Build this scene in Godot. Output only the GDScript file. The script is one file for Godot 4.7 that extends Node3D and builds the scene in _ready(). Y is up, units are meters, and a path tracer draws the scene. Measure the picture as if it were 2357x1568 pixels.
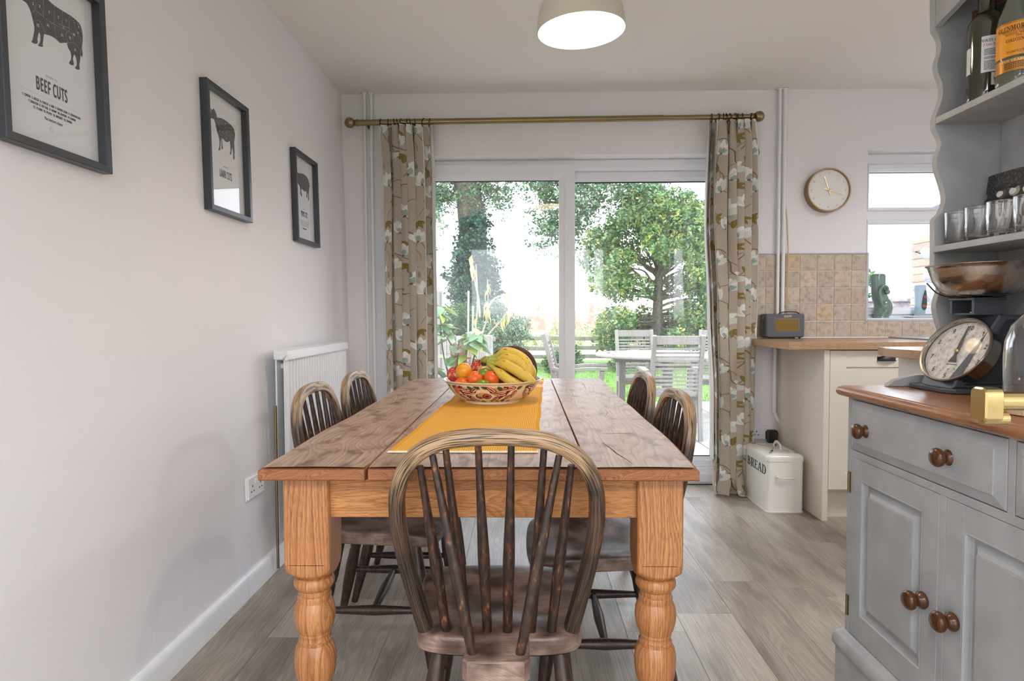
extends Node3D
# A dining end of a kitchen, seen over a pine table towards the patio door.

func _ready() -> void:
	# camera
	var cam := Camera3D.new()
	cam.name = "camera"
	cam.fov = rad_to_deg(2.0 * atan(784.0 / 1440.0))
	cam.near = 0.05
	cam.far = 400.0
	add_child(cam)
	cam.position = Vector3(0, 1.068, 0)
	cam.rotation = Vector3(deg_to_rad(-2.262), deg_to_rad(1.143), deg_to_rad(-0.22))
	cam.current = true
	# overcast sky
	var we := WorldEnvironment.new()
	we.name = "environment"
	var env := Environment.new()
	var sky := Sky.new()
	var sm := ProceduralSkyMaterial.new()
	sm.sky_top_color = Color(0.88, 0.93, 1.0)
	sm.sky_horizon_color = Color(0.97, 0.98, 1.0)
	sm.sky_curve = 0.2
	sm.ground_horizon_color = Color(0.55, 0.58, 0.5)
	sm.ground_bottom_color = Color(0.35, 0.38, 0.3)
	sm.sun_angle_max = 1.0
	sky.sky_material = sm
	env.background_mode = Environment.BG_SKY
	env.sky = sky
	env.background_energy_multiplier = SKY
	env.tonemap_mode = Environment.TONE_MAPPER_LINEAR
	env.tonemap_exposure = EXPOSE
	env.sdfgi_enabled = true
	env.ssao_enabled = true
	env.ssil_enabled = true
	we.environment = env
	add_child(we)
	ceiling_lights()
	textures()
	materials()
	room()
	left_wall_things()
	back_wall_things()
	pendant()
	kitchen()
	dresser()
	dresser_things()
	dining_table()
	chairs()
	fruit_bowl()
	garden()

const SKY := 5.2
const EXPOSE := 1.1
const ZB := -3.82         # face of the wall with the patio door

# ---------------------------------------------------------------- mesh building
class MB:
	var v := PackedVector3Array()
	var n := PackedVector3Array()
	var uv := PackedVector2Array()
	var col := PackedColorArray()
	var ix := PackedInt32Array()
	var T := Transform3D()
	var c := Color.WHITE
	func vert(p: Vector3, q: Vector3, t := Vector2.ZERO) -> int:
		v.append(T * p)
		n.append((T.basis.inverse().transposed() * q).normalized())
		uv.append(t)
		col.append(c)
		return v.size() - 1
	func tri3(a: int, b: int, d: int) -> void:      # counter-clockwise seen from outside
		if T.basis.determinant() < 0.0:
			ix.append_array([a, b, d])
		else:
			ix.append_array([a, d, b])
	func quad(a: Vector3, b: Vector3, d: Vector3, e: Vector3, u0 := Vector2.ZERO, u1 := Vector2.ZERO) -> void:
		var q := (b - a).cross(d - a)
		if q.length() < 1e-14:
			q = (d - a).cross(e - a)
		q = q.normalized()
		var i := vert(a, q, u0)
		vert(b, q, Vector2(u1.x, u0.y))
		vert(d, q, u1)
		vert(e, q, Vector2(u0.x, u1.y))
		tri3(i, i + 1, i + 2)
		tri3(i, i + 2, i + 3)
	func tri(a: Vector3, b: Vector3, d: Vector3) -> void:
		var q := (b - a).cross(d - a).normalized()
		var i := vert(a, q, Vector2(a.x, a.z))
		vert(b, q, Vector2(b.x, b.z))
		vert(d, q, Vector2(d.x, d.z))
		tri3(i, i + 1, i + 2)
	# rows run along, columns round the path counter-clockwise about it
	func grid(rows: Array, wrap := false, u := Vector2(1, 1), flip := false) -> void:
		var k := rows.size()
		var m: int = rows[0].size()
		var acc := PackedVector3Array()
		acc.resize(k * m)
		var cols := m if wrap else m - 1
		for i in k - 1:
			for j in cols:
				var j2 := (j + 1) % m
				var a: Vector3 = rows[i][j]
				var b: Vector3 = rows[i][j2]
				var d: Vector3 = rows[i + 1][j2]
				var e: Vector3 = rows[i + 1][j]
				var q := (d - a).cross(e - b)
				if flip:
					q = -q
				acc[i * m + j] += q
				acc[i * m + j2] += q
				acc[(i + 1) * m + j2] += q
				acc[(i + 1) * m + j] += q
		var base := v.size()
		var mm := m + 1 if wrap else m
		for i in k:
			for j in mm:
				vert(rows[i][j % m], acc[i * m + j % m].normalized(), Vector2(u.x * j / float(mm - 1), u.y * i / float(k - 1)))
		for i in k - 1:
			for j in mm - 1:
				var a := base + i * mm + j
				var b := a + 1
				var d := a + mm + 1
				var e := a + mm
				if flip:
					tri3(a, e, d)
					tri3(a, d, b)
				else:
					tri3(a, b, d)
					tri3(a, d, e)
	func fan(ring: Array, up: Vector3) -> void:
		var o := Vector3.ZERO
		for p in ring:
			o += p
		o /= ring.size()
		var base := vert(o, up, Vector2(0.5, 0.5))
		for j in ring.size():
			vert(ring[j], up, Vector2(0.5, 0.5) + Vector2.from_angle(TAU * j / ring.size()) * 0.5)
		var ar := Vector3.ZERO
		for j in ring.size():
			ar += (ring[j] - o).cross(ring[(j + 1) % ring.size()] - o)
		var flip: bool = ar.dot(up) < 0.0
		for j in ring.size():
			var a := base + 1 + j
			var b := base + 1 + (j + 1) % ring.size()
			if flip:
				tri3(base, b, a)
			else:
				tri3(base, a, b)
	func box(o: Vector3, s: Vector3, r := 0.0) -> void:     # centre, size, chamfer
		var h := s / 2.0
		r = minf(r, minf(h.x, minf(h.y, h.z)) * 0.95)
		for ax in 3:
			var b1 := (ax + 1) % 3
			var b2 := (ax + 2) % 3
			for sg: float in [-1.0, 1.0]:
				var p := []
				for q: Vector2 in [Vector2(-1, -1), Vector2(1, -1), Vector2(1, 1), Vector2(-1, 1)]:
					var w := Vector3.ZERO
					w[ax] = h[ax] * sg
					w[b1] = (h[b1] - r) * q.x
					w[b2] = (h[b2] - r) * q.y
					p.append(o + w)
				var e0 := Vector2(p[0][b1], p[0][b2])
				var e1 := Vector2(p[2][b1], p[2][b2])
				if sg > 0:
					quad(p[0], p[1], p[2], p[3], e0, e1)
				else:
					quad(p[0], p[3], p[2], p[1], e0, e1)
			if r > 0.0:
				for s1: float in [-1.0, 1.0]:
					for s2: float in [-1.0, 1.0]:
						var e := []
						for t: Vector3 in [Vector3(-1, 1, 0), Vector3(1, 1, 0), Vector3(1, 0, 1), Vector3(-1, 0, 1)]:
							var w := Vector3.ZERO
							w[ax] = (h[ax] - r) * t.x
							w[b1] = (h[b1] - (0.0 if t.y > 0 else r)) * s1
							w[b2] = (h[b2] - (0.0 if t.z > 0 else r)) * s2
							e.append(o + w)
						if s1 * s2 > 0:
							quad(e[0], e[1], e[2], e[3])
						else:
							quad(e[0], e[3], e[2], e[1])
		if r > 0.0:
			for sx: float in [-1.0, 1.0]:
				for sy: float in [-1.0, 1.0]:
					for sz: float in [-1.0, 1.0]:
						var g := Vector3(sx, sy, sz)
						var p0 := o + g * (h - Vector3(0, r, r))
						var p1 := o + g * (h - Vector3(r, 0, r))
						var p2 := o + g * (h - Vector3(r, r, 0))
						if sx * sy * sz > 0:
							tri(p0, p1, p2)
						else:
							tri(p0, p2, p1)
	func span(a: Vector3, b: Vector3, r := 0.0) -> void:    # a box between two corners
		box((a + b) / 2.0, (b - a).abs(), r)
	# profile of (radius, y): outside upwards, from the lower axis round to the end
	func lathe(prof: Array, segs := 24, o := Vector3.ZERO, sharp := 0.6) -> void:
		var runs := [[prof[0]]]
		for i in range(1, prof.size()):
			var p: Vector2 = prof[i]
			runs[-1].append(p)
			if i < prof.size() - 1:
				var d0: Vector2 = (p - prof[i - 1]).normalized()
				var d1: Vector2 = (prof[i + 1] - p).normalized()
				if d0.dot(d1) < sharp:
					runs.append([p])
		for run in runs:
			var rows := []
			for p: Vector2 in run:
				var row := PackedVector3Array()
				for j in segs:
					var a := -TAU * j / segs
					row.append(o + Vector3(p.x * cos(a), p.y, p.x * sin(a)))
				rows.append(row)
			grid(rows, true)
	static func ring(segs: int, rx := 1.0, ry := 1.0) -> PackedVector2Array:
		var s := PackedVector2Array()
		for j in segs:
			s.append(Vector2(cos(TAU * j / segs) * rx, sin(TAU * j / segs) * ry))
		return s
	# sweep a section (side, normal) along a path; scales: one per point (number or Vector2)
	func sweep(path: Array, sec: PackedVector2Array, scales = null, up := Vector3.UP, caps := true, smooth := true, closed := false) -> void:
		var rows := []
		var k := path.size()
		for i in k:
			var t: Vector3
			if closed:
				t = path[(i + 1) % k] - path[(i + k - 1) % k]
			else:
				t = path[mini(i + 1, k - 1)] - path[maxi(i - 1, 0)]
			t = t.normalized()
			var side := up.cross(t)
			if side.length() < 0.05:
				side = Vector3.RIGHT.cross(t) if absf(t.x) < 0.9 else Vector3.BACK.cross(t)
			side = side.normalized()
			var nr := t.cross(side)
			var sc := Vector2.ONE
			if scales != null:
				var w = scales[i]
				sc = w if w is Vector2 else Vector2(w, w)
			var row := PackedVector3Array()
			for s in sec:
				row.append(path[i] + side * s.x * sc.x + nr * s.y * sc.y)
			rows.append(row)
		if closed:
			rows.append(rows[0])
		if smooth:
			grid(rows, true)
		else:
			var m := sec.size()
			for j in m:
				var strip := []
				for r in rows:
					strip.append(PackedVector3Array([r[j], r[(j + 1) % m]]))
				grid(strip)
		if caps and not closed:
			fan(Array(rows[0]), (path[0] - path[1]).normalized())
			fan(Array(rows[-1]), (path[-1] - path[-2]).normalized())
	func tube(path: Array, radii, segs := 10, caps := true) -> void:
		var sc := []
		for i in path.size():
			sc.append(float(radii[i]) if radii is Array else float(radii))
		sweep(path, MB.ring(segs), sc, Vector3(0.0123, 0.9, 0.137).normalized(), caps)
	# polygon in x, y (any turn) from z0 to z1; bevel insets both faces
	func extrude(poly: PackedVector2Array, z0: float, z1: float, bevel := 0.0, smooth_cos := 0.8) -> void:
		var p := poly.duplicate()
		var area := 0.0
		for i in p.size():
			area += p[i].cross(p[(i + 1) % p.size()])
		if area < 0.0:
			p.reverse()
		var m := p.size()
		var inner := PackedVector2Array()
		for i in m:
			var d0 := (p[i] - p[(i + m - 1) % m]).normalized()
			var d1 := (p[(i + 1) % m] - p[i]).normalized()
			var q := Vector2(-d0.y - d1.y, d0.x + d1.x)
			inner.append(p[i] + (q.normalized() * bevel / maxf(0.4, q.length() / 2.0) if q.length() > 0.01 else Vector2.ZERO))
		var idx := Geometry2D.triangulate_polygon(inner)
		for zz in [[z1, 1.0], [z0, -1.0]]:
			var base := v.size()
			for q in inner:
				vert(Vector3(q.x, q.y, zz[0]), Vector3(0, 0, zz[1]), q)
			for i in range(0, idx.size(), 3):
				var a: Vector2 = inner[idx[i]]
				var ccw: bool = (inner[idx[i + 1]] - a).cross(inner[idx[i + 2]] - a) > 0.0
				if ccw == (zz[1] > 0.0):
					tri3(base + idx[i], base + idx[i + 1], base + idx[i + 2])
				else:
					tri3(base + idx[i], base + idx[i + 2], base + idx[i + 1])
		var lev := [[z0, inner], [z0 + bevel, p], [z1 - bevel, p], [z1, inner]] if bevel > 0.0 else [[z0, p], [z1, p]]
		var ns := []
		for i in m:
			var d := (p[(i + 1) % m] - p[i]).normalized()
			ns.append(Vector2(d.y, -d.x))
		for l in lev.size() - 1:
			var dz: float = 0.0
			if bevel > 0.0:
				dz = -1.0 if l == 0 else (1.0 if l == 2 else 0.0)
			for i in m:
				var j := (i + 1) % m
				var na: Vector2 = ns[i]
				var nb: Vector2 = ns[i]
				if na.dot(ns[(i + m - 1) % m]) > smooth_cos:
					na = (na + ns[(i + m - 1) % m]).normalized()
				if nb.dot(ns[j]) > smooth_cos:
					nb = (nb + ns[j]).normalized()
				var qa := Vector3(na.x, na.y, dz).normalized()
				var qb := Vector3(nb.x, nb.y, dz).normalized()
				var A: PackedVector2Array = lev[l][1]
				var B: PackedVector2Array = lev[l + 1][1]
				var w := v.size()
				vert(Vector3(A[i].x, A[i].y, lev[l][0]), qa, A[i])
				vert(Vector3(A[j].x, A[j].y, lev[l][0]), qb, A[j])
				vert(Vector3(B[j].x, B[j].y, lev[l + 1][0]), qb, B[j])
				vert(Vector3(B[i].x, B[i].y, lev[l + 1][0]), qa, B[i])
				tri3(w, w + 1, w + 2)
				tri3(w, w + 2, w + 3)
	func ball(o: Vector3, r: Vector3, segs := 20, f = null) -> void:   # f(direction) -> radius factor
		var rows := []
		var k := segs / 2 + 2
		for i in k:
			var a := -PI / 2 + PI * i / (k - 1)
			var row := PackedVector3Array()
			for j in segs:
				var b := -TAU * j / segs
				var d := Vector3(cos(a) * cos(b), sin(a), cos(a) * sin(b))
				var s := 1.0
				if f != null:
					s = (f as Callable).call(d)
				row.append(o + d * r * s)
			rows.append(row)
		grid(rows, true)
	func letters(what: String, h: float, depth: float, wide := 1.0, face := "Droid Sans", bold := true) -> void:
		# height of capitals h, drawn in x, y, centred, standing depth off the plane z = 0
		var f := SystemFont.new()
		f.font_names = PackedStringArray([face])
		f.font_weight = 700 if bold else 400
		var t := TextMesh.new()
		t.font = f
		t.font_size = 64
		t.pixel_size = h / 46.0
		t.depth = maxf(depth, 0.0002)
		t.curve_step = 1.5
		t.text = what
		var a := t.get_mesh_arrays()
		if a.size() == 0 or a[Mesh.ARRAY_VERTEX] == null:
			return
		var base := v.size()
		var pv: PackedVector3Array = a[Mesh.ARRAY_VERTEX]
		var pn: PackedVector3Array = a[Mesh.ARRAY_NORMAL]
		for i in pv.size():
			vert(Vector3(pv[i].x * wide, pv[i].y, pv[i].z + depth / 2.0), pn[i])
		var pi: PackedInt32Array = a[Mesh.ARRAY_INDEX]
		for i in pi.size():
			ix.append(base + pi[i])
	func mesh() -> ArrayMesh:
		var a := []
		a.resize(Mesh.ARRAY_MAX)
		a[Mesh.ARRAY_VERTEX] = v
		a[Mesh.ARRAY_NORMAL] = n
		a[Mesh.ARRAY_TEX_UV] = uv
		a[Mesh.ARRAY_COLOR] = col
		a[Mesh.ARRAY_INDEX] = ix
		var m := ArrayMesh.new()
		m.add_surface_from_arrays(Mesh.PRIMITIVE_TRIANGLES, a)
		return m

func mb(at := Vector3.ZERO) -> MB:
	var m := MB.new()
	m.T = Transform3D(Basis(), -at)
	return m

func smooth_path(pts: Array, steps := 6, closed := false) -> Array:
	var o := []
	var k := pts.size()
	var last := k if closed else k - 1
	for i in last:
		var p0 = pts[(i + k - 1) % k] if closed or i > 0 else pts[0]
		var p1 = pts[i]
		var p2 = pts[(i + 1) % k]
		var p3 = pts[(i + 2) % k] if closed or i + 2 < k else pts[k - 1]
		for s in steps:
			var t := float(s) / steps
			o.append(p1.cubic_interpolate(p2, p0, p3, t))
	if not closed:
		o.append(pts[k - 1])
	return o

func smooth_poly(pts: Array, steps := 4) -> PackedVector2Array:
	return PackedVector2Array(smooth_path(pts, steps, true))

func mm(list: Array, k := 0.001) -> PackedVector2Array:      # millimetres, two numbers a point
	var p := PackedVector2Array()
	for i in range(0, list.size(), 2):
		p.append(Vector2(list[i], list[i + 1]) * k)
	return p

# ---------------------------------------------------------------- objects
var taken := {}
func numbered(called: String) -> String:
	if not taken.has(called):
		taken[called] = 0
		return called
	taken[called] += 1
	return "%s_%03d" % [called, taken[called]]

func tag(o: Node3D, label: String, category: String, group := "") -> Node3D:
	o.set_meta("label", label)
	o.set_meta("category", category)
	if group:
		o.set_meta("group", group)
	return o

func thing(called: String, label: String, category: String, at := Vector3.ZERO, group := "") -> Node3D:
	var o := Node3D.new()
	o.name = numbered(called)
	add_child(o)
	o.position = at
	return tag(o, label, category, group)

func obj(called: String, m: MB, material: Material, parent: Node3D = null) -> MeshInstance3D:
	var o := MeshInstance3D.new()
	o.mesh = m.mesh()
	o.material_override = material
	if parent == null:
		o.name = numbered(called)
		add_child(o)
	else:
		o.name = called
		parent.add_child(o, true)
	return o

func whole(called: String, m: MB, material: Material, at: Vector3, label: String, category: String, group := "") -> MeshInstance3D:
	var o := obj(called, m, material)
	o.position = at
	tag(o, label, category, group)
	return o

func struct(called: String, m: MB, material: Material) -> MeshInstance3D:
	var o := obj(called, m, material)
	o.set_meta("kind", "structure")
	return o

func copy(src: Node3D, label: String, group := "") -> Node3D:
	var c: Node3D = src.duplicate()
	var base := String(src.name)
	if base.length() > 4 and base.right(3).is_valid_int() and base[base.length() - 4] == "_":
		base = base.left(base.length() - 4)
	c.name = numbered(base)
	add_child(c)
	c.set_meta("label", label)
	if group:
		c.set_meta("group", group)
	return c

func scatter(called: String, leaf: Mesh, material: Material, xf: Array, tint: Array, parent: Node3D) -> MultiMeshInstance3D:
	var m := MultiMesh.new()
	m.transform_format = MultiMesh.TRANSFORM_3D
	m.use_colors = tint.size() > 0
	m.mesh = leaf
	m.instance_count = xf.size()
	for i in xf.size():
		m.set_instance_transform(i, xf[i])
		if tint.size() > 0:
			m.set_instance_color(i, tint[i])
	var o := MultiMeshInstance3D.new()
	o.multimesh = m
	o.material_override = material
	o.name = called
	o.set_meta("kind", "stuff")
	parent.add_child(o, true)
	return o

# ---------------------------------------------------------------- textures and materials
func flat(c: Color, rough := 0.6, metal := 0.0, spec := 0.5) -> StandardMaterial3D:
	var m := StandardMaterial3D.new()
	m.albedo_color = c
	m.roughness = rough
	m.metallic = metal
	m.metallic_specular = spec
	return m

func rgb8(r: int, g: int, b: int) -> Color:
	return Color(r / 255.0, g / 255.0, b / 255.0)

func ramp(stops: Array) -> Gradient:
	var g := Gradient.new()
	var o := PackedFloat32Array()
	var c := PackedColorArray()
	for s in stops:
		o.append(s[0])
		c.append(s[1])
	g.offsets = o
	g.colors = c
	return g

func ntex(sd: int, freq: float, octaves: int, stops: Array, size := 512, warp := 0.0, kind := FastNoiseLite.TYPE_SIMPLEX_SMOOTH, wide := 0) -> NoiseTexture2D:
	var f := FastNoiseLite.new()
	f.seed = sd
	f.noise_type = kind
	f.frequency = freq
	f.fractal_type = FastNoiseLite.FRACTAL_FBM if octaves > 1 else FastNoiseLite.FRACTAL_NONE
	f.fractal_octaves = octaves
	if warp > 0.0:
		f.domain_warp_enabled = true
		f.domain_warp_amplitude = warp
		f.domain_warp_frequency = freq * 0.6
		f.domain_warp_fractal_octaves = 2
	var t := NoiseTexture2D.new()
	t.width = wide if wide else size
	t.height = size
	t.seamless = true
	t.seamless_blend_skirt = 0.15
	t.normalize = true
	if stops.size():
		t.color_ramp = ramp(stops)
	t.noise = f
	return t

func rings(sd: int, early: Color, late: Color, bands: int, vary := 0.25) -> Array:
	var r := RandomNumberGenerator.new()
	r.seed = sd
	var o := []
	for k in bands:
		var a := float(k) / bands
		var w := r.randf_range(0.6, 1.0)
		var e := early.darkened(r.randf() * vary * 0.5)
		var l := early.lerp(late, w)
		o.append([a, e])
		o.append([a + 0.62 / bands, e.lerp(l, 0.3)])
		o.append([a + 0.93 / bands, l])
	return o

var gray_fibre: NoiseTexture2D
var gray_soft: NoiseTexture2D
func textures() -> void:
	gray_fibre = ntex(11, 0.09, 3, [[0.0, Color(0.62, 0.62, 0.62)], [0.45, Color(0.95, 0.95, 0.95)], [1.0, Color(1, 1, 1)]], 512)
	gray_soft = ntex(12, 0.012, 4, [[0.0, Color(0, 0, 0)], [1.0, Color(1, 1, 1)]], 512)

func tri_map(m: StandardMaterial3D, t: Texture2D, s: Vector3, o := Vector3.ZERO) -> void:
	m.albedo_texture = t
	m.uv1_triplanar = true
	m.uv1_triplanar_sharpness = 8.0
	m.uv1_scale = s
	m.uv1_offset = o

func fibre(m: StandardMaterial3D, s: Vector3, t: Texture2D = null) -> void:
	m.detail_enabled = true
	m.detail_albedo = t if t else gray_fibre
	m.detail_blend_mode = BaseMaterial3D.BLEND_MODE_MUL
	m.detail_uv_layer = BaseMaterial3D.DETAIL_UV_2
	m.uv2_triplanar = true
	m.uv2_scale = s

# wood with its grain along an axis: rings from contours of a stretched noise, fine fibres over them
func wood(t: Texture2D, axis: int, size: float, stretch: float, rough: float, spec := 0.4, fib := 0.1) -> StandardMaterial3D:
	var m := flat(Color.WHITE, rough, 0.0, spec)
	var s := Vector3.ONE / size
	s[axis] = 1.0 / (size * stretch)
	tri_map(m, t, s)
	var f := Vector3.ONE / fib
	f[axis] = 1.0 / (fib * 14.0)
	fibre(m, f)
	return m

func bump(m: StandardMaterial3D, t: Texture2D, cm: float) -> StandardMaterial3D:
	m.heightmap_enabled = true
	m.heightmap_texture = t
	m.heightmap_scale = cm
	return m

func speckled(c: Color, c2: Color, size: float, rough: float, sd := 5, oct := 4, spec := 0.4) -> StandardMaterial3D:
	var m := flat(Color.WHITE, rough, 0.0, spec)
	tri_map(m, ntex(sd, 0.015, oct, [[0.25, c], [0.75, c2]], 256), Vector3.ONE / size)
	return m

class Paint:
	var im: Image
	var w: int
	var h: int
	func _init(ww: int, hh: int, bg: Color) -> void:
		w = ww
		h = hh
		im = Image.create(ww, hh, false, Image.FORMAT_RGB8)
		im.fill(bg)
	func poly(p: PackedVector2Array, c: Color, tile := true) -> void:
		var lo := p[0]
		var hi := p[0]
		for q in p:
			lo = lo.min(q)
			hi = hi.max(q)
		var xs := [0]
		var ys := [0]
		if tile:
			if lo.x < 0: xs.append(w)
			if hi.x >= w: xs.append(-w)
			if lo.y < 0: ys.append(h)
			if hi.y >= h: ys.append(-h)
		for y in range(int(floor(lo.y)), int(ceil(hi.y)) + 1):
			var cut := []
			var yy := y + 0.5
			for i in p.size():
				var a := p[i]
				var b := p[(i + 1) % p.size()]
				if (a.y <= yy) != (b.y <= yy):
					cut.append(a.x + (yy - a.y) / (b.y - a.y) * (b.x - a.x))
			cut.sort()
			for k in range(0, cut.size() - 1, 2):
				var x0 := int(round(cut[k]))
				var x1 := int(round(cut[k + 1]))
				if x1 <= x0:
					continue
				for dx in xs:
					for dy in ys:
						im.fill_rect(Rect2i(x0 + dx, y + dy, x1 - x0, 1), c)
	func line(pts: Array, wd: float, c: Color, tile := true) -> void:
		var l := PackedVector2Array()
		var r := PackedVector2Array()
		for i in pts.size():
			var d: Vector2 = (pts[mini(i + 1, pts.size() - 1)] - pts[maxi(i - 1, 0)]).normalized()
			var s := wd * (0.5 if pts.size() < 3 else 0.25 + 0.35 * sin(PI * (i + 0.6) / pts.size()))
			l.append(pts[i] + Vector2(-d.y, d.x) * s)
			r.append(pts[i] - Vector2(-d.y, d.x) * s)
		r.reverse()
		l.append_array(r)
		poly(l, c, tile)
	func blob(o: Vector2, rx: float, ry: float, ang: float, c: Color, tip := 0.0) -> void:
		var p := PackedVector2Array()
		for j in 18:
			var a := TAU * j / 18
			var q := Vector2(cos(a) * rx, sin(a) * ry * (1.0 - tip * cos(a)))
			p.append(o + q.rotated(ang))
		poly(p, c)
	func tex() -> ImageTexture:
		return ImageTexture.create_from_image(im)

# straight-grained wood: growth lines along v, bent by a stretched noise; wraps in both directions
func wood_lines(sd: int, early: Color, late: Color, bands: int, bend_by: float, w := 512, h := 1024, across := false, knots := 0, soft := 0.0, stretch := 8) -> ImageTexture:
	var f := FastNoiseLite.new()
	f.seed = sd
	f.noise_type = FastNoiseLite.TYPE_SIMPLEX_SMOOTH
	f.frequency = 2.2 / w
	f.fractal_octaves = 3
	var a := f.get_seamless_image(w, h / stretch, false, false, 0.2)
	a.convert(Image.FORMAT_L8)
	a.resize(w, h, Image.INTERPOLATE_CUBIC)
	f.seed = sd + 1
	f.frequency = 0.12
	f.fractal_octaves = 3
	var b := f.get_seamless_image(w, maxi(8, h / 24), false, false, 0.2)
	b.convert(Image.FORMAT_L8)
	b.resize(w, h, Image.INTERPOLATE_BILINEAR)
	var da := a.get_data()
	var db := b.get_data()
	var r := RandomNumberGenerator.new()
	r.seed = sd
	# one colour ramp per growth ring
	var lut := []
	for k in bands:
		var s := r.randf_range(0.45, 1.0)
		var e := early.lerp(late, r.randf() * 0.22)
		var row := PackedByteArray()
		for q in 64:
			var t := q / 63.0
			var g := pow(t, 2.2) if t < 0.86 else (1.0 - (t - 0.86) / 0.14)
			if soft > 0.0:
				g = lerpf(g, 0.5 - 0.5 * cos(TAU * t), soft)
			var c := e.lerp(late, g * s)
			row.append(int(c.r * 255))
			row.append(int(c.g * 255))
			row.append(int(c.b * 255))
		lut.append(row)
	var kn := []
	for k in knots:
		kn.append([r.randf_range(0.15, 0.85) * w, r.randf() * h, r.randf_range(0.018, 0.03) * w])
	var asp := float(h) / w / 3.0
	var out := PackedByteArray()
	out.resize(w * h * 3)
	var i := 0
	for y in h:
		for x in w:
			var ph := float(x) / w * bands + (da[i] / 255.0 - 0.5) * bend_by
			for k in kn:
				var dx: float = (x - k[0]) / k[2]
				var dy: float = (y - k[1]) / (k[2] * 3.0 * asp)
				var d := dx * dx + dy * dy
				if d < 40.0:
					ph += 1.6 * (1.0 if dx > 0.0 else -1.0) * exp(-d * 0.09) if d > 1.0 else d * 2.0
			ph = fposmod(ph, bands)
			var row: PackedByteArray = lut[mini(int(ph), bands - 1)]
			var q := int((ph - floor(ph)) * 63.0) * 3
			var sh := 0.86 + 0.14 * minf(1.0, db[i] / 140.0)
			out[i * 3] = int(row[q] * sh)
			out[i * 3 + 1] = int(row[q + 1] * sh)
			out[i * 3 + 2] = int(row[q + 2] * sh)
			i += 1
	var im := Image.create_from_data(w, h, false, Image.FORMAT_RGB8, out)
	if across:
		im.rotate_90(CLOCKWISE)
	return ImageTexture.create_from_image(im)

func streaks(sd: int, lo: float, hi: float, cut: float, w := 256, h := 512, stretch := 24, freq := 0.1) -> ImageTexture:      # long dark flecks along v, in grey
	var f := FastNoiseLite.new()
	f.seed = sd
	f.frequency = freq
	f.fractal_octaves = 3
	var b := f.get_seamless_image(w, h / stretch, false, false, 0.2)
	b.convert(Image.FORMAT_L8)
	b.resize(w, h, Image.INTERPOLATE_BILINEAR)
	var d := b.get_data()
	for i in d.size():
		d[i] = int(255.0 * lerpf(lo, hi, smoothstep(cut - 0.12, cut + 0.12, d[i] / 255.0)))
	var im := Image.create_from_data(w, h, false, Image.FORMAT_L8, d)
	im.convert(Image.FORMAT_RGB8)
	return ImageTexture.create_from_image(im)

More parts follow.
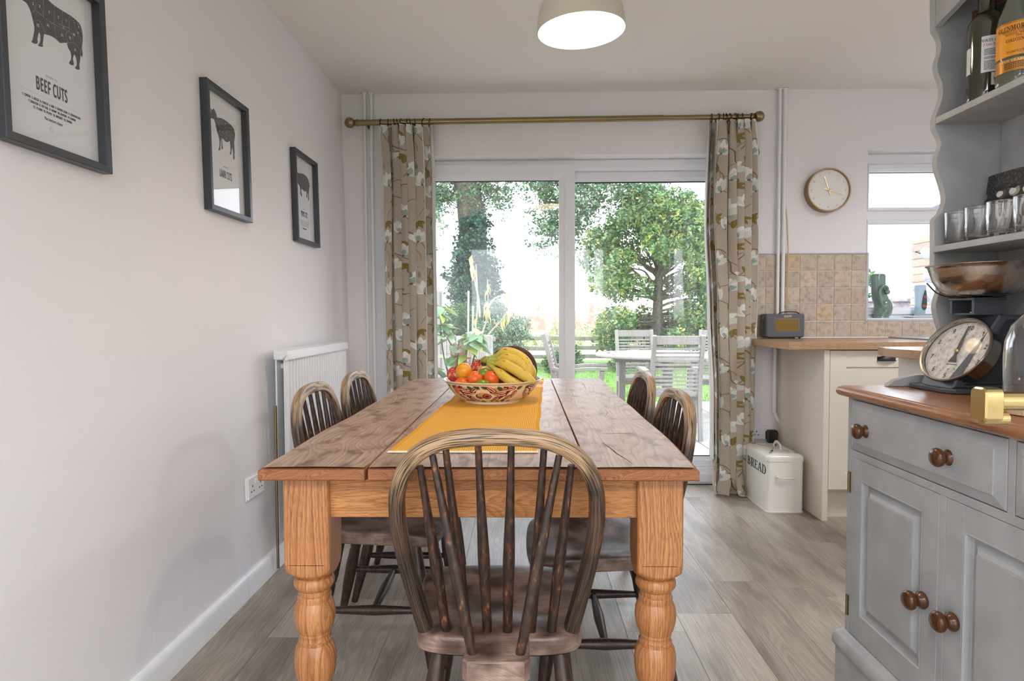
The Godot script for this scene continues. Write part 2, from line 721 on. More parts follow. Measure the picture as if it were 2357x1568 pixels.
# ---------------------------------------------------------------- materials shared by many things
var M := {}
func materials() -> void:
	M.wall = flat(rgb8(239, 236, 238), 0.75, 0.0, 0.35)
	bump(M.wall, gray_soft, 0.04)
	M.wall.uv1_triplanar = true
	M.wall.uv1_scale = Vector3.ONE * 6.0
	M.ceiling = flat(rgb8(238, 235, 230), 0.85, 0.0, 0.3)
	M.gloss_white = flat(rgb8(240, 240, 241), 0.32, 0.0, 0.5)
	M.upvc = flat(rgb8(238, 239, 244), 0.35, 0.0, 0.5)
	M.upvc_seam = flat(rgb8(120, 122, 128), 0.5)
	M.gasket = flat(rgb8(40, 42, 46), 0.6)
	M.black = flat(rgb8(26, 27, 30), 0.45)
	M.print = flat(rgb8(58, 58, 60), 0.7)
	M.print_pale = flat(rgb8(176, 178, 182), 0.8)
	M.paper = flat(rgb8(232, 233, 236), 0.8)
	M.dark_hole = flat(rgb8(18, 18, 20), 0.8)
	M.chrome = flat(rgb8(205, 205, 208), 0.14, 1.0)
	M.steel = flat(rgb8(190, 190, 192), 0.3, 1.0)
	M.brass = flat(rgb8(204, 180, 124), 0.2, 1.0)
	M.brass_old = flat(rgb8(150, 134, 100), 0.32, 1.0)
	M.copper = flat(rgb8(206, 176, 128), 0.4, 0.8)
	var g := flat(Color(1, 1, 1, 0.03), 0.02, 0.0, 0.5)
	g.transparency = BaseMaterial3D.TRANSPARENCY_ALPHA
	M.pane = g
	var solid := flat(Color(1, 1, 1, 0.02), 0.03, 0.0, 0.5)
	solid.refraction_enabled = true
	solid.refraction_scale = 0.05
	M.crystal = solid
	# woods: growth lines along v for grain in y, along u for grain in x
	var pine := wood_lines(21, rgb8(208, 146, 92), rgb8(142, 78, 38), 30, 4.5, 512, 1024, false, 2)
	var pine_u := wood_lines(29, rgb8(208, 148, 92), rgb8(156, 90, 44), 14, 9.0, 512, 1024, true, 1)
	M.pine_x = wood(pine_u, 0, 0.3, 3.2, 0.42, 0.4)
	M.pine_y = wood(pine, 1, 0.24, 3.5, 0.42, 0.4)
	M.pine_leg = wood(pine, 1, 0.24, 2.6, 0.36, 0.5)
	M.pine_z = M.pine_y
	M.bark = speckled(rgb8(84, 78, 68), rgb8(120, 112, 98), 0.3, 0.95, 33)
	M.old_pine = flat(Color.WHITE, 0.38, 0.0, 0.5)
	M.old_pine.albedo_texture = wood_lines(22, rgb8(194, 164, 140), rgb8(138, 108, 88), 34, 8.0, 640, 1280, false, 4)
	fibre(M.old_pine, Vector3(2.3, 2.3, 1.1), ntex(26, 0.012, 4, [[0.05, Color(0.66, 0.58, 0.52)], [0.35, Color(0.94, 0.92, 0.9)], [0.6, Color(1, 1, 1)]], 512))
	var warm := wood_lines(24, rgb8(192, 134, 88), rgb8(124, 78, 46), 22, 6.0, 512, 1024, false, 1)
	M.warm_y = wood(warm, 1, 0.3, 4.0, 0.35, 0.5)
	M.board_edge = flat(Color.WHITE, 0.5, 0.0, 0.4)
	tri_map(M.board_edge, wood_lines(34, rgb8(184, 122, 80), rgb8(104, 62, 36), 40, 30.0, 512, 512, true, 0, 0.0, 2), Vector3(3.2, 3.2, 3.2))
	fibre(M.board_edge, Vector3(14, 14, 14))
	M.counter = wood(warm, 1, 0.3, 3.4, 0.28, 0.5)
	var beech := wood_lines(28, rgb8(222, 188, 154), rgb8(200, 160, 126), 10, 2.0, 256, 256)
	M.beech = wood(beech, 1, 0.12, 2.0, 0.5)
	var knob := wood_lines(25, rgb8(112, 68, 38), rgb8(58, 32, 17), 12, 4.0, 256, 256)
	M.knob = wood(knob, 1, 0.09, 1.5, 0.25, 0.5)
	# paint
	M.dresser = speckled(rgb8(166, 167, 168), rgb8(176, 177, 178), 0.5, 0.5, 31)
	M.dresser_dark = flat(rgb8(40, 37, 35), 0.9)
	M.enamel = flat(rgb8(238, 235, 228), 0.16, 0.0, 0.55)
	M.rad = flat(rgb8(238, 239, 240), 0.38, 0.0, 0.5)
	M.cream = flat(rgb8(232, 223, 210), 0.5)
	var oak := wood_lines(27, rgb8(204, 166, 130), rgb8(170, 128, 94), 16, 3.0, 256, 1024, true, 0, 0.6)
	M.oak_x = wood(oak, 0, 0.12, 9.0, 0.3, 0.5)

# a wall slab in x and y with rectangular holes that do not overlap in x, each [x0, x1, y0, y1]
func holed(m: MB, x0: float, x1: float, h: float, holes: Array, z0: float, z1: float) -> void:
	var x := x0
	for o in holes:
		m.span(Vector3(x, 0, z0), Vector3(o[0], h, z1))
		if o[2] > 0.0:
			m.span(Vector3(o[0], 0, z0), Vector3(o[1], o[2], z1))
		m.span(Vector3(o[0], o[3], z0), Vector3(o[1], h, z1))
		x = o[1]
	m.span(Vector3(x, 0, z0), Vector3(x1, h, z1))

const DOOR := [-0.72, 1.27, 0.0, 2.037]
const WIN := [2.055, 3.1, 1.04, 2.048]
const LAMP := 0.8
const REAR := 2.6
const RIGHT := 3.5

func room() -> void:
	var r := RandomNumberGenerator.new()
	r.seed = 77
	# walls
	var m := mb()
	holed(m, -1.4, RIGHT + 0.2, 2.41, [DOOR, WIN], ZB - 0.27, ZB)
	var wb := struct("wall_back", m, M.wall)
	m = mb()      # the left wall leans out a little towards the ceiling
	var a := [Vector3(-1.06, 0, ZB), Vector3(-1.06, 0, REAR), Vector3(-1.105, 2.42, REAR), Vector3(-1.105, 2.42, ZB)]
	var b := []
	for p in a:
		b.append(Vector3(-1.4, p.y, p.z))
	m.quad(a[0], a[3], a[2], a[1])
	m.quad(b[0], b[1], b[2], b[3])
	for i in 4:
		m.quad(a[i], a[(i + 1) % 4], b[(i + 1) % 4], b[i])
	struct("wall_left", m, M.wall)
	m = mb()
	m.span(Vector3(RIGHT, 0, ZB), Vector3(RIGHT + 0.2, 2.41, REAR))
	struct("wall_right", m, M.wall)
	m = mb()
	m.span(Vector3(1.315, 0, -1.78), Vector3(1.42, 2.41, 0.6))
	struct("wall_partition", m, M.wall)
	m = mb()
	holed(m, -1.4, RIGHT + 0.2, 2.41, [[-0.95, 1.4, 0.06, 2.25], [1.6, 3.4, 0.06, 2.25]], REAR, REAR + 0.27)
	struct("wall_rear", m, M.wall)
	m = mb()
	m.span(Vector3(-1.4, 2.41, ZB - 0.27), Vector3(RIGHT + 0.2, 2.6, REAR + 0.27))
	struct("ceiling", m, M.ceiling)
	# floor of vinyl planks, 20 cm wide
	m = mb()
	m.span(Vector3(-1.4, -0.2, ZB - 0.27), Vector3(RIGHT + 0.2, -0.004, REAR + 0.27))
	var floor_o := struct("floor", m, flat(rgb8(70, 64, 58), 0.8))
	var fl := []
	for k in 4:
		var e: Color = [rgb8(180, 168, 153), rgb8(172, 160, 145), rgb8(186, 174, 159), rgb8(167, 154, 140)][k]
		var t := wood_lines(40 + k, e.lightened(0.05), e.darkened(0.16), 9, 9.0 - k, 384, 1024, true, 1 if k % 2 else 0, 0.55, 6)
		var q := flat(Color.WHITE, 0.4, 0.0, 0.5)
		q.albedo_texture = t
		fibre(q, Vector3(2.0, 2.0, 0.6), ntex(45 + k, 0.01, 4, [[0.15, Color(0.84, 0.83, 0.82)], [0.6, Color(1, 1, 1)]], 256))
		fl.append(q)
	var x := -1.06 - 0.0
	x = 0.14 - 0.2 * 6
	while x < RIGHT:
		var z := ZB - 0.12 - r.randf() * 1.2
		if absf(x - 0.94) < 0.01:
			z = -2.43 - 1.22 * 2
		while z < REAR:
			var z1 := minf(z + 1.22, REAR)
			var z0 := maxf(z, ZB - 0.1)
			if z1 - z0 > 0.01:
				m = mb()
				var u0 := Vector2(r.randf(), r.randf())
				var h := 0.0008
				var p := [Vector3(x + h, 0, z0 + h), Vector3(x + h, 0, z1 - h), Vector3(x + 0.2 - h, 0, z1 - h), Vector3(x + 0.2 - h, 0, z0 + h)]
				m.quad(p[0], p[1], p[2], p[3], u0, u0 + Vector2(0.62 * (z1 - z0), 0.72))
				for i in 4:
					var w: Vector3 = p[i]
					var w2: Vector3 = p[(i + 1) % 4]
					var o := Vector3(x + 0.1, 0, (z0 + z1) / 2)
					var d := ((w + w2) / 2 - o).normalized() * 0.0006
					m.quad(w, w + d - Vector3(0, 0.0012, 0), w2 + d - Vector3(0, 0.0012, 0), w2)
				obj("plank", m, fl[r.randi() % 4], floor_o)
			z += 1.22
		x += 0.2
	# skirting board along the left wall
	m = mb()
	var prof := mm([0, 0, 18, 0, 18, 70, 15, 84, 9, 91, 0, 92])
	for q in [[-3.75, -2.305], [-2.303, REAR]]:
		var pz := PackedVector2Array()
		for v2 in prof:
			pz.append(Vector2(v2.x - 1.062, v2.y))
		m.extrude(pz, q[0], q[1], 0.001)
	struct("baseboard_left", m, M.gloss_white)
	patio_door()
	kitchen_window()
	rear_windows()

func bar(m: MB, x0: float, x1: float, y0: float, y1: float, z0: float, z1: float, r := 0.006) -> void:
	m.span(Vector3(x0, y0, z0), Vector3(x1, y1, z1), r)

# four mitred rails round a rectangle (x0, y0)-(x1, y1) with a stepped face towards +z
func frame(m: MB, x0: float, y0: float, x1: float, y1: float, wl: float, wr: float, wb: float, wt: float, z0: float, z1: float, r := 0.006) -> void:
	var o := [Vector2(x0, y0), Vector2(x1, y0), Vector2(x1, y1), Vector2(x0, y1)]
	var i := [Vector2(x0 + wl, y0 + wb), Vector2(x1 - wr, y0 + wb), Vector2(x1 - wr, y1 - wt), Vector2(x0 + wl, y1 - wt)]
	for k in 4:
		var k2 := (k + 1) % 4
		var a: Vector2 = o[k]
		var b: Vector2 = o[k2]
		var c: Vector2 = i[k2]
		var d: Vector2 = i[k]
		var lev := [[0.0, z0], [0.0, z1 - r], [0.12, z1], [0.62, z1], [0.72, z1 - r * 0.8], [1.0, z1 - r * 1.6], [1.0, z0]]
		for l in lev.size() - 1:
			var f0: float = lev[l][0]
			var f1: float = lev[l + 1][0]
			var a0 := a.lerp(d, f0)
			var b0 := b.lerp(c, f0)
			var a1 := a.lerp(d, f1)
			var b1 := b.lerp(c, f1)
			m.quad(Vector3(a0.x, a0.y, lev[l][1]), Vector3(b0.x, b0.y, lev[l][1]), Vector3(b1.x, b1.y, lev[l + 1][1]), Vector3(a1.x, a1.y, lev[l + 1][1]))
		m.quad(Vector3(a.x, a.y, z0), Vector3(d.x, d.y, z0), Vector3(c.x, c.y, z0), Vector3(b.x, b.y, z0))

func patio_door() -> void:
	var d := Node3D.new()
	d.name = "door_1"
	d.set_meta("kind", "structure")
	add_child(d)
	var m := mb()
	frame(m, DOOR[0], 0.004, DOOR[1], 2.036, 0.06, 0.07, 0.1, 0.068, -4.0, -3.93)
	obj("door_frame", m, M.upvc, d)
	m = mb()
	m.span(Vector3(DOOR[0] + 0.01, 0.0, -4.06), Vector3(DOOR[1] - 0.01, 0.03, -3.935), 0.004)
	obj("threshold", m, M.upvc, d)
	# the sliding leaf stands in front, its right stile is the broad upright in the middle
	m = mb()
	frame(m, -0.69, 0.1, 0.317, 2.015, 0.1, 0.1, 0.085, 0.108, -3.955, -3.915)
	var s := obj("sliding_leaf", m, M.upvc, d)
	m = mb()
	m.span(Vector3(-0.592, 0.183, -3.94), Vector3(0.219, 1.909, -3.934))
	obj("pane", m, M.pane, s)
	m = mb()
	frame(m, -0.594, 0.181, 0.221, 1.911, 0.006, 0.004, 0.006, 0.008, -3.9395, -3.9265, 0.001)
	obj("gasket", m, M.gasket, s)
	m = mb()
	frame(m, 0.25, 0.1, 1.23, 1.97, 0.07, 0.05, 0.074, 0.068, -3.999, -3.962)
	s = obj("fixed_leaf", m, M.upvc, d)
	m = mb()
	m.span(Vector3(0.318, 0.172, -3.984), Vector3(1.182, 1.904, -3.978))
	obj("pane", m, M.pane, s)
	m = mb()
	frame(m, 0.316, 0.17, 1.184, 1.906, 0.004, 0.006, 0.006, 0.008, -3.9835, -3.971, 0.001)
	obj("gasket", m, M.gasket, s)

func kitchen_window() -> void:
	var d := Node3D.new()
	d.name = "window_1"
	d.set_meta("kind", "structure")
	add_child(d)
	var m := mb()
	frame(m, WIN[0], WIN[2], WIN[1], WIN[3], 0.045, 0.045, 0.03, 0.066, -3.98, -3.9)
	bar(m, WIN[0], WIN[1], 1.626, 1.722, -3.975, -3.905)
	obj("window_frame", m, M.upvc, d)
	m = mb()
	frame(m, 2.098, 1.7, 3.06, 1.985, 0.01, 0.045, 0.022, 0.047, -3.965, -3.892)
	var s := obj("top_sash", m, M.upvc, d)
	m = mb()
	m.span(Vector3(2.105, 1.72, -3.94), Vector3(3.02, 1.94, -3.934))
	obj("pane", m, M.pane, s)
	m = mb()
	frame(m, 2.098, 1.066, 3.06, 1.645, 0.01, 0.045, 0.045, 0.02, -3.965, -3.892)
	s = obj("lower_sash", m, M.upvc, d)
	m = mb()
	m.span(Vector3(2.105, 1.108, -3.94), Vector3(3.02, 1.628, -3.934))
	obj("pane", m, M.pane, s)
	m = mb()
	frame(m, 2.1, 1.718, 3.02, 1.942, 0.003, 0.003, 0.003, 0.005, -3.939, -3.921, 0.001)
	frame(m, 2.1, 1.106, 3.02, 1.63, 0.003, 0.003, 0.003, 0.005, -3.939, -3.921, 0.001)
	obj("gasket", m, M.gasket, s)
	m = mb()
	m.span(Vector3(2.057, 1.03, -3.9), Vector3(3.098, 1.046, -3.812), 0.002)
	obj("window_sill", m, M.gloss_white, d)

func rear_windows() -> void:      # behind the camera: the daylight that falls into the room from its other side
	var n := 2
	for o in [[-0.95, 1.4, 0.06, 2.25], [1.6, 3.4, 0.06, 2.25]]:
		var d := Node3D.new()
		d.name = "window_%d" % n
		n += 1
		d.set_meta("kind", "structure")
		add_child(d)
		var m := mb()
		frame(m, o[0], o[2], o[1], o[3], 0.06, 0.06, 0.06, 0.06, REAR + 0.1, REAR + 0.17)
		bar(m, (o[0] + o[1]) / 2 - 0.03, (o[0] + o[1]) / 2 + 0.03, o[2] + 0.05, o[3] - 0.05, REAR + 0.1, REAR + 0.17)
		obj("window_frame", m, M.upvc, d)
		m = mb()
		m.span(Vector3(o[0] + 0.05, o[2] + 0.05, REAR + 0.13), Vector3(o[1] - 0.05, o[3] - 0.05, REAR + 0.136))
		obj("pane", m, M.pane, d)

# ---------------------------------------------------------------- lamps
func ceiling_lights() -> void:

	# flush ceiling panels of the kitchen half and behind the camera
	for q in [[2.5, -2.15, 0.6, 0.6, "square ceiling light panel over the kitchen", 4.0], [-0.35, 0.95, 1.2, 0.6, "wide ceiling light panel behind the camera, by the left wall", 6.5], [0.95, 1.2, 1.2, 0.6, "wide ceiling light panel behind the camera, by the partition", 6.5], [2.4, 1.0, 0.6, 0.6, "square ceiling light panel in the room's far corner", 3.0]]:
		var t := thing("ceiling_light", q[4], "ceiling light", Vector3(q[0], 2.41, q[1]))
		var m := mb()
		var hx: float = q[2] / 2
		var hz: float = q[3] / 2
		m.span(Vector3(-hx, -0.02, -hz), Vector3(hx, 0, hz), 0.002)
		for e: float in [-1.0, 1.0]:
			m.span(Vector3(e * (hx - 0.006) - 0.006, -0.15, -hz), Vector3(e * (hx - 0.006) + 0.006, -0.015, hz), 0.002)
			m.span(Vector3(-hx + 0.01, -0.15, e * (hz - 0.006) - 0.006), Vector3(hx - 0.01, -0.015, e * (hz - 0.006) + 0.006), 0.002)
		obj("housing", m, flat(rgb8(44, 44, 47), 0.8), t)
		m = mb()
		m.span(Vector3(-q[2] / 2 + 0.02, -0.028, -q[3] / 2 + 0.02), Vector3(q[2] / 2 - 0.02, -0.02, q[3] / 2 - 0.02))
		var g := flat(rgb8(240, 240, 240), 0.5)
		g.emission_enabled = true
		g.emission = Color(0.97, 0.985, 1.0)
		g.emission_energy_multiplier = 0.8
		obj("diffuser", m, g, t)
		var l := AreaLight3D.new()
		l.name = "panel_light"
		l.area_size = Vector2(q[2] - 0.05, q[3] - 0.05)
		l.light_color = Color(0.97, 0.985, 1.0)
		l.light_energy = LAMP * q[5]
		l.area_range = 12.0
		l.shadow_enabled = true
		t.add_child(l)
		l.position = Vector3(0, -0.04, 0)
		l.rotation.x = -PI / 2

func pendant() -> void:
	var o := Vector3(0.199, 2.046, -2.2)
	var t := thing("pendant_lamp", "cream dome pendant lamp, lit, hanging from the ceiling over the table", "lamp", o)
	t.rotation = Vector3(deg_to_rad(1.0), 0, deg_to_rad(2.6))
	var outer := [Vector2(0.1495, 0.0), Vector2(0.1515, 0.0), Vector2(0.1515, 0.006), Vector2(0.1495, 0.036), Vector2(0.144, 0.066), Vector2(0.133, 0.095), Vector2(0.116, 0.121), Vector2(0.093, 0.142), Vector2(0.064, 0.157), Vector2(0.03, 0.164), Vector2(0.0, 0.165)]
	var m := mb()
	m.lathe(outer, 72, Vector3.ZERO, 0.3)
	obj("shade", m, flat(rgb8(222, 212, 196), 0.55), t)
	m = mb()
	var inner := [Vector2(0, 0.161)]
	for k in range(outer.size() - 2, 1, -1):
		inner.append(Vector2(outer[k].x - 0.0025, outer[k].y - 0.003))
	inner.append(Vector2(0.1493, 0.0))
	m.lathe(inner, 72, Vector3.ZERO, 0.2)
	obj("shade_lining", m, flat(rgb8(250, 246, 238), 0.6), t)
	m = mb()
	m.lathe([Vector2(0, 0.165), Vector2(0.03, 0.164), Vector2(0.028, 0.19), Vector2(0.012, 0.2), Vector2(0.0, 0.2)], 24)
	m.tube([Vector3(0, 0.195, 0), Vector3(-0.008, 0.28, 0.003), Vector3(-0.014, 0.33, 0.005)], 0.004, 8)
	obj("cord", m, flat(rgb8(222, 212, 196), 0.5), t)
	m = mb()
	m.lathe([Vector2(0, -0.016), Vector2(0.05, -0.016), Vector2(0.05, 0.0), Vector2(0.02, 0.004), Vector2(0, 0.004)], 28, Vector3(-0.014, 0.34, 0.005))
	obj("ceiling_rose", m, M.gloss_white, t)
	m = mb()
	m.ball(Vector3(0, 0.075, 0), Vector3(0.031, 0.031, 0.031), 24)
	m.lathe([Vector2(0, 0.1), Vector2(0.015, 0.1), Vector2(0.014, 0.14), Vector2(0, 0.14)], 16)
	var g := flat(rgb8(255, 250, 240), 0.4)
	g.emission_enabled = true
	g.emission = Color(1.0, 0.93, 0.8)
	g.emission_energy_multiplier = 2.2
	obj("bulb", m, g, t)
	var l := OmniLight3D.new()
	l.name = "bulb_light"
	l.light_color = Color(1.0, 0.9, 0.76)
	l.light_energy = 0.32
	l.light_size = 0.03
	l.omni_range = 12.0
	l.omni_attenuation = 2.0
	l.shadow_enabled = true
	t.add_child(l)
	l.position = Vector3(0, 0.075, 0)

# ---------------------------------------------------------------- on the left wall
func torus(m: MB, o: Vector3, axis: Vector3, rad: float, r: float, segs := 20, sides := 8) -> void:
	var up := Vector3.UP if absf(axis.y) < 0.9 else Vector3.RIGHT
	var a := axis.cross(up).normalized()
	var b := axis.cross(a).normalized()
	var p := []
	for i in segs:
		p.append(o + (a * cos(TAU * i / segs) + b * sin(TAU * i / segs)) * rad)
	m.sweep(p, MB.ring(sides, r, r), null, axis, false, true, true)

func wall_basis(y: float, z: float, off := 0.0) -> Transform3D:    # a frame on the leaning left wall: x along it to the camera's right, y up it, z out of it
	var x := -1.06 - 0.0186 * y + off
	var up := Vector3(-0.0186, 1, 0).normalized()
	var b := Basis(Vector3(0, 0, -1), up, Vector3(0, 0, -1).cross(up).normalized())
	return Transform3D(b, Vector3(x, y, z))

func silhouette(called: String, pts: Array, lines: Array, digits: Array, parent: Node3D) -> void:
	var m := mb()
	m.extrude(smooth_poly(Array(mm(pts)), 2), 0.0012, 0.0016)
	var o := obj(called, m, M.print, parent)
	m = mb()
	for l in lines:
		var p := Array(mm(l))
		var s := smooth_path(p, 10) if p.size() > 2 else [p[0], p[0].lerp(p[1], 0.2), p[0].lerp(p[1], 0.4), p[0].lerp(p[1], 0.6), p[0].lerp(p[1], 0.8), p[1]]
		var run := 0.0
		for i in s.size() - 1:
			var len: float = (s[i + 1] - s[i]).length()
			var k := int(ceil(len / 0.0022))
			for q in k:
				if int(floor((run + len * q / k) / 0.0026)) % 2 == 0:
					var a: Vector2 = s[i].lerp(s[i + 1], float(q) / k)
					var b: Vector2 = s[i].lerp(s[i + 1], (q + 0.75) / k)
					var d := (b - a).normalized().rotated(PI / 2) * 0.00042
					m.quad(Vector3(a.x - d.x, a.y - d.y, 0.0018), Vector3(b.x - d.x, b.y - d.y, 0.0018), Vector3(b.x + d.x, b.y + d.y, 0.0018), Vector3(a.x + d.x, a.y + d.y, 0.0018))
			run += len
	var T0 := m.T
	for q in digits:
		m.T = T0 * Transform3D(Basis(), Vector3(q[1], q[2], 1.7) * 0.001)
		m.letters(q[0], q[3] * 0.001, 0.0002, 0.8, "Droid Serif")
	m.T = T0
	obj("cut_lines", m, M.paper, o)

func caption(called: String, what: String, h: float, y: float, wide: float, parent: Node3D, mt: Material, face := "Droid Sans", bold := true, x := 0.0) -> void:
	var m := mb()
	m.T = Transform3D(Basis(), Vector3(x, y, 1.3) * 0.001)
	m.letters(what, h * 0.001, 0.0003, wide, face, bold)
	obj(called, m, mt, parent)

func poster(y: float, z: float, w: float, h: float, label: String) -> Node3D:
	var t := thing("framed_print", label, "picture", Vector3.ZERO, "framed butcher prints along the left wall")
	t.transform = wall_basis(y, z, 0.002)
	var m := mb()
	var fw := 0.019
	var d := 0.026
	for k in 4:      # four mitred rails
		var q := [Vector2(-w, -h) / 2, Vector2(w, -h) / 2, Vector2(w, h) / 2, Vector2(-w, h) / 2]
		var a: Vector2 = q[k]
		var b: Vector2 = q[(k + 1) % 4]
		var ia := a - Vector2(signf(a.x), signf(a.y)) * fw
		var ib := b - Vector2(signf(b.x), signf(b.y)) * fw
		var lev := [[0.0, 0.0], [0.0, d - 0.0015], [0.08, d], [0.9, d - 0.001], [1.0, d - 0.003], [1.0, 0.003]]
		m = mb()
		for l in lev.size() - 1:
			var f0: float = lev[l][0]
			var f1: float = lev[l + 1][0]
			var p0 := a.lerp(ia, f0)
			var p1 := b.lerp(ib, f0)
			var p2 := b.lerp(ib, f1)
			var p3 := a.lerp(ia, f1)
			m.quad(Vector3(p0.x, p0.y, lev[l][1]), Vector3(p1.x, p1.y, lev[l][1]), Vector3(p2.x, p2.y, lev[l + 1][1]), Vector3(p3.x, p3.y, lev[l + 1][1]))
		obj("frame_rail", m, M.frame_black, t)
	m = mb()
	m.span(Vector3(-w / 2 + 0.012, -h / 2 + 0.012, 0.0), Vector3(w / 2 - 0.012, h / 2 - 0.012, 0.001))
	obj("print_sheet", m, M.paper, t)
	m = mb()
	m.quad(Vector3(-w / 2 + fw - 0.001, -h / 2 + fw - 0.001, 0.0035), Vector3(w / 2 - fw + 0.001, -h / 2 + fw - 0.001, 0.0035), Vector3(w / 2 - fw + 0.001, h / 2 - fw + 0.001, 0.0035), Vector3(-w / 2 + fw - 0.001, h / 2 - fw + 0.001, 0.0035))
	obj("glazing", m, M.pane, t)
	return t

func left_wall_things() -> void:
	M.frame_black = flat(rgb8(56, 60, 68), 0.36, 0.0, 0.6)
	fibre(M.frame_black, Vector3(60, 60, 60))
	# beef
	var t := poster(1.657, -1.442, 0.332, 0.442, "large black framed beef cuts print, its top cut off by the picture edge")
	silhouette("cow_shape", [-77, 101, -62, 100, -52, 86, -47, 68, -44, 57, -47, 40, -51, 27, -55, 21, -48, 20, -40, 23, -37, 29, -38, 33, -34, 46, -31, 53, -28, 49, -28, 37, -31, 28, -36, 21, -29, 21, -21, 25, -23, 29, -20, 39, -18, 50, -16, 55, 1, 59, 16, 60, 31, 56, 36, 57, 46, 62, 56, 66, 58, 56, 66, 49, 68, 38, 65, 28, 59, 20, 66, 18, 75, 21, 75, 27, 73, 35, 78, 48, 84, 42, 86, 32, 85, 24, 79, 16, 87, 15, 95, 19, 94, 27, 97, 39, 100, 54, 101, 69, 103, 67, 101, 58, 105, 52, 108, 63, 106, 74, 110, 92, 111, 112, 105, 130, 93, 135, 73, 137, 49, 136, 19, 136, -2, 140, -30, 146, -56, 150, -63, 158, -74, 150, -92, 128, -106, 106, -99, 99, -86, 106],
		[[-38, 121, -37, 109, -43, 94, -52, 85], [-13, 138, -17, 92], [-39, 97, -15, 93, 17, 91, 63, 97], [20, 134, 17, 91, 23, 59], [45, 134, 42, 101], [29, 98, 64, 104, 63, 97], [68, 134, 64, 104], [83, 133, 86, 115, 107, 88], [93, 134, 108, 111], [-47, 69, -30, 77, -20, 70, -14, 56], [57, 66, 78, 75, 100, 68], [57, 67, 53, 84, 63, 96, 75, 91, 77, 74]],
		[["2", -45, 108, 6], ["3", -26, 112, 6], ["4", 2, 112, 6], ["5", 31, 114, 6], ["6", 46, 98, 5], ["7", 56, 117, 6], ["8", 98, 122, 5], ["9", 95, 106, 6], ["10", 80, 96, 6], ["11", 40, 77, 6], ["12", 66, 82, 6], ["14", -4, 80, 6], ["15", -34, 66, 6], ["11", 82, 60, 5]], t)
	caption("heading", "BEEF CUTS", 30, -65, 0.47, t, M.print)
	caption("small_heading", "GUIDE TO", 4.2, -39, 1.3, t, M.print_pale, "Droid Sans", false)
	var lines := ["1. CHEEK  2. NECK  3. CHUCK  4. RIB  5. SHORT LOIN  6. TENDERLOIN", "7. SIRLOIN  8. OX TAIL  9. RUMP  10. ROUND  11. SHANK", "12. FLANK  13. PLATE  14. BRISKET  15. SHANK"]
	for i in 3:
		caption("list_line", lines[i], 5.4, -103 - i * 9.5, 0.74, t, M.print)
	caption("signature", "The butchers choice", 6, -137, 0.7, t, M.print, "Droid Serif", false)
	var m := mb()
	m.quad(Vector3(-0.098, -0.0902, 0.0013), Vector3(0.095, -0.0902, 0.0013), Vector3(0.095, -0.0897, 0.0013), Vector3(-0.098, -0.0897, 0.0013))
	obj("rule", m, M.print_pale, t)
	m = mb()
	torus(m, Vector3(-0.008, -0.157, 0.0013), Vector3.BACK, 0.0055, 0.0003, 24, 4)
	m.quad(Vector3(-0.0105, -0.1595, 0.0013), Vector3(-0.0098, -0.1595, 0.0013), Vector3(-0.0055, -0.1545, 0.0013), Vector3(-0.0062, -0.1545, 0.0013))
	obj("emblem", m, M.print_pale, t)
	# lamb
	t = poster(1.655, -2.281, 0.322, 0.442, "middle black framed print of lamb cuts, between beef and pork")
	silhouette("lamb_shape", [-94, 138, -83, 137, -70, 146, -53, 130, -49, 121, -18, 129, 29, 130, 67, 124, 84, 111, 86, 94, 77, 69, 78, 43, 75, 20, 77, 10, 70, 3, 64, 5, 65, 18, 63, 39, 59, 45, 51, 27, 48, 18, 41, 14, 38, 17, 45, 30, 44, 52, 40, 64, 26, 55, 2, 53, -16, 59, -19, 39, -15, 23, -21, 17, -26, 18, -24, 29, -25, 54, -28, 56, -31, 36, -35, 13, -43, 7, -48, 8, -42, 18, -38, 34, -41, 54, -52, 68, -60, 87, -72, 108, -85, 106, -102, 107, -104, 116, -92, 128],
		[[-49, 121, -59, 95], [-22, 125, -37, 97, -15, 78, 46, 83], [-46, 99, -10, 93, 37, 98], [-27, 119, 28, 110, 82, 122], [-5, 94, -11, 80], [33, 123, 37, 102, 46, 83, 55, 72], [-43, 62, -25, 67, -16, 59], [43, 62, 60, 76, 75, 75]],
		[["1", -42, 105, 5], ["2", -20, 110, 5], ["3", 10, 118, 5], ["4", 56, 112, 5], ["5", 10, 102, 5], ["6", 18, 88, 5], ["7", 62, 92, 5], ["8", -36, 78, 5], ["9", 14, 66, 5]], t)
	caption("heading", "LAMB CUTS", 27, -71, 0.47, t, M.print)
	caption("small_heading", "GUIDE TO", 4.2, -43, 1.3, t, M.print_pale, "Droid Sans", false)
	# pork
	t = poster(1.642, -3.092, 0.318, 0.436, "small looking black framed print of pork cuts, nearest the curtain")
	silhouette("pig_shape", [-78, 125, -66, 119, -49, 121, -7, 129, 45, 129, 80, 116, 88, 93, 97, 89, 87, 81, 81, 62, 76, 46, 79, 20, 71, 11, 62, 14, 67, 32, 60, 49, 53, 39, 56, 27, 41, 19, 38, 24, 46, 40, 40, 54, 15, 46, -19, 51, -27, 52, -27, 32, -22, 19, -33, 12, -37, 19, -33, 37, -38, 50, -42, 35, -40, 24, -51, 19, -50, 28, -46, 48, -55, 61, -81, 70, -103, 79, -99, 89, -79, 99, -79, 110],
		[[-49, 121, -33, 106, -60, 72], [-33, 106, 26, 107, 85, 105], [-8, 109, -8, 94, 61, 91], [-27, 52, -35, 71, -51, 82], [32, 52, 42, 75, 61, 91]],
		[["1", -60, 95, 5], ["2", -20, 116, 5], ["3", 25, 116, 5], ["4", 20, 75, 5], ["5", 66, 78, 5]], t)
	caption("heading", "PORK CUTS", 26, -70, 0.47, t, M.print)
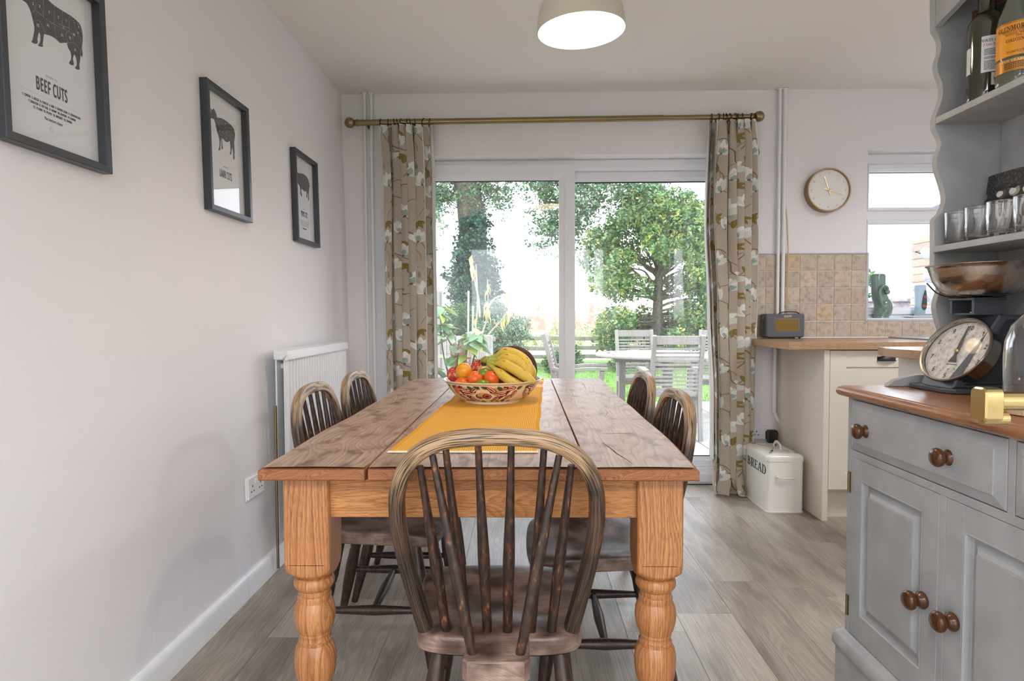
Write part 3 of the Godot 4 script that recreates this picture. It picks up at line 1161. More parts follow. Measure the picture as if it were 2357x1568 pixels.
	caption("small_heading", "GUIDE TO", 4.2, -46, 1.3, t, M.print_pale, "Droid Sans", false)
	for i in 3:
		m = mb()
		var lx := -0.078 + 0.014 * i
		while lx < 0.074 - 0.016 * i:
			var lw := 0.006 + 0.009 * absf(sin(lx * 900.0 + i))
			m.quad(Vector3(lx, -0.1085 - i * 0.0095, 0.0013), Vector3(lx + lw, -0.1085 - i * 0.0095, 0.0013), Vector3(lx + lw, -0.1035 - i * 0.0095, 0.0013), Vector3(lx, -0.1035 - i * 0.0095, 0.0013))
			lx += lw + 0.005
		obj("list_line", m, M.print_pale, t)
	caption("signature", "The butchers choice", 6, -141, 0.7, t, M.print, "Droid Serif", false)
	radiator()
	# double socket low on the left wall
	t = thing("wall_socket", "white double wall socket low on the left wall behind the table corner", "socket")
	t.transform = wall_basis(0.405, -2.418, 0.0)
	socket_plate(t, 0.146, 0.086)

func socket_plate(t: Node3D, w: float, h: float) -> void:
	var m := mb()
	m.span(Vector3(-w / 2 - 0.001, -h / 2 - 0.001, 0), Vector3(w / 2 + 0.001, h / 2 + 0.001, 0.004))
	m.span(Vector3(-w / 2, -h / 2, 0.003), Vector3(w / 2, h / 2, 0.012), 0.004)
	obj("plate", m, M.gloss_white, t)
	for s: float in [-1.0, 1.0]:
		var c := s * 0.036
		m = mb()
		for q in [Vector2(0, 0.006), Vector2(-0.011, -0.014), Vector2(0.011, -0.014)]:
			var hv := Vector2(0.003, 0.0045) if q.x == 0.0 else Vector2(0.0038, 0.0028)
			m.span(Vector3(c + q.x - hv.x, q.y - hv.y, 0.0115), Vector3(c + q.x + hv.x, q.y + hv.y, 0.0124))
		obj("pin_slots", m, M.dark_hole, t)
		m = mb()
		m.T = Transform3D(Basis(Vector3.RIGHT, 0.12), Vector3(s * 0.012, 0.018, 0.0125))
		m.box(Vector3.ZERO, Vector3(0.011, 0.02, 0.005), 0.001)
		obj("rocker_switch", m, M.gloss_white, t)

func radiator() -> void:
	var p := Vector3(-1.01, 0.09, -3.0)
	var t := thing("radiator", "white ribbed panel radiator under the framed prints on the left wall", "radiator", p)
	var m := mb(p)
	var rows := []
	var n := 25
	var z0 := -2.57
	var z1 := -3.44
	for y: float in [0.12, 0.126, 0.886, 0.892]:
		var row := PackedVector3Array()
		for k in n * 8 + 1:
			var f := float(k) / 8.0
			var u := fmod(f, 1.0)
			var g := smoothstep(0.1, 0.34, u) - smoothstep(0.66, 0.9, u)
			var d := 0.011 * g * (1.0 if y > 0.121 and y < 0.89 else 0.0)
			row.append(Vector3(-0.995 + d, y, lerpf(z0, z1, f / n)))
		rows.append(row)
	m.grid(rows, false, Vector2.ONE, true)
	m.span(Vector3(-1.0, 0.12, z1), Vector3(-0.995, 0.892, z0))
	obj("ribbed_panel", m, M.rad, t)
	m = mb(p)
	m.span(Vector3(-1.036, 0.12, z1 + 0.004), Vector3(-1.03, 0.89, z0 - 0.004))
	m.span(Vector3(-1.03, 0.14, z1 + 0.05), Vector3(-1.0, 0.16, z0 - 0.05))
	m.span(Vector3(-1.03, 0.85, z1 + 0.05), Vector3(-1.0, 0.87, z0 - 0.05))
	for z: float in [z0 - 0.12, z1 + 0.12]:
		m.span(Vector3(-1.066, 0.2, z - 0.015), Vector3(-1.03, 0.8, z + 0.015))
	obj("back_panel", m, M.rad, t)
	m = mb(p)
	var prof := PackedVector2Array([Vector2(-1.04, 0.89), Vector2(-0.981, 0.884), Vector2(-0.976, 0.89), Vector2(-0.977, 0.918), Vector2(-0.983, 0.926), Vector2(-1.04, 0.93)])
	m.extrude(prof, z1 - 0.003, z0 + 0.003, 0.002)
	obj("top_rail", m, M.rad, t)
	m = mb(p)
	m.T = m.T * Transform3D(Basis(Vector3.RIGHT, PI / 2), Vector3(-1.005, 0.907, z0 + 0.003))
	m.lathe([Vector2(0, 0), Vector2(0.021, 0), Vector2(0.021, 0.008), Vector2(0.0165, 0.014), Vector2(0.0165, 0.017), Vector2(0.008, 0.017), Vector2(0.008, 0.012), Vector2(0, 0.012)], 6)
	obj("end_plug", m, M.rad, t)
	m = mb(p)
	m.tube([Vector3(-1.03, 0.02, z0 + 0.02), Vector3(-1.03, 0.1, z0 + 0.02), Vector3(-1.03, 0.7, z0 + 0.018)], 0.006, 8)
	obj("pipe", m, M.brass_old, t)
	for z: float in [z0 - 0.05, z1 + 0.05]:
		m = mb(p)
		m.tube([Vector3(-1.01, 0.0, z), Vector3(-1.01, 0.125, z)], 0.0075, 8)
		obj("pipe", m, M.rad, t)

# ---------------------------------------------------------------- on the back wall
func flower(p: Paint, o: Vector2, s: float, ang: float, open: float, r: RandomNumberGenerator) -> void:
	var pet := rgb8(228, 226, 219)
	var mid := rgb8(206, 209, 202)
	var blue := rgb8(152, 168, 163)
	var k := 5
	for i in k:
		var a := ang + lerpf(-1.0, 1.0, float(i) / (k - 1)) * open
		var d := Vector2.from_angle(a)
		var len := s * r.randf_range(0.85, 1.1)
		p.blob(o + d * len * 0.55, len * 0.55, len * 0.26, a, [pet, mid, pet, pet, mid][i], 0.35)
		p.line([o + d * len * 0.2, o + d * len * 0.6, o + d * len * 0.9], 3.0, mid if i % 2 == 0 else pet)
	for i in 3:
		var a := ang + r.randf_range(-0.9, 0.9) * open
		p.blob(o + Vector2.from_angle(a) * s * 0.24, s * 0.26, s * 0.13, a + r.randf_range(-0.4, 0.4), blue, 0.3)
	p.blob(o - Vector2.from_angle(ang) * s * 0.05, s * 0.09, s * 0.07, ang, rgb8(116, 94, 66))

func sprig(p: Paint, o: Vector2, s: float, ang: float) -> void:
	for a: float in [-0.8, 0.0, 0.75]:
		var d := Vector2.from_angle(ang + a)
		p.blob(o + d * s * 0.5, s * 0.5, s * 0.19, ang + a, rgb8(128, 112, 64), 0.3)
		p.line([o, o + d * s * 0.5, o + d * s * 0.95], 2.5, rgb8(152, 134, 78))

func magnolia() -> ImageTexture:
	var r := RandomNumberGenerator.new()
	r.seed = 404
	var p := Paint.new(1024, 1024, rgb8(178, 168, 153))
	for k in 500:      # slubs of the linen weave
		var y := r.randi() % 1024
		var x := r.randi() % 1024
		p.im.fill_rect(Rect2i(x, y, r.randi_range(30, 140), 1), rgb8(169, 159, 144) if k % 2 else rgb8(186, 176, 161))
		p.im.fill_rect(Rect2i(x, y, 1, r.randi_range(30, 120)), rgb8(170, 160, 145) if k % 2 else rgb8(186, 176, 162))
	var stem := rgb8(128, 106, 82)
	var stem2 := rgb8(150, 128, 102)
	for q in [[60, 40, 140, 150, 250, 190, 330, 300], [330, 300, 300, 420, 380, 520, 360, 640], [360, 640, 470, 700, 520, 820, 640, 850], [640, 850, 700, 960, 820, 1000, 900, 1090], [250, 190, 380, 170, 480, 230, 600, 200], [600, 200, 700, 280, 720, 400, 830, 450], [830, 450, 900, 560, 880, 680, 960, 780], [380, 520, 520, 500, 600, 560, 700, 540], [100, 560, 160, 640, 150, 760, 230, 840], [230, 840, 330, 860, 400, 940, 420, 1020], [830, 450, 940, 420, 1000, 330, 1090, 300], [60, 40, 30, 130, -60, 190, -110, 270]]:
		var pts := []
		for i in range(0, q.size(), 2):
			pts.append(Vector2(q[i], q[i + 1]))
		p.line(smooth_path(pts, 5), 7.5, stem)
		p.line(smooth_path([pts[1], pts[1] + Vector2(40, 50), pts[1] + Vector2(50, 110)], 4), 6.0, stem2)
		p.line(smooth_path([pts[2], pts[2] + Vector2(-50, 30), pts[2] + Vector2(-80, 90)], 4), 6.0, stem2)
	for q in [[150, 150, -0.6], [430, 245, 1.2], [660, 290, 2.6], [330, 450, 3.4], [560, 545, 0.3], [880, 610, -0.4], [180, 700, 2.2], [470, 740, -0.9], [720, 930, 0.9], [330, 900, 0.2], [960, 400, -1.2], [60, 900, 1.0], [620, 60, 1.8], [880, 150, 0.4]]:
		sprig(p, Vector2(q[0], q[1]), 74.0, q[2])
	for q in [[340, 300, -1.4, 92, 1.1], [620, 195, -1.9, 84, 0.7], [830, 460, -1.3, 100, 1.2], [365, 650, -2.0, 88, 0.7], [640, 850, -1.2, 100, 1.1], [100, 550, -1.7, 92, 1.0], [230, 850, -1.2, 80, 0.6], [960, 790, -1.8, 86, 0.8], [60, 60, -1.5, 88, 0.9], [700, 550, -1.0, 74, 0.5], [900, 70, -1.7, 80, 0.8], [430, 1000, -1.4, 76, 0.6]]:
		flower(p, Vector2(q[0], q[1]), q[3] * 1.22, q[2], q[4], r)
	for q in [[480, 120], [260, 400], [540, 660], [780, 700], [960, 560], [160, 960], [560, 960], [790, 320], [30, 320]]:
		p.blob(Vector2(q[0], q[1]), 34, 15, -1.3 + 0.05 * (q[0] % 7), rgb8(226, 224, 216), 0.4)
		p.blob(Vector2(q[0] + 34, q[1] + 56), 30, 11, -1.6, rgb8(130, 140, 128), 0.4)
	return p.tex()

func curtain(label: String, xl: Array, xr: Array, ys: Array, bottom: float, sd: int, inner: float) -> Node3D:
	var o := Vector3((xl[0] + xr[0]) / 2, 0, -3.74)
	var t := thing("curtain", label, "curtain", o, "floral curtains at the patio door")
	var rows := []
	var lin := []
	var k := 90
	var n := 150
	for i in k:
		var y := lerpf(ys[0], bottom, float(i) / (k - 1))
		var f := 0
		while f < ys.size() - 2 and y < ys[f + 1]:
			f += 1
		var q := clampf((y - ys[f]) / (ys[f + 1] - ys[f]), 0, 1)
		q = q * q * (3 - 2 * q)
		var a: float = lerpf(xl[f], xl[f + 1], q)
		var b: float = lerpf(xr[f], xr[f + 1], q)
		var low := smoothstep(0.16, 0.0, y) if bottom < 0.02 else 0.0
		var top := smoothstep(ys[0] - 0.16, ys[0], y)
		var row := PackedVector3Array()
		var row2 := PackedVector3Array()
		for j in n:
			var s := float(j) / (n - 1)
			var w := s * 5.2 + 0.34 * sin(s * 7.1 + sd) + 0.13 * sin(y * 1.7 + sd * 2.0) * (1.0 - s)
			var ph := TAU * w
			var amp := lerpf(0.040, 0.03, top) * (0.75 + 0.3 * sin(s * 9.0 + sd))
			var dz := amp * sin(ph) + 0.006 * sin(ph * 2.3 + y * 4.0) + 0.01 * top * sin(ph * 2.0 + 1.0)
			var dx := -0.020 * sin(ph * 2.0 + 0.5) * (1.0 - 0.4 * top)
			dz += low * (0.03 + 0.022 * sin(s * 23.0) + 0.012 * sin(y * 38.0 + s * 9.0))
			dx += low * 0.01 * sin(y * 40.0 + s * 14.0)
			var edge := minf(1.0, minf(s, 1.0 - s) * 12.0)
			row.append(Vector3(lerpf(a, b, s) + dx * edge, maxf(y, 0.004) + (0.012 * sin(s * 31.0) * top * 0.5), -3.735 + dz))
			var e := (s - 0.5) * 0.012
			if y > 0.2:
				row2.append(Vector3(lerpf(a, b, s) + dx * edge + e + inner * (smoothstep(0.8, 1.0, s) if inner > 0 else 1.0 - smoothstep(0.0, 0.2, s)), maxf(y + 0.01, 0.006), -3.7405 + dz))
		rows.append(row)
		if row2.size():
			lin.append(row2)
	var m := mb(o)
	m.grid(rows, false, Vector2(0.92 / 0.64, (ys[0] - bottom) / 0.64), true)
	obj("patterned_cloth", m, M.curtain, t)
	m = mb(o)
	m.grid(lin, false, Vector2.ONE, false)
	obj("lining", m, M.lining, t)
	var r := RandomNumberGenerator.new()
	r.seed = sd
	for j in 10:
		m = mb(o)
		var f: float = [0.0, 0.14, 0.27, 0.34, 0.42, 0.52, 0.6, 0.68, 0.86, 0.98][j]
		var x := lerpf(xl[0], xr[0], f)
		torus(m, Vector3(x, pole_y(x) - 0.006, -3.74), Vector3(1, r.randf_range(-0.25, 0.25), r.randf_range(-0.3, 0.3)).normalized(), 0.0245, 0.0027, 20, 6)
		obj("ring", m, M.ring, t)
	return t

func pole_y(x: float) -> float:
	return 2.2155 + (x + 1.0325) * 0.0058

func back_wall_things() -> void:
	M.curtain = flat(Color.WHITE, 0.9, 0.0, 0.2)
	M.curtain.albedo_texture = magnolia()
	M.curtain.backlight_enabled = true
	M.curtain.backlight = Color(0.12, 0.11, 0.1)
	M.ring = flat(rgb8(84, 70, 48), 0.4, 0.8)
	M.lining = flat(rgb8(228, 226, 220), 0.9)
	M.lining.backlight_enabled = true
	M.lining.backlight = Color(0.4, 0.4, 0.4)
	# the curtain pole
	var o := Vector3(0.17, 2.22, -3.74)
	var t := thing("curtain_pole", "long antique brass curtain pole with ball ends above the patio door", "curtain pole", o)
	var m := mb(o)
	m.tube([Vector3(-0.99, pole_y(-0.99), -3.74), Vector3(0.0, pole_y(0.0), -3.74), Vector3(0.82, pole_y(0.82), -3.74)], 0.0172, 20)
	obj("rod", m, M.brass_old, t)
	m = mb(o)
	m.tube([Vector3(0.8, pole_y(0.8), -3.74), Vector3(1.335, pole_y(1.335), -3.74)], 0.0148, 20)
	obj("rod", m, M.brass_old, t)
	for s: float in [-1.0, 1.0]:
		var x := -0.985 if s < 0 else 1.33
		m = mb(o)
		m.T = m.T * Transform3D(Basis(Vector3(0, 0, 1), -s * PI / 2), Vector3(x, pole_y(x), -3.74))
		var pr := [Vector2(0, -0.004), Vector2(0.02, -0.004), Vector2(0.02, 0.008), Vector2(0.014, 0.012), Vector2(0.018, 0.016), Vector2(0.013, 0.02)]
		for k in 13:
			var a := -1.15 + k * (PI / 2 + 1.15) / 12
			pr.append(Vector2(0.031 * cos(a), 0.047 + 0.031 * sin(a)))
		m.lathe(pr, 24, Vector3.ZERO, 0.75)
		obj("finial", m, M.brass_old, t)
		m = mb(o)
		var bx := -0.93 if s < 0 else 1.30
		m.tube([Vector3(bx, pole_y(bx), -3.745), Vector3(bx, pole_y(bx), -3.815)], 0.006, 10)
		m.T = m.T * Transform3D(Basis(Vector3.RIGHT, PI / 2), Vector3(bx, pole_y(bx), -3.82))
		m.lathe([Vector2(0, 0), Vector2(0.018, 0), Vector2(0.018, 0.004), Vector2(0, 0.006)], 16)
		obj("bracket", m, M.brass_old, t)
	curtain("taupe curtain with white magnolias hanging left of the patio door", [-0.846, -0.828, -0.824, -0.822], [-0.552, -0.546, -0.542, -0.54], [2.19, 1.75, 1.14, 0.012], 0.012, 3, 0.014)
	t = curtain("taupe curtain with white magnolias reaching the floor right of the door", [1.1, 1.08, 1.098, 1.122, 1.13, 1.112], [1.362, 1.372, 1.37, 1.362, 1.352, 1.37], [2.2, 1.6, 1.1, 0.5, 0.16, 0.004], 0.004, 8, -0.012)
	m = mb(t.position)
	m.tube([Vector3(1.36, 2.2, -3.74), Vector3(1.372, 2.13, -3.75), Vector3(1.378, 2.06, -3.76), Vector3(1.393, 2.03, -3.77), Vector3(1.376, 1.965, -3.78)], 0.0018, 6)
	obj("draw_cord", m, M.black, t)
	# heating pipes left of the door and by the tiles
	for q in [[-0.958, 0.0078, 0.0, "thin white heating pipe nearest the left wall corner"], [-0.918, 0.0095, 0.0, "thicker white heating pipe just left of the left curtain"], [1.5205, 0.0095, 0.932, "white pipe running down the tiles behind the radio, nearer the curtain"], [1.5515, 0.0105, 0.932, "white pipe running down the tiles beside the thin copper pipe"]]:
		var x: float = q[0]
		t = thing("heating_pipe", q[3], "pipe", Vector3(x, q[2], -3.797))
		m = mb()
		var top: float = 2.408 - q[2]
		if q[2] > 0.0:
			m.tube([Vector3(0, 0, 0), Vector3(0, 1.0, 0), Vector3(0, 1.02, 0), Vector3(0, top, 0)], q[1], 12)
		else:
			m.tube([Vector3(0.006, 0.0, 0), Vector3(0.002, 1.3, 0), Vector3(0, top, 0)], q[1], 12)
		obj("tube", m, M.gloss_white, t)
		for cy: float in ([0.12, 0.67, 1.1] if q[2] > 0.0 else [0.5, 1.3, 1.82]):
			m = mb()
			m.tube([Vector3(0, cy - 0.008, 0), Vector3(0, cy + 0.008, 0)], q[1] + 0.003, 12)
			m.span(Vector3(-0.005, cy - 0.005, -0.022), Vector3(0.005, cy + 0.005, -0.004))
			obj("clip", m, M.gloss_white, t)
		m = mb()
		m.tube([Vector3(0, top - 0.006, 0), Vector3(0, top, 0)], q[1] + 0.008, 12)
		obj("collar", m, M.gloss_white, t)
	m = mb()
	m.tube([Vector3(0, 0, 0), Vector3(0.002, 0.52, 0), Vector3(-0.006, 0.7, -0.004), Vector3(-0.012, 0.78, -0.01)], 0.0036, 8)
	whole("copper_pipe", m, M.copper, Vector3(1.578, 0.932, -3.795), "thin copper pipe running down the tiles behind the radio", "pipe")
	m = mb()
	m.tube(smooth_path([Vector3(0, 0.43, 0), Vector3(0, 0.3, 0), Vector3(0, 0.05, 0), Vector3(0.003, 0.02, 0.0), Vector3(0.018, -0.02, 0.004), Vector3(0.028, -0.035, 0.004)], 5), 0.0105, 12)
	whole("waste_pipe", m, M.gloss_white, Vector3(1.507, 0.457, -3.79), "short white pipe with a bent lower end under the worktop", "pipe")
	wall_clock()
	# double socket near the floor with a plug-in adaptor
	t = thing("wall_socket", "white double wall socket near the floor above the bread bin", "socket", Vector3(1.445, 0.353, ZB))
	socket_plate(t, 0.146, 0.086)
	t = thing("power_adaptor", "black plug-in power adaptor in the socket above the bread bin", "adaptor", Vector3(1.49, 0.33, ZB + 0.013))
	m = mb()
	m.box(Vector3(0, 0.006, 0.034), Vector3(0.052, 0.076, 0.042), 0.004)
	m.box(Vector3(-0.004, 0.008, 0.008), Vector3(0.05, 0.05, 0.016), 0.004)
	obj("body", m, M.black, t)
	m = mb()
	m.tube(smooth_path([Vector3(0.0, -0.03, 0.036), Vector3(0.0, -0.06, 0.036), Vector3(0.01, -0.15, 0.03), Vector3(0.03, -0.29, 0.025), Vector3(0.03, -0.335, 0.04)], 5), 0.0022, 6)
	m.tube([Vector3(0, -0.032, 0.036), Vector3(0, -0.05, 0.036)], 0.004, 8)
	obj("cord", m, M.black, t)
	m = mb()
	for k in 3:
		m.tube(smooth_path([Vector3(0.024, 0.022 - k * 0.006, 0.02), Vector3(0.04, 0.024 - k * 0.006, 0.016), Vector3(0.055, 0.026 - k * 0.006, 0.006)], 4), 0.0026, 6)
	obj("lead", m, flat(rgb8(96, 78, 66), 0.7), t)

func wall_clock() -> void:
	var o := Vector3(1.806, 1.806, ZB)
	var t := thing("wall_clock", "round wall clock with a white face and brushed gold case", "clock", o)
	var m := mb()
	var turn := Transform3D(Basis(Vector3.RIGHT, PI / 2), Vector3.ZERO)
	m.T = turn
	m.lathe([Vector2(0.1, 0.0), Vector2(0.122, 0.0), Vector2(0.1285, 0.006), Vector2(0.1285, 0.05), Vector2(0.1265, 0.053), Vector2(0.121, 0.053), Vector2(0.1195, 0.05), Vector2(0.1195, 0.04)], 72, Vector3.ZERO, 0.7)
	obj("case", m, flat(rgb8(150, 122, 90), 0.34, 0.85), t)
	m = mb()
	m.T = turn
	m.lathe([Vector2(0, 0.0), Vector2(0.12, 0.0), Vector2(0.12, 0.041), Vector2(0, 0.041)], 72)
	var face := obj("face", m, flat(rgb8(236, 234, 228), 0.6), t)
	m = mb()
	for k in 12:
		var a := TAU * (k + 1) / 12.0
		m.T = Transform3D(Basis(), Vector3(0.1 * sin(a), 0.1 * cos(a), 0.0412))
		m.letters(str(k + 1), 0.0105, 0.0004, 0.95, "Droid Sans", false)
	obj("numerals", m, flat(rgb8(150, 134, 112), 0.5), face)
	for q in [[-0.33, 0.086, 0.0028, 0.045], [1.9, 0.088, 0.0022, 0.047]]:
		m = mb()
		m.T = Transform3D(Basis(Vector3(0, 0, 1), -q[0]), Vector3(0, 0, q[3]))
		m.extrude(PackedVector2Array([Vector2(-q[2], -0.03), Vector2(q[2], -0.03), Vector2(q[2] * 0.9, 0.02), Vector2(q[2] * 0.45, q[1]), Vector2(-q[2] * 0.45, q[1]), Vector2(-q[2] * 0.9, 0.02)]), 0.0, 0.001)
		obj("hand", m, M.brass, t)
	m = mb()
	m.T = Transform3D(Basis(Vector3.RIGHT, PI / 2), Vector3(0, 0, 0.041))
	m.lathe([Vector2(0, 0), Vector2(0.005, 0), Vector2(0.005, 0.008), Vector2(0, 0.009)], 14)
	obj("hub", m, M.brass, t)

# ---------------------------------------------------------------- tiles, worktops, cabinets and what stands there
func kitchen() -> void:
	var r := RandomNumberGenerator.new()
	r.seed = 9
	# grout bed and tiles: children of the back wall
	var wb: Node3D = find_child("wall_back", false, false)
	var m := mb()
	m.span(Vector3(1.3, 0.9, ZB - 0.002), Vector3(2.062, 1.434, ZB + 0.005))
	m.span(Vector3(2.06, 0.9, ZB - 0.002), Vector3(3.2, 1.033, ZB + 0.005))
	obj("grout_bed", m, flat(rgb8(226, 220, 210), 0.8), wb)
	var tm := []
	for k in 5:
		var c: Color = [rgb8(198, 180, 160), rgb8(190, 172, 153), rgb8(206, 188, 167), rgb8(204, 178, 146), rgb8(194, 178, 162)][k]
		var q := flat(Color.WHITE, 0.35, 0.0, 0.45)
		tri_map(q, ntex(60 + k, 0.014, 5, [[0.05, c.darkened(0.17)], [0.42, c.darkened(0.02)], [0.6, c.lightened(0.06)], [0.95, c.lightened(0.16)]], 256, 24.0), Vector3(6, 6, 6))
		tm.append(q)
	for row in 5:
		var y0 := 0.932 + row * 0.1003
		for cx in 19:
			var x0 := 1.3525 + (cx - 1) * 0.1022
			var x1 := x0 + 0.0988
			if row > 0 and x1 > 2.07:
				continue
			var y1 := y0 + 0.0965
			if row == 0 and x0 > 2.05:
				y1 = 1.03
			m = mb(Vector3(r.randf() * 9.0, r.randf() * 9.0, 0))
			m.span(Vector3(x0, y0, ZB), Vector3(x1, y1, ZB + 0.0085 + r.randf() * 0.0006), 0.0022)
			var pick: int = [0, 1, 2, 4, 0, 1, 4, 3][r.randi() % 8]
			var o := obj("tile", m, tm[pick], wb)
			o.position = -m.T.origin
	m = mb()
	m.span(Vector3(1.3, 1.432, ZB), Vector3(2.066, 1.4385, ZB + 0.012), 0.002)
	m.span(Vector3(2.052, 1.033, ZB), Vector3(2.068, 1.4385, ZB + 0.012), 0.003)
	m.span(Vector3(2.052, 1.027, ZB), Vector3(3.1, 1.04, ZB + 0.012), 0.003)
	obj("tile_edging", m, flat(rgb8(196, 199, 210), 0.3), wb)
	m = mb()
	m.tube([Vector3(1.3, 0.93, ZB + 0.008), Vector3(3.4, 0.93, ZB + 0.008)], 0.004, 6)
	obj("sealant", m, M.gloss_white, wb)
	# worktops
	var at := Vector3(2.3, 0.89, -3.5)
	m = mb(at)
	m.span(Vector3(1.343, 0.889, ZB + 0.009), Vector3(3.4, 0.928, -3.205), 0.0025)
	whole("worktop", m, M.oak_x, at, "long oak laminate worktop along the tiled back wall, under the radio", "worktop")
	at = Vector3(2.0, 0.89, -2.5)
	m = mb()
	m.T = Transform3D(Basis(Vector3.RIGHT, PI / 2), -at)
	m.extrude(PackedVector2Array([Vector2(1.532, -2.74), Vector2(1.478, -2.585), Vector2(1.56, -2.3), Vector2(2.7, -2.3), Vector2(2.7, -2.74)]), -0.928, -0.894, 0.002)
	whole("worktop", m, M.oak_x, at, "short oak laminate worktop end nearer the dresser, left end angled", "worktop")
	at = Vector3(2.1, 0, -2.52)
	var t := thing("base_cabinet", "cream base cabinet under the short worktop beside the dresser", "cabinet", at)
	m = mb(at)
	m.span(Vector3(1.615, 0.15, -2.7), Vector3(2.65, 0.893, -2.34), 0.001)
	m.span(Vector3(1.66, 0.0, -2.68), Vector3(2.62, 0.15, -2.39))
	obj("carcass", m, M.cream, t)
	m = mb(at)
	m.span(Vector3(1.6, 0.0, -2.705), Vector3(1.616, 0.893, -2.335), 0.001)
	obj("end_panel", m, M.cream, t)
	# the cabinet run on the back wall
	at = Vector3(1.9, 0, -3.5)
	t = thing("base_cabinet", "cream shaker base cabinet under the long worktop, by the bread bin", "cabinet", at)
	m = mb(at)
	m.span(Vector3(1.534, 0.0, ZB + 0.012), Vector3(1.563, 0.8875, -3.228), 0.0015)
	obj("end_panel", m, M.cream, t)
	m = mb(at)
	m.span(Vector3(1.565, 0.15, ZB + 0.012), Vector3(3.3, 0.887, -3.258))
	obj("carcass", m, M.cream, t)
	m = mb(at)
	m.span(Vector3(1.565, 0.0, -3.32), Vector3(3.3, 0.16, -3.303))
	obj("plinth", m, M.cream, t)
	for k in 3:
		var x0 := 1.568 + k * 0.6
		m = mb(at)
		door_leaf(m, x0, 0.163, x0 + 0.594, 0.883, -3.256, -3.235, 0.082)
		var d := obj("door", m, M.cream, t)
		m = mb(at)
		var hx := x0 + 0.285
		var row := []
		for i in 9:      # half cup pull
			var a := PI * i / 8
			var line := PackedVector3Array()
			for j in 9:
				var b := PI * j / 8 * 0.5
				line.append(Vector3(hx - 0.043 * cos(a), 0.833 + 0.026 * sin(a) * cos(b), -3.236 + 0.022 * sin(b) * (0.15 + 0.85 * sin(a))))
			row.append(line)
		m.grid(row)
		m.span(Vector3(hx - 0.047, 0.829, -3.236), Vector3(hx + 0.047, 0.833, -3.226), 0.001)
		m.span(Vector3(hx - 0.047, 0.829, -3.2365), Vector3(hx + 0.047, 0.852, -3.234), 0.0008)
		obj("handle", m, M.black, d)
	# stainless sink let into the worktop
	at = Vector3(2.5, 0.928, -3.55)
	t = thing("kitchen_sink", "stainless steel sink rim on the worktop below the kitchen window", "sink", at)
	m = mb(at)
	m.span(Vector3(2.16, 0.926, -3.76), Vector3(3.1, 0.938, -3.3), 0.004)
	obj("drainer", m, M.steel, t)
	m = mb(at)
	for k in 6:
		m.tube([Vector3(2.24, 0.939, -3.7 + k * 0.07), Vector3(2.6, 0.939, -3.7 + k * 0.07)], 0.003, 6)
	obj("ridges", m, M.steel, t)
	radio()
	bread_bin()
	sill_things()

# a shaker door: frame round a sunk panel, face towards +z
func door_leaf(m: MB, x0: float, y0: float, x1: float, y1: float, z0: float, z1: float, w: float) -> void:
	var wt := w + 0.003
	m.span(Vector3(x0, y0, z0), Vector3(x0 + w, y1, z1), 0.001)
	m.span(Vector3(x1 - w, y0, z0), Vector3(x1, y1, z1), 0.001)
	m.span(Vector3(x0 + w - 0.0008, y0, z0), Vector3(x1 - w + 0.0008, y0 + wt, z1 - 0.0004), 0.001)
	m.span(Vector3(x0 + w - 0.0008, y1 - wt, z0), Vector3(x1 - w + 0.0008, y1, z1 - 0.0004), 0.001)
	m.span(Vector3(x0 + w - 0.01, y0 + w - 0.01, z0), Vector3(x1 - w + 0.01, y1 - w + 0.01, z1 - 0.007))

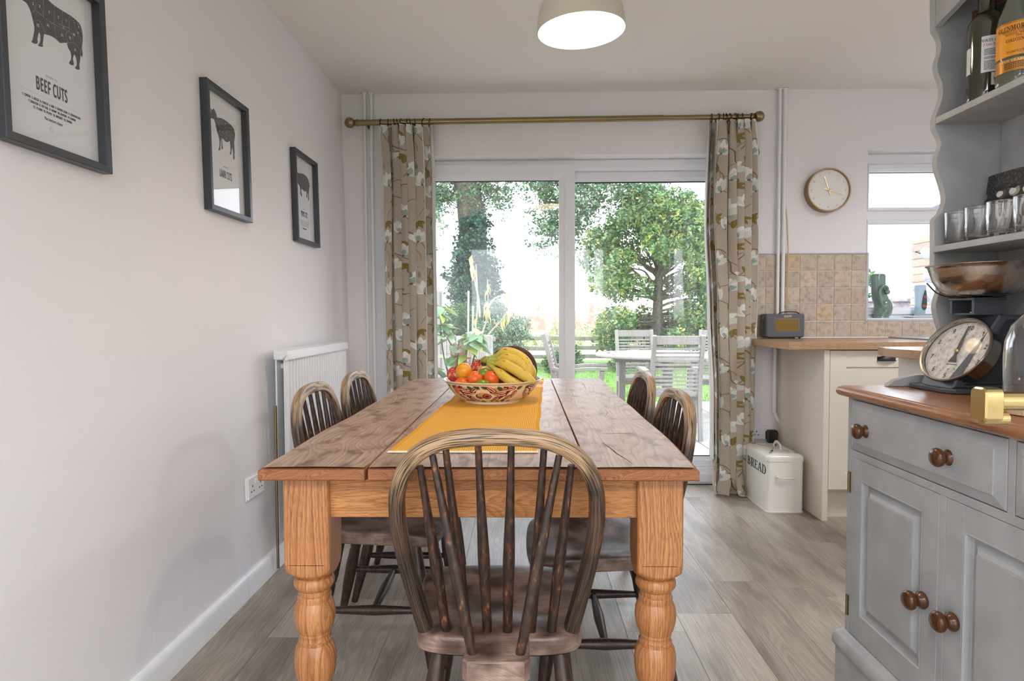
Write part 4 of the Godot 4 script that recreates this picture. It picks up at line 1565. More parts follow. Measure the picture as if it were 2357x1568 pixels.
func radio() -> void:
	var o := Vector3(1.53, 0.928, -3.745)
	var t := thing("radio", "small grey retro radio on the worktop against the tiles", "radio", o)
	var m := mb()
	m.T = Transform3D(Basis(), Vector3(0, 0.006, 0))
	var p := PackedVector2Array()
	for k in 4:
		var c: Vector2 = [Vector2(-0.098, 0.014), Vector2(0.098, 0.014), Vector2(0.098, 0.127), Vector2(-0.098, 0.127)][k]
		for i in 5:
			p.append(c + Vector2.from_angle(PI + k * PI / 2 + i * PI / 8) * 0.013)
	m.extrude(p, -0.058, 0.048, 0.006)
	obj("body", m, speckled(rgb8(92, 96, 104), rgb8(104, 108, 116), 0.02, 0.6, 71), t)
	m = mb()
	var q := PackedVector2Array()
	for k in 4:
		var c: Vector2 = [Vector2(-0.062, 0.045), Vector2(0.074, 0.045), Vector2(0.074, 0.112), Vector2(-0.062, 0.112)][k]
		for i in 4:
			q.append(c + Vector2.from_angle(PI + k * PI / 2 + i * PI / 6) * 0.007)
	m.extrude(q, 0.046, 0.0495, 0.001)
	obj("grille_surround", m, flat(rgb8(112, 116, 122), 0.5), t)
	m = mb()
	m.span(Vector3(-0.064, 0.043, 0.047), Vector3(0.076, 0.114, 0.0505), 0.001)
	for k in 22:
		m.span(Vector3(-0.062, 0.046 + k * 0.0031, 0.0503), Vector3(0.074, 0.0475 + k * 0.0031, 0.0511))
	obj("grille", m, flat(rgb8(140, 112, 52), 0.6, 0.3), t)
	m = mb()
	m.T = Transform3D(Basis(Vector3(0, 0, 1), 0.08), Vector3(0.012, 0.133, 0.0485))
	m.letters("Roberts", 0.009, 0.0006, 0.9, "Droid Serif", true)
	m.T = Transform3D(Basis(Vector3(0, 0, 1), 0.12), Vector3.ZERO)
	m.span(Vector3(0.005, 0.1225, 0.0484), Vector3(0.05, 0.1238, 0.0489))
	obj("badge", m, M.brass, t)
	m = mb()
	m.sweep(smooth_path([Vector3(-0.02, 0.147, 0.0), Vector3(0.0, 0.155, 0.0), Vector3(0.04, 0.158, 0.0), Vector3(0.08, 0.155, 0.0), Vector3(0.098, 0.147, 0.0)], 5), MB.ring(8, 0.011, 0.003))
	obj("carry_handle", m, M.black, t)
	m = mb()
	m.box(Vector3(-0.113, 0.118, 0.0), Vector3(0.006, 0.02, 0.012), 0.002)
	m.box(Vector3(-0.113, 0.085, 0.002), Vector3(0.004, 0.022, 0.007), 0.001)
	m.box(Vector3(-0.115, 0.092, 0.002), Vector3(0.008, 0.006, 0.012), 0.001)
	obj("clasp", m, M.brass, t)
	for x: float in [-0.08, 0.055, 0.09]:
		m = mb()
		m.lathe([Vector2(0, 0), Vector2(0.006, 0), Vector2(0.007, 0.008), Vector2(0, 0.008)], 10, Vector3(x, 0, 0.03))
		obj("foot", m, M.black, t)

func round_rect(x0: float, y0: float, x1: float, y1: float, r: float, k := 6) -> PackedVector2Array:
	var p := PackedVector2Array()
	var c := [Vector2(x0 + r, y0 + r), Vector2(x1 - r, y0 + r), Vector2(x1 - r, y1 - r), Vector2(x0 + r, y1 - r)]
	for q in 4:
		for i in k + 1:
			p.append(c[q] + Vector2.from_angle(PI + q * PI / 2 + i * PI / 2 / k) * r)
	return p

# a standing hollow or solid with a rounded plan: levels of [y, inset]
func stacked(m: MB, plan: PackedVector2Array, lev: Array, sharp := 0.7) -> void:
	var ctr := Vector2.ZERO
	for q in plan:
		ctr += q
	ctr /= plan.size()
	var runs := [[lev[0]]]
	for i in range(1, lev.size()):
		runs[-1].append(lev[i])
		if i < lev.size() - 1:
			var a := Vector2(-lev[i][1] + lev[i - 1][1], lev[i][0] - lev[i - 1][0]).normalized()
			var b := Vector2(-lev[i + 1][1] + lev[i][1], lev[i + 1][0] - lev[i][0]).normalized()
			if a.dot(b) < sharp:
				runs.append([lev[i]])
	var rows_all := []
	for run in runs:
		var rows := []
		for l in run:
			var row := PackedVector3Array()
			for i in plan.size():
				var d0 := (plan[i] - plan[(i + plan.size() - 1) % plan.size()]).normalized()
				var d1 := (plan[(i + 1) % plan.size()] - plan[i]).normalized()
				var q := Vector2(d0.y + d1.y, -d0.x - d1.x).normalized()
				var z: Vector2 = plan[i] - q * l[1]
				row.append(Vector3(z.x, l[0], -z.y))
			rows.append(row)
		m.grid(rows, true)
		rows_all.append_array(rows)
	m.fan(Array(rows_all[0]), Vector3.DOWN)
	m.fan(Array(rows_all[-1]), Vector3.UP)

func bread_bin() -> void:
	var o := Vector3(1.403, 0, -3.53)
	var t := thing("bread_bin", "white enamel bread bin with green lettering on the floor by the curtain", "bread bin", o)
	var m := mb()
	var plan := round_rect(-0.1, -0.165, 0.1, 0.165, 0.022)
	stacked(m, plan, [[0.0, -0.003], [0.006, -0.003], [0.008, 0.0], [0.285, 0.0]])
	obj("body", m, M.enamel, t)
	m = mb()
	stacked(m, round_rect(-0.103, -0.168, 0.103, 0.168, 0.024), [[0.278, 0.0], [0.296, 0.0], [0.305, 0.003], [0.312, 0.011], [0.316, 0.024], [0.318, 0.04]], 0.3)
	obj("lid", m, M.enamel, t)
	m = mb()
	var path := []
	for i in 13:
		var a := PI * i / 12
		path.append(Vector3(0.02, 0.316 + 0.036 * sin(a), 0.05 * cos(a)))
	m.sweep(path, MB.ring(8, 0.009, 0.0025), null, Vector3.RIGHT)
	obj("lid_handle", m, M.enamel, t)
	for s: float in [1.0, -1.0]:
		m = mb()
		path = []
		for i in 13:
			var a := PI * i / 12
			path.append(Vector3(0.035 * cos(a) * 1.3, 0.197 - 0.004 * sin(a), s * (0.165 + 0.022 * sin(a))))
		m.sweep(path, MB.ring(8, 0.007, 0.0022), null, Vector3.UP)
		for e: float in [-1.0, 1.0]:
			m.box(Vector3(e * 0.047, 0.199, s * 0.166), Vector3(0.018, 0.02, 0.003), 0.001)
		obj("side_handle", m, M.enamel, t)
	m = mb()
	m.T = Transform3D(Basis(Vector3.UP, -PI / 2), Vector3(-0.1003, 0.225, 0.012))
	m.letters("BREAD", 0.05, 0.0006, 1.15, "Droid Serif", true)
	obj("lettering", m, flat(rgb8(38, 78, 78), 0.4), t)

func sill_things() -> void:
	var y := 1.046
	# fish-shaped jug: body, belly, curled tail handle
	var o := Vector3(2.165, y, -3.862)
	var t := thing("fish_jug", "tall glazed sage green fish shaped jug at the left end of the window sill", "jug", o)
	var glaze := flat(rgb8(118, 142, 132), 0.1, 0.0, 0.6)
	var m := mb()
	var path := smooth_path([Vector3(0.012, 0.0, 0), Vector3(0.012, 0.006, 0), Vector3(0.013, 0.02, 0), Vector3(0.02, 0.05, 0), Vector3(0.014, 0.09, 0), Vector3(-0.004, 0.14, 0), Vector3(-0.01, 0.2, 0), Vector3(-0.012, 0.25, 0), Vector3(-0.012, 0.268, 0)], 4)
	var sc := []
	for i in path.size():
		var f := float(i) / (path.size() - 1)
		var w := 0.05
		for kk in [[0.0, 0.046], [0.1, 0.04], [0.22, 0.05], [0.36, 0.055], [0.5, 0.046], [0.64, 0.042], [0.8, 0.044], [1.0, 0.036]]:
			if f >= kk[0]:
				w = kk[1]
		sc.append(w)
	for pass_n in 3:
		for i in range(1, sc.size() - 1):
			sc[i] = (sc[i - 1] + sc[i] + sc[i + 1]) / 3.0
	m.sweep(path, MB.ring(20, 1.0, 0.78), sc, Vector3(0, 0, 1))
	obj("body", m, glaze, t)
	m = mb()
	m.tube(smooth_path([Vector3(-0.012, 0.08, 0.045), Vector3(-0.028, 0.12, 0.052), Vector3(-0.032, 0.16, 0.054), Vector3(-0.018, 0.188, 0.056), Vector3(0.006, 0.188, 0.056), Vector3(0.016, 0.168, 0.054), Vector3(0.004, 0.152, 0.054)], 6), 0.009, 10)
	obj("tail_handle", m, glaze, t)
	m = mb()
	m.ball(Vector3(0.026, 0.158, 0.034), Vector3(0.017, 0.017, 0.01), 14)
	obj("fish_eye", m, glaze, t)
	m = mb()
	m.ball(Vector3(0.024, 0.07, 0.008), Vector3(0.048, 0.058, 0.042), 20)
	obj("belly", m, glaze, t)
	# shallow dish with washing-up liquid standing on its head
	o = Vector3(2.46, y, -3.86)
	m = mb()
	m.lathe([Vector2(0, 0), Vector2(0.05, 0), Vector2(0.075, 0.008), Vector2(0.082, 0.012), Vector2(0.08, 0.0135), Vector2(0.06, 0.009), Vector2(0, 0.007)], 32)
	m.T = Transform3D(Basis.from_scale(Vector3(1.9, 1, 0.44)), Vector3.ZERO)
	var d := mb()
	d.T = Transform3D(Basis.from_scale(Vector3(1.55, 1, 0.42)), Vector3.ZERO)
	d.lathe([Vector2(0, 0), Vector2(0.05, 0), Vector2(0.075, 0.008), Vector2(0.082, 0.012), Vector2(0.08, 0.0135), Vector2(0.06, 0.009), Vector2(0, 0.007)], 32)
	whole("soap_dish", d, M.enamel, Vector3(2.43, y, -3.862), "flat white oval dish on the window sill under the clear bottle", "dish")
	o = Vector3(2.405, y + 0.0095, -3.86)
	t = thing("liquid_bottle", "clear bottle of green washing up liquid on the white dish", "bottle", o)
	var clear := flat(Color(0.72, 0.82, 0.90, 0.7), 0.3, 0.0, 0.5)
	clear.transparency = BaseMaterial3D.TRANSPARENCY_ALPHA
	m = mb()
	m.T = Transform3D(Basis.from_scale(Vector3(1, 1, 0.62)), Vector3.ZERO)
	m.lathe([Vector2(0, 0), Vector2(0.026, 0), Vector2(0.031, 0.006), Vector2(0.033, 0.03), Vector2(0.03, 0.075), Vector2(0.031, 0.12), Vector2(0.035, 0.17), Vector2(0.035, 0.186), Vector2(0.03, 0.19), Vector2(0, 0.19)], 28)
	obj("bottle", m, clear, t)
	m = mb()
	m.T = Transform3D(Basis.from_scale(Vector3(0.94, 1, 0.57)), Vector3.ZERO)
	m.lathe([Vector2(0, 0.002), Vector2(0.026, 0.002), Vector2(0.031, 0.008), Vector2(0.033, 0.03), Vector2(0.031, 0.058), Vector2(0, 0.058)], 28)
	var green := flat(Color(0.05, 0.62, 0.28, 0.75), 0.15)
	green.transparency = BaseMaterial3D.TRANSPARENCY_ALPHA
	obj("liquid", m, green, t)
	m = mb()
	m.T = Transform3D(Basis(), Vector3(0.013, 0.0, 0.0215))
	m.extrude(smooth_poly([Vector2(-0.014, 0.06), Vector2(0.0, 0.038), Vector2(0.014, 0.05), Vector2(0.016, 0.1), Vector2(0.008, 0.16), Vector2(-0.006, 0.125)], 4), -0.001, 0.001)
	obj("label", m, flat(rgb8(52, 84, 72), 0.5), t)
	m = mb()
	m.T = Transform3D(Basis(), Vector3(0.015, 0.062, 0.0226))
	m.box(Vector3.ZERO, Vector3(0.024, 0.012, 0.001))
	m.box(Vector3(0.003, 0.055, 0), Vector3(0.012, 0.014, 0.001))
	obj("label_patch", m, flat(rgb8(206, 76, 70), 0.5), t)
	o = Vector3(2.56, y, -3.86)
	t = thing("soap_dispenser", "pale green soap dispenser with a white pump at the sill's right end", "dispenser", o)
	m = mb()
	m.lathe([Vector2(0, 0), Vector2(0.032, 0), Vector2(0.034, 0.005), Vector2(0.036, 0.085), Vector2(0.034, 0.09), Vector2(0.018, 0.093), Vector2(0, 0.094)], 24)
	obj("body", m, speckled(rgb8(168, 196, 160), rgb8(206, 222, 198), 0.03, 0.3, 72), t)
	m = mb()
	m.lathe([Vector2(0, 0.09), Vector2(0.041, 0.09), Vector2(0.041, 0.096), Vector2(0.022, 0.1), Vector2(0.022, 0.118), Vector2(0.01, 0.12), Vector2(0.008, 0.124), Vector2(0.008, 0.136), Vector2(0.017, 0.138), Vector2(0.017, 0.146), Vector2(0, 0.148)], 20)
	m.box(Vector3(0.02, 0.142, 0), Vector3(0.04, 0.008, 0.012), 0.002)
	obj("pump", m, M.gloss_white, t)

# ---------------------------------------------------------------- the grey dresser
# face of the dresser in its own terms: u along the room (world z), v up, w out of the face
func face_basis(at: Vector3, x: float) -> Transform3D:
	return Transform3D(Basis(Vector3(0, 0, 1), Vector3(0, 1, 0), Vector3(-1, 0, 0)), Vector3(x, 0, 0) - at)

# a raised field: rim w0 at the edge, sloping over bw up to w1
func raised(m: MB, u0: float, v0: float, u1: float, v1: float, levels: Array) -> void:
	for l in levels.size() - 1:
		var a: float = levels[l][0]
		var b: float = levels[l + 1][0]
		var wa: float = levels[l][1]
		var wb: float = levels[l + 1][1]
		var A := [Vector3(u0 + a, v0 + a, wa), Vector3(u1 - a, v0 + a, wa), Vector3(u1 - a, v1 - a, wa), Vector3(u0 + a, v1 - a, wa)]
		var B := [Vector3(u0 + b, v0 + b, wb), Vector3(u1 - b, v0 + b, wb), Vector3(u1 - b, v1 - b, wb), Vector3(u0 + b, v1 - b, wb)]
		for k in 4:
			m.quad(A[k], A[(k + 1) % 4], B[(k + 1) % 4], B[k])
	var e: float = levels[-1][0]
	var w: float = levels[-1][1]
	m.quad(Vector3(u0 + e, v0 + e, w), Vector3(u1 - e, v0 + e, w), Vector3(u1 - e, v1 - e, w), Vector3(u0 + e, v1 - e, w))

func turned_knob(at: Vector3, u: float, v: float, s: float, parent: Node3D) -> void:
	var m := mb()
	m.T = face_basis(at, 0.875) * Transform3D(Basis(Vector3(1, 0, 0), Vector3(0, 0, 1), Vector3(0, -1, 0)), Vector3(u, v, 0.001))
	var p := [Vector2(0, 0), Vector2(0.0175, 0), Vector2(0.019, 0.003), Vector2(0.0185, 0.008), Vector2(0.014, 0.013), Vector2(0.0125, 0.017), Vector2(0.0145, 0.021), Vector2(0.0195, 0.0255), Vector2(0.0212, 0.031), Vector2(0.0205, 0.036), Vector2(0.0165, 0.0405), Vector2(0.009, 0.0428), Vector2(0, 0.0434)]
	var q := []
	for w in p:
		q.append(w * s)
	m.lathe(q, 28, Vector3.ZERO, 0.3)
	obj("knob", m, M.knob, parent)

func dresser() -> void:
	var at := Vector3(1.07, 0, -1.12)
	var t := thing("kitchen_dresser", "grey painted dresser with pine counter, plate rack shelves and turned wooden knobs", "dresser", at)
	var zf := -1.70
	var zn := -0.545
	# carcass
	var m := mb(at)
	m.span(Vector3(0.897, 0.01, zf + 0.02), Vector3(1.29, 0.848, zn - 0.02))
	obj("carcass", m, M.dresser_dark, t)
	m = mb(at)
	m.span(Vector3(0.876, 0.0, zf), Vector3(1.295, 0.85, zf + 0.022), 0.0015)
	m.span(Vector3(0.876, 0.0, zn - 0.022), Vector3(1.295, 0.85, zn), 0.0015)
	obj("end_panel", m, M.dresser, t)
	# face frame
	m = mb()
	m.T = face_basis(at, 0.875)
	for q in [[zf, 0.16, zf + 0.0155, 0.85], [zn - 0.016, 0.16, zn, 0.85], [zf + 0.0155, 0.8435, zn - 0.016, 0.85], [zf + 0.0155, 0.6885, zn - 0.016, 0.7065], [zf + 0.0155, 0.16, zn - 0.016, 0.208], [-1.1405, 0.7065, -1.1235, 0.8435], [-1.3235, 0.208, -1.3035, 0.6885], [-0.9425, 0.208, -0.9225, 0.6885]]:
		m.span(Vector3(q[0], q[1], -0.022), Vector3(q[2], q[3], 0.0), 0.0007)
	obj("face_frame", m, M.dresser, t)
	# drawers
	for q in [[-1.6825, -1.1425], [-1.1215, -0.563]]:
		m = mb()
		m.T = face_basis(at, 0.875)
		raised(m, q[0], 0.7085, q[1], 0.8415, [[0.0, -0.02], [0.0, -0.001], [0.0015, 0.0005], [0.0225, 0.0068], [0.0235, 0.0088]])
		var d := obj("drawer", m, M.dresser, t)
		var w: float = q[1] - q[0]
		turned_knob(at, q[0] + w * 0.155, 0.7705, 0.93, d)
		turned_knob(at, q[1] - w * 0.27, 0.7745, 0.93, d)
	# doors
	var n := 0
	for q in [[-1.6835, -1.3245, 1], [-1.3025, -0.9435, 0], [-0.9215, -0.5625, 1]]:
		m = mb()
		m.T = face_basis(at, 0.875)
		var u0: float = q[0]
		var u1: float = q[1]
		var v0 := 0.2095
		var v1 := 0.6875
		var sw := 0.053
		m.span(Vector3(u0, v0, -0.02), Vector3(u0 + sw, v1, 0.0), 0.001)
		m.span(Vector3(u1 - sw, v0, -0.02), Vector3(u1, v1, 0.0), 0.001)
		m.span(Vector3(u0 + sw, v0, -0.02), Vector3(u1 - sw, v0 + 0.064, -0.0001), 0.0002)
		m.span(Vector3(u0 + sw, v1 - 0.052, -0.02), Vector3(u1 - sw, v1, -0.0001), 0.0002)
		var d := obj("door", m, M.dresser, t)
		m = mb()
		m.T = face_basis(at, 0.875)
		raised(m, u0 + sw, v0 + 0.064, u1 - sw, v1 - 0.052, [[0.0, -0.0003], [0.003, 0.0005], [0.006, -0.003], [0.008, -0.0125], [0.01, -0.0145], [0.016, -0.014], [0.026, -0.009], [0.034, -0.0035], [0.0345, -0.0005], [0.0375, 0.0002]])
		obj("raised_panel", m, M.dresser, d)
		turned_knob(at, (u1 - 0.043) if q[2] == 1 else (u0 + 0.012 + 0.02), 0.4405, 1.0, d)
		for hv: float in [0.6175, 0.2815]:
			m = mb()
			m.T = face_basis(at, 0.875)
			var hu: float = u0 - 0.001 if q[2] == 1 else u1 + 0.001
			m.span(Vector3(hu - 0.0055, hv - 0.028, -0.004), Vector3(hu + 0.0045, hv + 0.028, 0.0015), 0.0005)
			m.tube([Vector3(hu - 0.001, hv - 0.028, 0.003), Vector3(hu - 0.001, hv + 0.028, 0.003)], 0.0032, 8)
			obj("hinge", m, M.brass_old, d)
		n += 1
	# plinth and its moulding
	m = mb(at)
	m.span(Vector3(0.852, 0.0, zf - 0.004), Vector3(0.8755, 0.168, zn + 0.004), 0.001)
	obj("plinth", m, M.dresser, t)
	m = mb(at)
	m.extrude(smooth_poly([Vector2(0.8765, 0.206), Vector2(0.866, 0.2055), Vector2(0.853, 0.201), Vector2(0.8455, 0.189), Vector2(0.844, 0.176), Vector2(0.849, 0.166), Vector2(0.8765, 0.163)], 3), zf - 0.008, zn + 0.008, 0.001, 0.5)
	obj("plinth_moulding", m, M.dresser, t)
	# the pine counter with its rounded nose
	m = mb(at)
	m.T = Transform3D(Basis(Vector3.RIGHT, -PI / 2), Vector3.ZERO) * m.T
	m.extrude(PackedVector2Array([Vector2(1.297, 0.848), Vector2(0.868, 0.8485), Vector2(0.857, 0.8495), Vector2(0.850, 0.8535), Vector2(0.8465, 0.8595), Vector2(0.847, 0.8665), Vector2(0.8505, 0.8715), Vector2(0.857, 0.8735), Vector2(0.8595, 0.873), Vector2(0.862, 0.8755), Vector2(1.297, 0.8755)]), zf - 0.0155, zn + 0.0155, 0.003, 0.75)
	obj("counter", m, M.counter, t).rotation.x = PI / 2
	# the rack: scalloped sides
	var side := mm([1067, 1990, 1067, 1894, 1069, 1808, 1071, 1805, 1081, 1790, 1086, 1770, 1084, 1746, 1077, 1719, 1082, 1693, 1091, 1673, 1094, 1655, 1093, 1635, 1086, 1611, 1077, 1587, 1075, 1566, 1077, 1552, 1088, 1532, 1092, 1509, 1082, 1478, 1085, 1447, 1096, 1415, 1105, 1383, 1105, 1360, 1095, 1333, 1080, 1315, 1081, 1257, 1082, 1188, 1083, 1174, 1090, 1159, 1099, 1139, 1096, 1124, 1089, 1099, 1089, 1078, 1098, 1043, 1110, 1012, 1117, 985, 1113, 955, 1100, 926, 1078, 908, 1048, 907, 1026, 903, 1004, 898, 986, 892, 970, 881, 968, 876, 1262, 876, 1262, 1990])
	var curve := Array(side).slice(2, side.size() - 4)
	var shaped := [side[0], side[1]]
	shaped.append_array(smooth_path(curve, 3))
	shaped.append_array(Array(side).slice(side.size() - 4))
	side = PackedVector2Array(shaped)
	for q in [[zf, zf + 0.02], [zn - 0.02, zn]]:
		m = mb(at)
		m.extrude(side, q[0], q[1], 0.0012, 0.72)
		obj("scalloped_side", m, M.dresser, t)
	for q in [[1.5652, 1.5818], [1.2302, 1.2462]]:
		m = mb(at)
		m.span(Vector3(1.0765, q[0], zf + 0.0205), Vector3(1.246, q[1], zn - 0.0205), 0.001)
		obj("shelf", m, M.dresser, t)
	m = mb(at)
	m.span(Vector3(1.07, 1.93, zf + 0.0205), Vector3(1.246, 1.948, zn - 0.0205))
	obj("rack_top", m, M.dresser, t)
	var z := zf + 0.021
	while z < zn - 0.03:
		m = mb(at)
		m.span(Vector3(1.246, 0.877, z + 0.0006), Vector3(1.26, 1.94, minf(z + 0.118, zn - 0.02)), 0.0016)
		obj("back_board", m, M.dresser, t)
		z += 0.1192
	# shaped board under the cornice, and the cornice
	var val := PackedVector2Array([Vector2(zf + 0.0205, 1.99)])
	var half := [[-1.679, 1.814], [-1.655, 1.822], [-1.62, 1.829], [-1.585, 1.838], [-1.555, 1.852], [-1.53, 1.872], [-1.50, 1.888], [-1.45, 1.895], [-1.36, 1.895], [-1.30, 1.89], [-1.24, 1.876], [-1.18, 1.862], [-1.1225, 1.858]]
	for q in half:
		val.append(Vector2(q[0], q[1]))
	for i in range(half.size() - 2, -1, -1):
		val.append(Vector2(-2.245 - half[i][0], half[i][1]))
	val.append(Vector2(zn - 0.0205, 1.99))
	m = mb()
	m.T = face_basis(at, 1.087)
	m.extrude(val, 0.0, 0.017, 0.001, 0.8)
	obj("valance", m, M.dresser, t)
	m = mb(at)
	var cz := [zf - 0.05, zn + 0.05]
	m.extrude(PackedVector2Array([Vector2(1.066, 1.918), Vector2(1.056, 1.92), Vector2(1.052, 1.93), Vector2(1.04, 1.938), Vector2(1.03, 1.955), Vector2(1.02, 1.965), Vector2(1.018, 1.99), Vector2(1.066, 1.99)]), cz[0], cz[1], 0.001, 0.8)
	m.span(Vector3(1.052, 1.92, zf - 0.014), Vector3(1.262, 1.935, zf - 0.0005), 0.002)
	m.span(Vector3(1.03, 1.935, zf - 0.035), Vector3(1.262, 1.96, zf - 0.0005), 0.004)
	m.span(Vector3(1.018, 1.96, zf - 0.05), Vector3(1.262, 1.995, zf - 0.0005), 0.002)
	m.span(Vector3(1.018, 1.99, zf - 0.05), Vector3(1.262, 2.0, zn + 0.05))
	obj("cornice", m, M.dresser, t)

# ---------------------------------------------------------------- what stands on the dresser
func bend(m: MB, src: MB, r: float, y: float, ang: float) -> void:     # wrap letters round an upright cylinder
	var base := m.v.size()
	for i in src.v.size():
		var p := src.v[i]
		var a := p.x / r + ang
		m.vert(Vector3((r + p.z) * sin(a), p.y + y, (r + p.z) * cos(a)), src.n[i].rotated(Vector3.UP, a))
	for i in src.ix:
		m.ix.append(base + i)

func wrapped(m: MB, what: String, h: float, y: float, r: float, ang: float, wide := 1.0, face := "Droid Serif", bold := false) -> void:
	var s := mb()
	s.letters(what, h, 0.0003, wide, face, bold)
	bend(m, s, r, y, ang)

func band(m: MB, r: float, y0: float, y1: float, a0: float, a1: float, dr := 0.0006) -> void:
	var rows := []
	var n := 24
	for y: float in [y0, y1]:
		var row := PackedVector3Array()
		for j in n + 1:
			var a := lerpf(a0, a1, float(j) / n)
			row.append(Vector3((r + dr) * sin(a), y, (r + dr) * cos(a)))
		rows.append(row)
	m.grid(rows)

func dresser_things() -> void:
	# framed black presentation board
	var sy := 1.5818
	var o := Vector3(1.205, sy, -1.545)
	var t := thing("boxed_sign", "black presentation board with a dark wooden edge behind the bottles", "sign", o)
	var m := mb()
	m.T = Transform3D(Basis(Vector3(0, 0, 1), Vector3(0, 1, 0), Vector3(-1, 0, 0)), Vector3(-0.035, 0, 0))
	frame(m, -0.11, 0.0, 0.11, 0.25, 0.0095, 0.0095, 0.0095, 0.0095, -0.016, 0.0, 0.002)
	t.rotation.y = 0.39
	obj("wooden_edge", m, flat(rgb8(84, 56, 46), 0.4), t)
	m = mb()
	m.span(Vector3(-0.031, 0.008, -0.102), Vector3(-0.021, 0.242, 0.102))
	var pan := obj("black_panel", m, flat(rgb8(38, 39, 43), 0.5), t)
	var T0 := Transform3D(Basis(Vector3(0, 0, 1), Vector3(0, 1, 0), Vector3(-1, 0, 0)), Vector3(-0.0312, 0, 0))
	m = mb()
	m.T = T0 * Transform3D(Basis(), Vector3(-0.05, 0.155, 0))
	m.letters("K", 0.022, 0.0004, 0.9, "Droid Serif")
	m.T = T0 * Transform3D(Basis(), Vector3(-0.066, 0.139, 0))
	m.span(Vector3(-0.014, 0, 0), Vector3(0.04, 0.004, 0.0004))
	obj("orange_print", m, flat(rgb8(222, 150, 70), 0.5), pan)
	m = mb()
	m.T = T0 * Transform3D(Basis(), Vector3(-0.06, 0.05, 0))
	m.letters("3", 0.045, 0.0004, 0.9, "Droid Serif")
	m.T = T0 * Transform3D(Basis(), Vector3(-0.046, 0.025, 0))
	m.letters("YEARS", 0.014, 0.0004, 0.9, "Droid Serif")
	obj("white_print", m, M.paper, pan)
	# port bottle
	o = Vector3(1.117, sy, -1.56)
	t = thing("port_bottle", "dark green port bottle with a white back label, left of the whisky", "bottle", o)
	m = mb()
	m.lathe([Vector2(0, 0.0000), Vector2(0.034, 0.0000), Vector2(0.0375, 0.0037), Vector2(0.038, 0.0184), Vector2(0.0385, 0.1748), Vector2(0.037, 0.1868), Vector2(0.031, 0.1996), Vector2(0.0215, 0.2075), Vector2(0.0175, 0.2134), Vector2(0.0185, 0.2300), Vector2(0.019, 0.2438), Vector2(0.0165, 0.2760), Vector2(0.016, 0.2852), Vector2(0.018, 0.2880), Vector2(0.018, 0.2981), Vector2(0, 0.2981)], 40, Vector3.ZERO, 0.5)
	obj("glass", m, flat(rgb8(44, 44, 26), 0.06, 0.0, 0.7), t)
	var ang := -0.76
	m = mb()
	band(m, 0.0385, 0.0589, 0.1435, ang - 0.1, ang + 1.25)
	var lab := obj("back_label", m, flat(rgb8(226, 226, 228), 0.55), t)
	m = mb()
	band(m, 0.0385, 0.0276, 0.0570, ang + 0.42, ang + 1.1)
	band(m, 0.0385, 0.0644, 0.1270, ang - 1.15, ang - 0.72)
	obj("strip_label", m, flat(rgb8(214, 214, 210), 0.55), t)
	m = mb()
	wrapped(m, "TAYLOR'S", 0.0057, 0.1325, 0.0393, ang + 0.5, 1.25)
	for k in 16:
		if k == 5 or k == 8:
			continue
		var s := mb()
		var dx := -0.0175
		while dx < 0.0165 - 0.009 * float(k % 4 == 3):
			var dw := 0.0012 + 0.0024 * absf(sin(dx * 4000.0 + k * 2.3))
			s.box(Vector3(dx + dw / 2, 0, 0), Vector3(dw, 0.0014, 0.0003))
			dx += dw + 0.0007
		bend(m, s, 0.0393, 0.1122 - k * 0.0031, ang + 0.5)
	obj("label_print", m, M.print, lab)
	m = mb()
	wrapped(m, "Fine Ruby", 0.0060, 0.1228, 0.0393, ang + 0.5, 1.0, "Droid Serif", false)
	obj("red_script", m, flat(rgb8(170, 82, 92), 0.6), lab)
	m = mb()
	for k in 20:
		var a := TAU * k / 20
		var s := mb()
		s.T = Transform3D(Basis(Vector3(0, 0, 1), a), Vector3(cos(a) * 0.0095, sin(a) * 0.0095, 0))
		s.box(Vector3.ZERO, Vector3(0.0025, 0.0012, 0.0003))
		bend(m, s, 0.0393, 0.0423, ang + 0.8)
	var s2 := mb()
	s2.box(Vector3.ZERO, Vector3(0.018, 0.004, 0.0003))
	bend(m, s2, 0.0393, 0.0423, ang + 0.8)
	obj("seal_print", m, M.print, lab)
	# whisky bottle
	o = Vector3(1.119, sy, -1.463)
	t = thing("whisky_bottle", "clear whisky bottle with an orange and gold label on the top shelf", "bottle", o)
	m = mb()
	m.lathe([Vector2(0, 0.0000), Vector2(0.036, 0.0000), Vector2(0.0405, 0.0033), Vector2(0.041, 0.0166), Vector2(0.041, 0.1369), Vector2(0.0385, 0.1535), Vector2(0.031, 0.1760), Vector2(0.024, 0.1959), Vector2(0.0195, 0.2158), Vector2(0.0165, 0.2490), Vector2(0.0155, 0.2615), Vector2(0, 0.2615)], 40, Vector3.ZERO, 0.4)
	var wg := flat(Color(0.45, 0.47, 0.40, 0.55), 0.05, 0.0, 0.7)
	wg.transparency = BaseMaterial3D.TRANSPARENCY_ALPHA
	obj("glass", m, wg, t)
	m = mb()
	m.lathe([Vector2(0, 0.0042), Vector2(0.036, 0.0042), Vector2(0.038, 0.0083), Vector2(0.038, 0.0349), Vector2(0, 0.0349)], 30)
	obj("whisky", m, flat(rgb8(96, 70, 30), 0.1), t)
	ang = -0.66
	m = mb()
	band(m, 0.041, 0.0606, 0.1361, ang - 1.3, ang + 1.3)
	lab = obj("front_label", m, flat(rgb8(240, 158, 30), 0.4), t)
	m = mb()
	band(m, 0.041, 0.0282, 0.0548, ang - 1.3, ang + 1.3)
	obj("gold_band", m, flat(rgb8(186, 128, 52), 0.35, 0.4), lab)
	m = mb()
	band(m, 0.041, 0.1320, 0.1361, ang - 1.3, ang + 1.3, 0.0009)
	obj("gold_band", m, flat(rgb8(186, 128, 52), 0.35, 0.4), lab)
	m = mb()
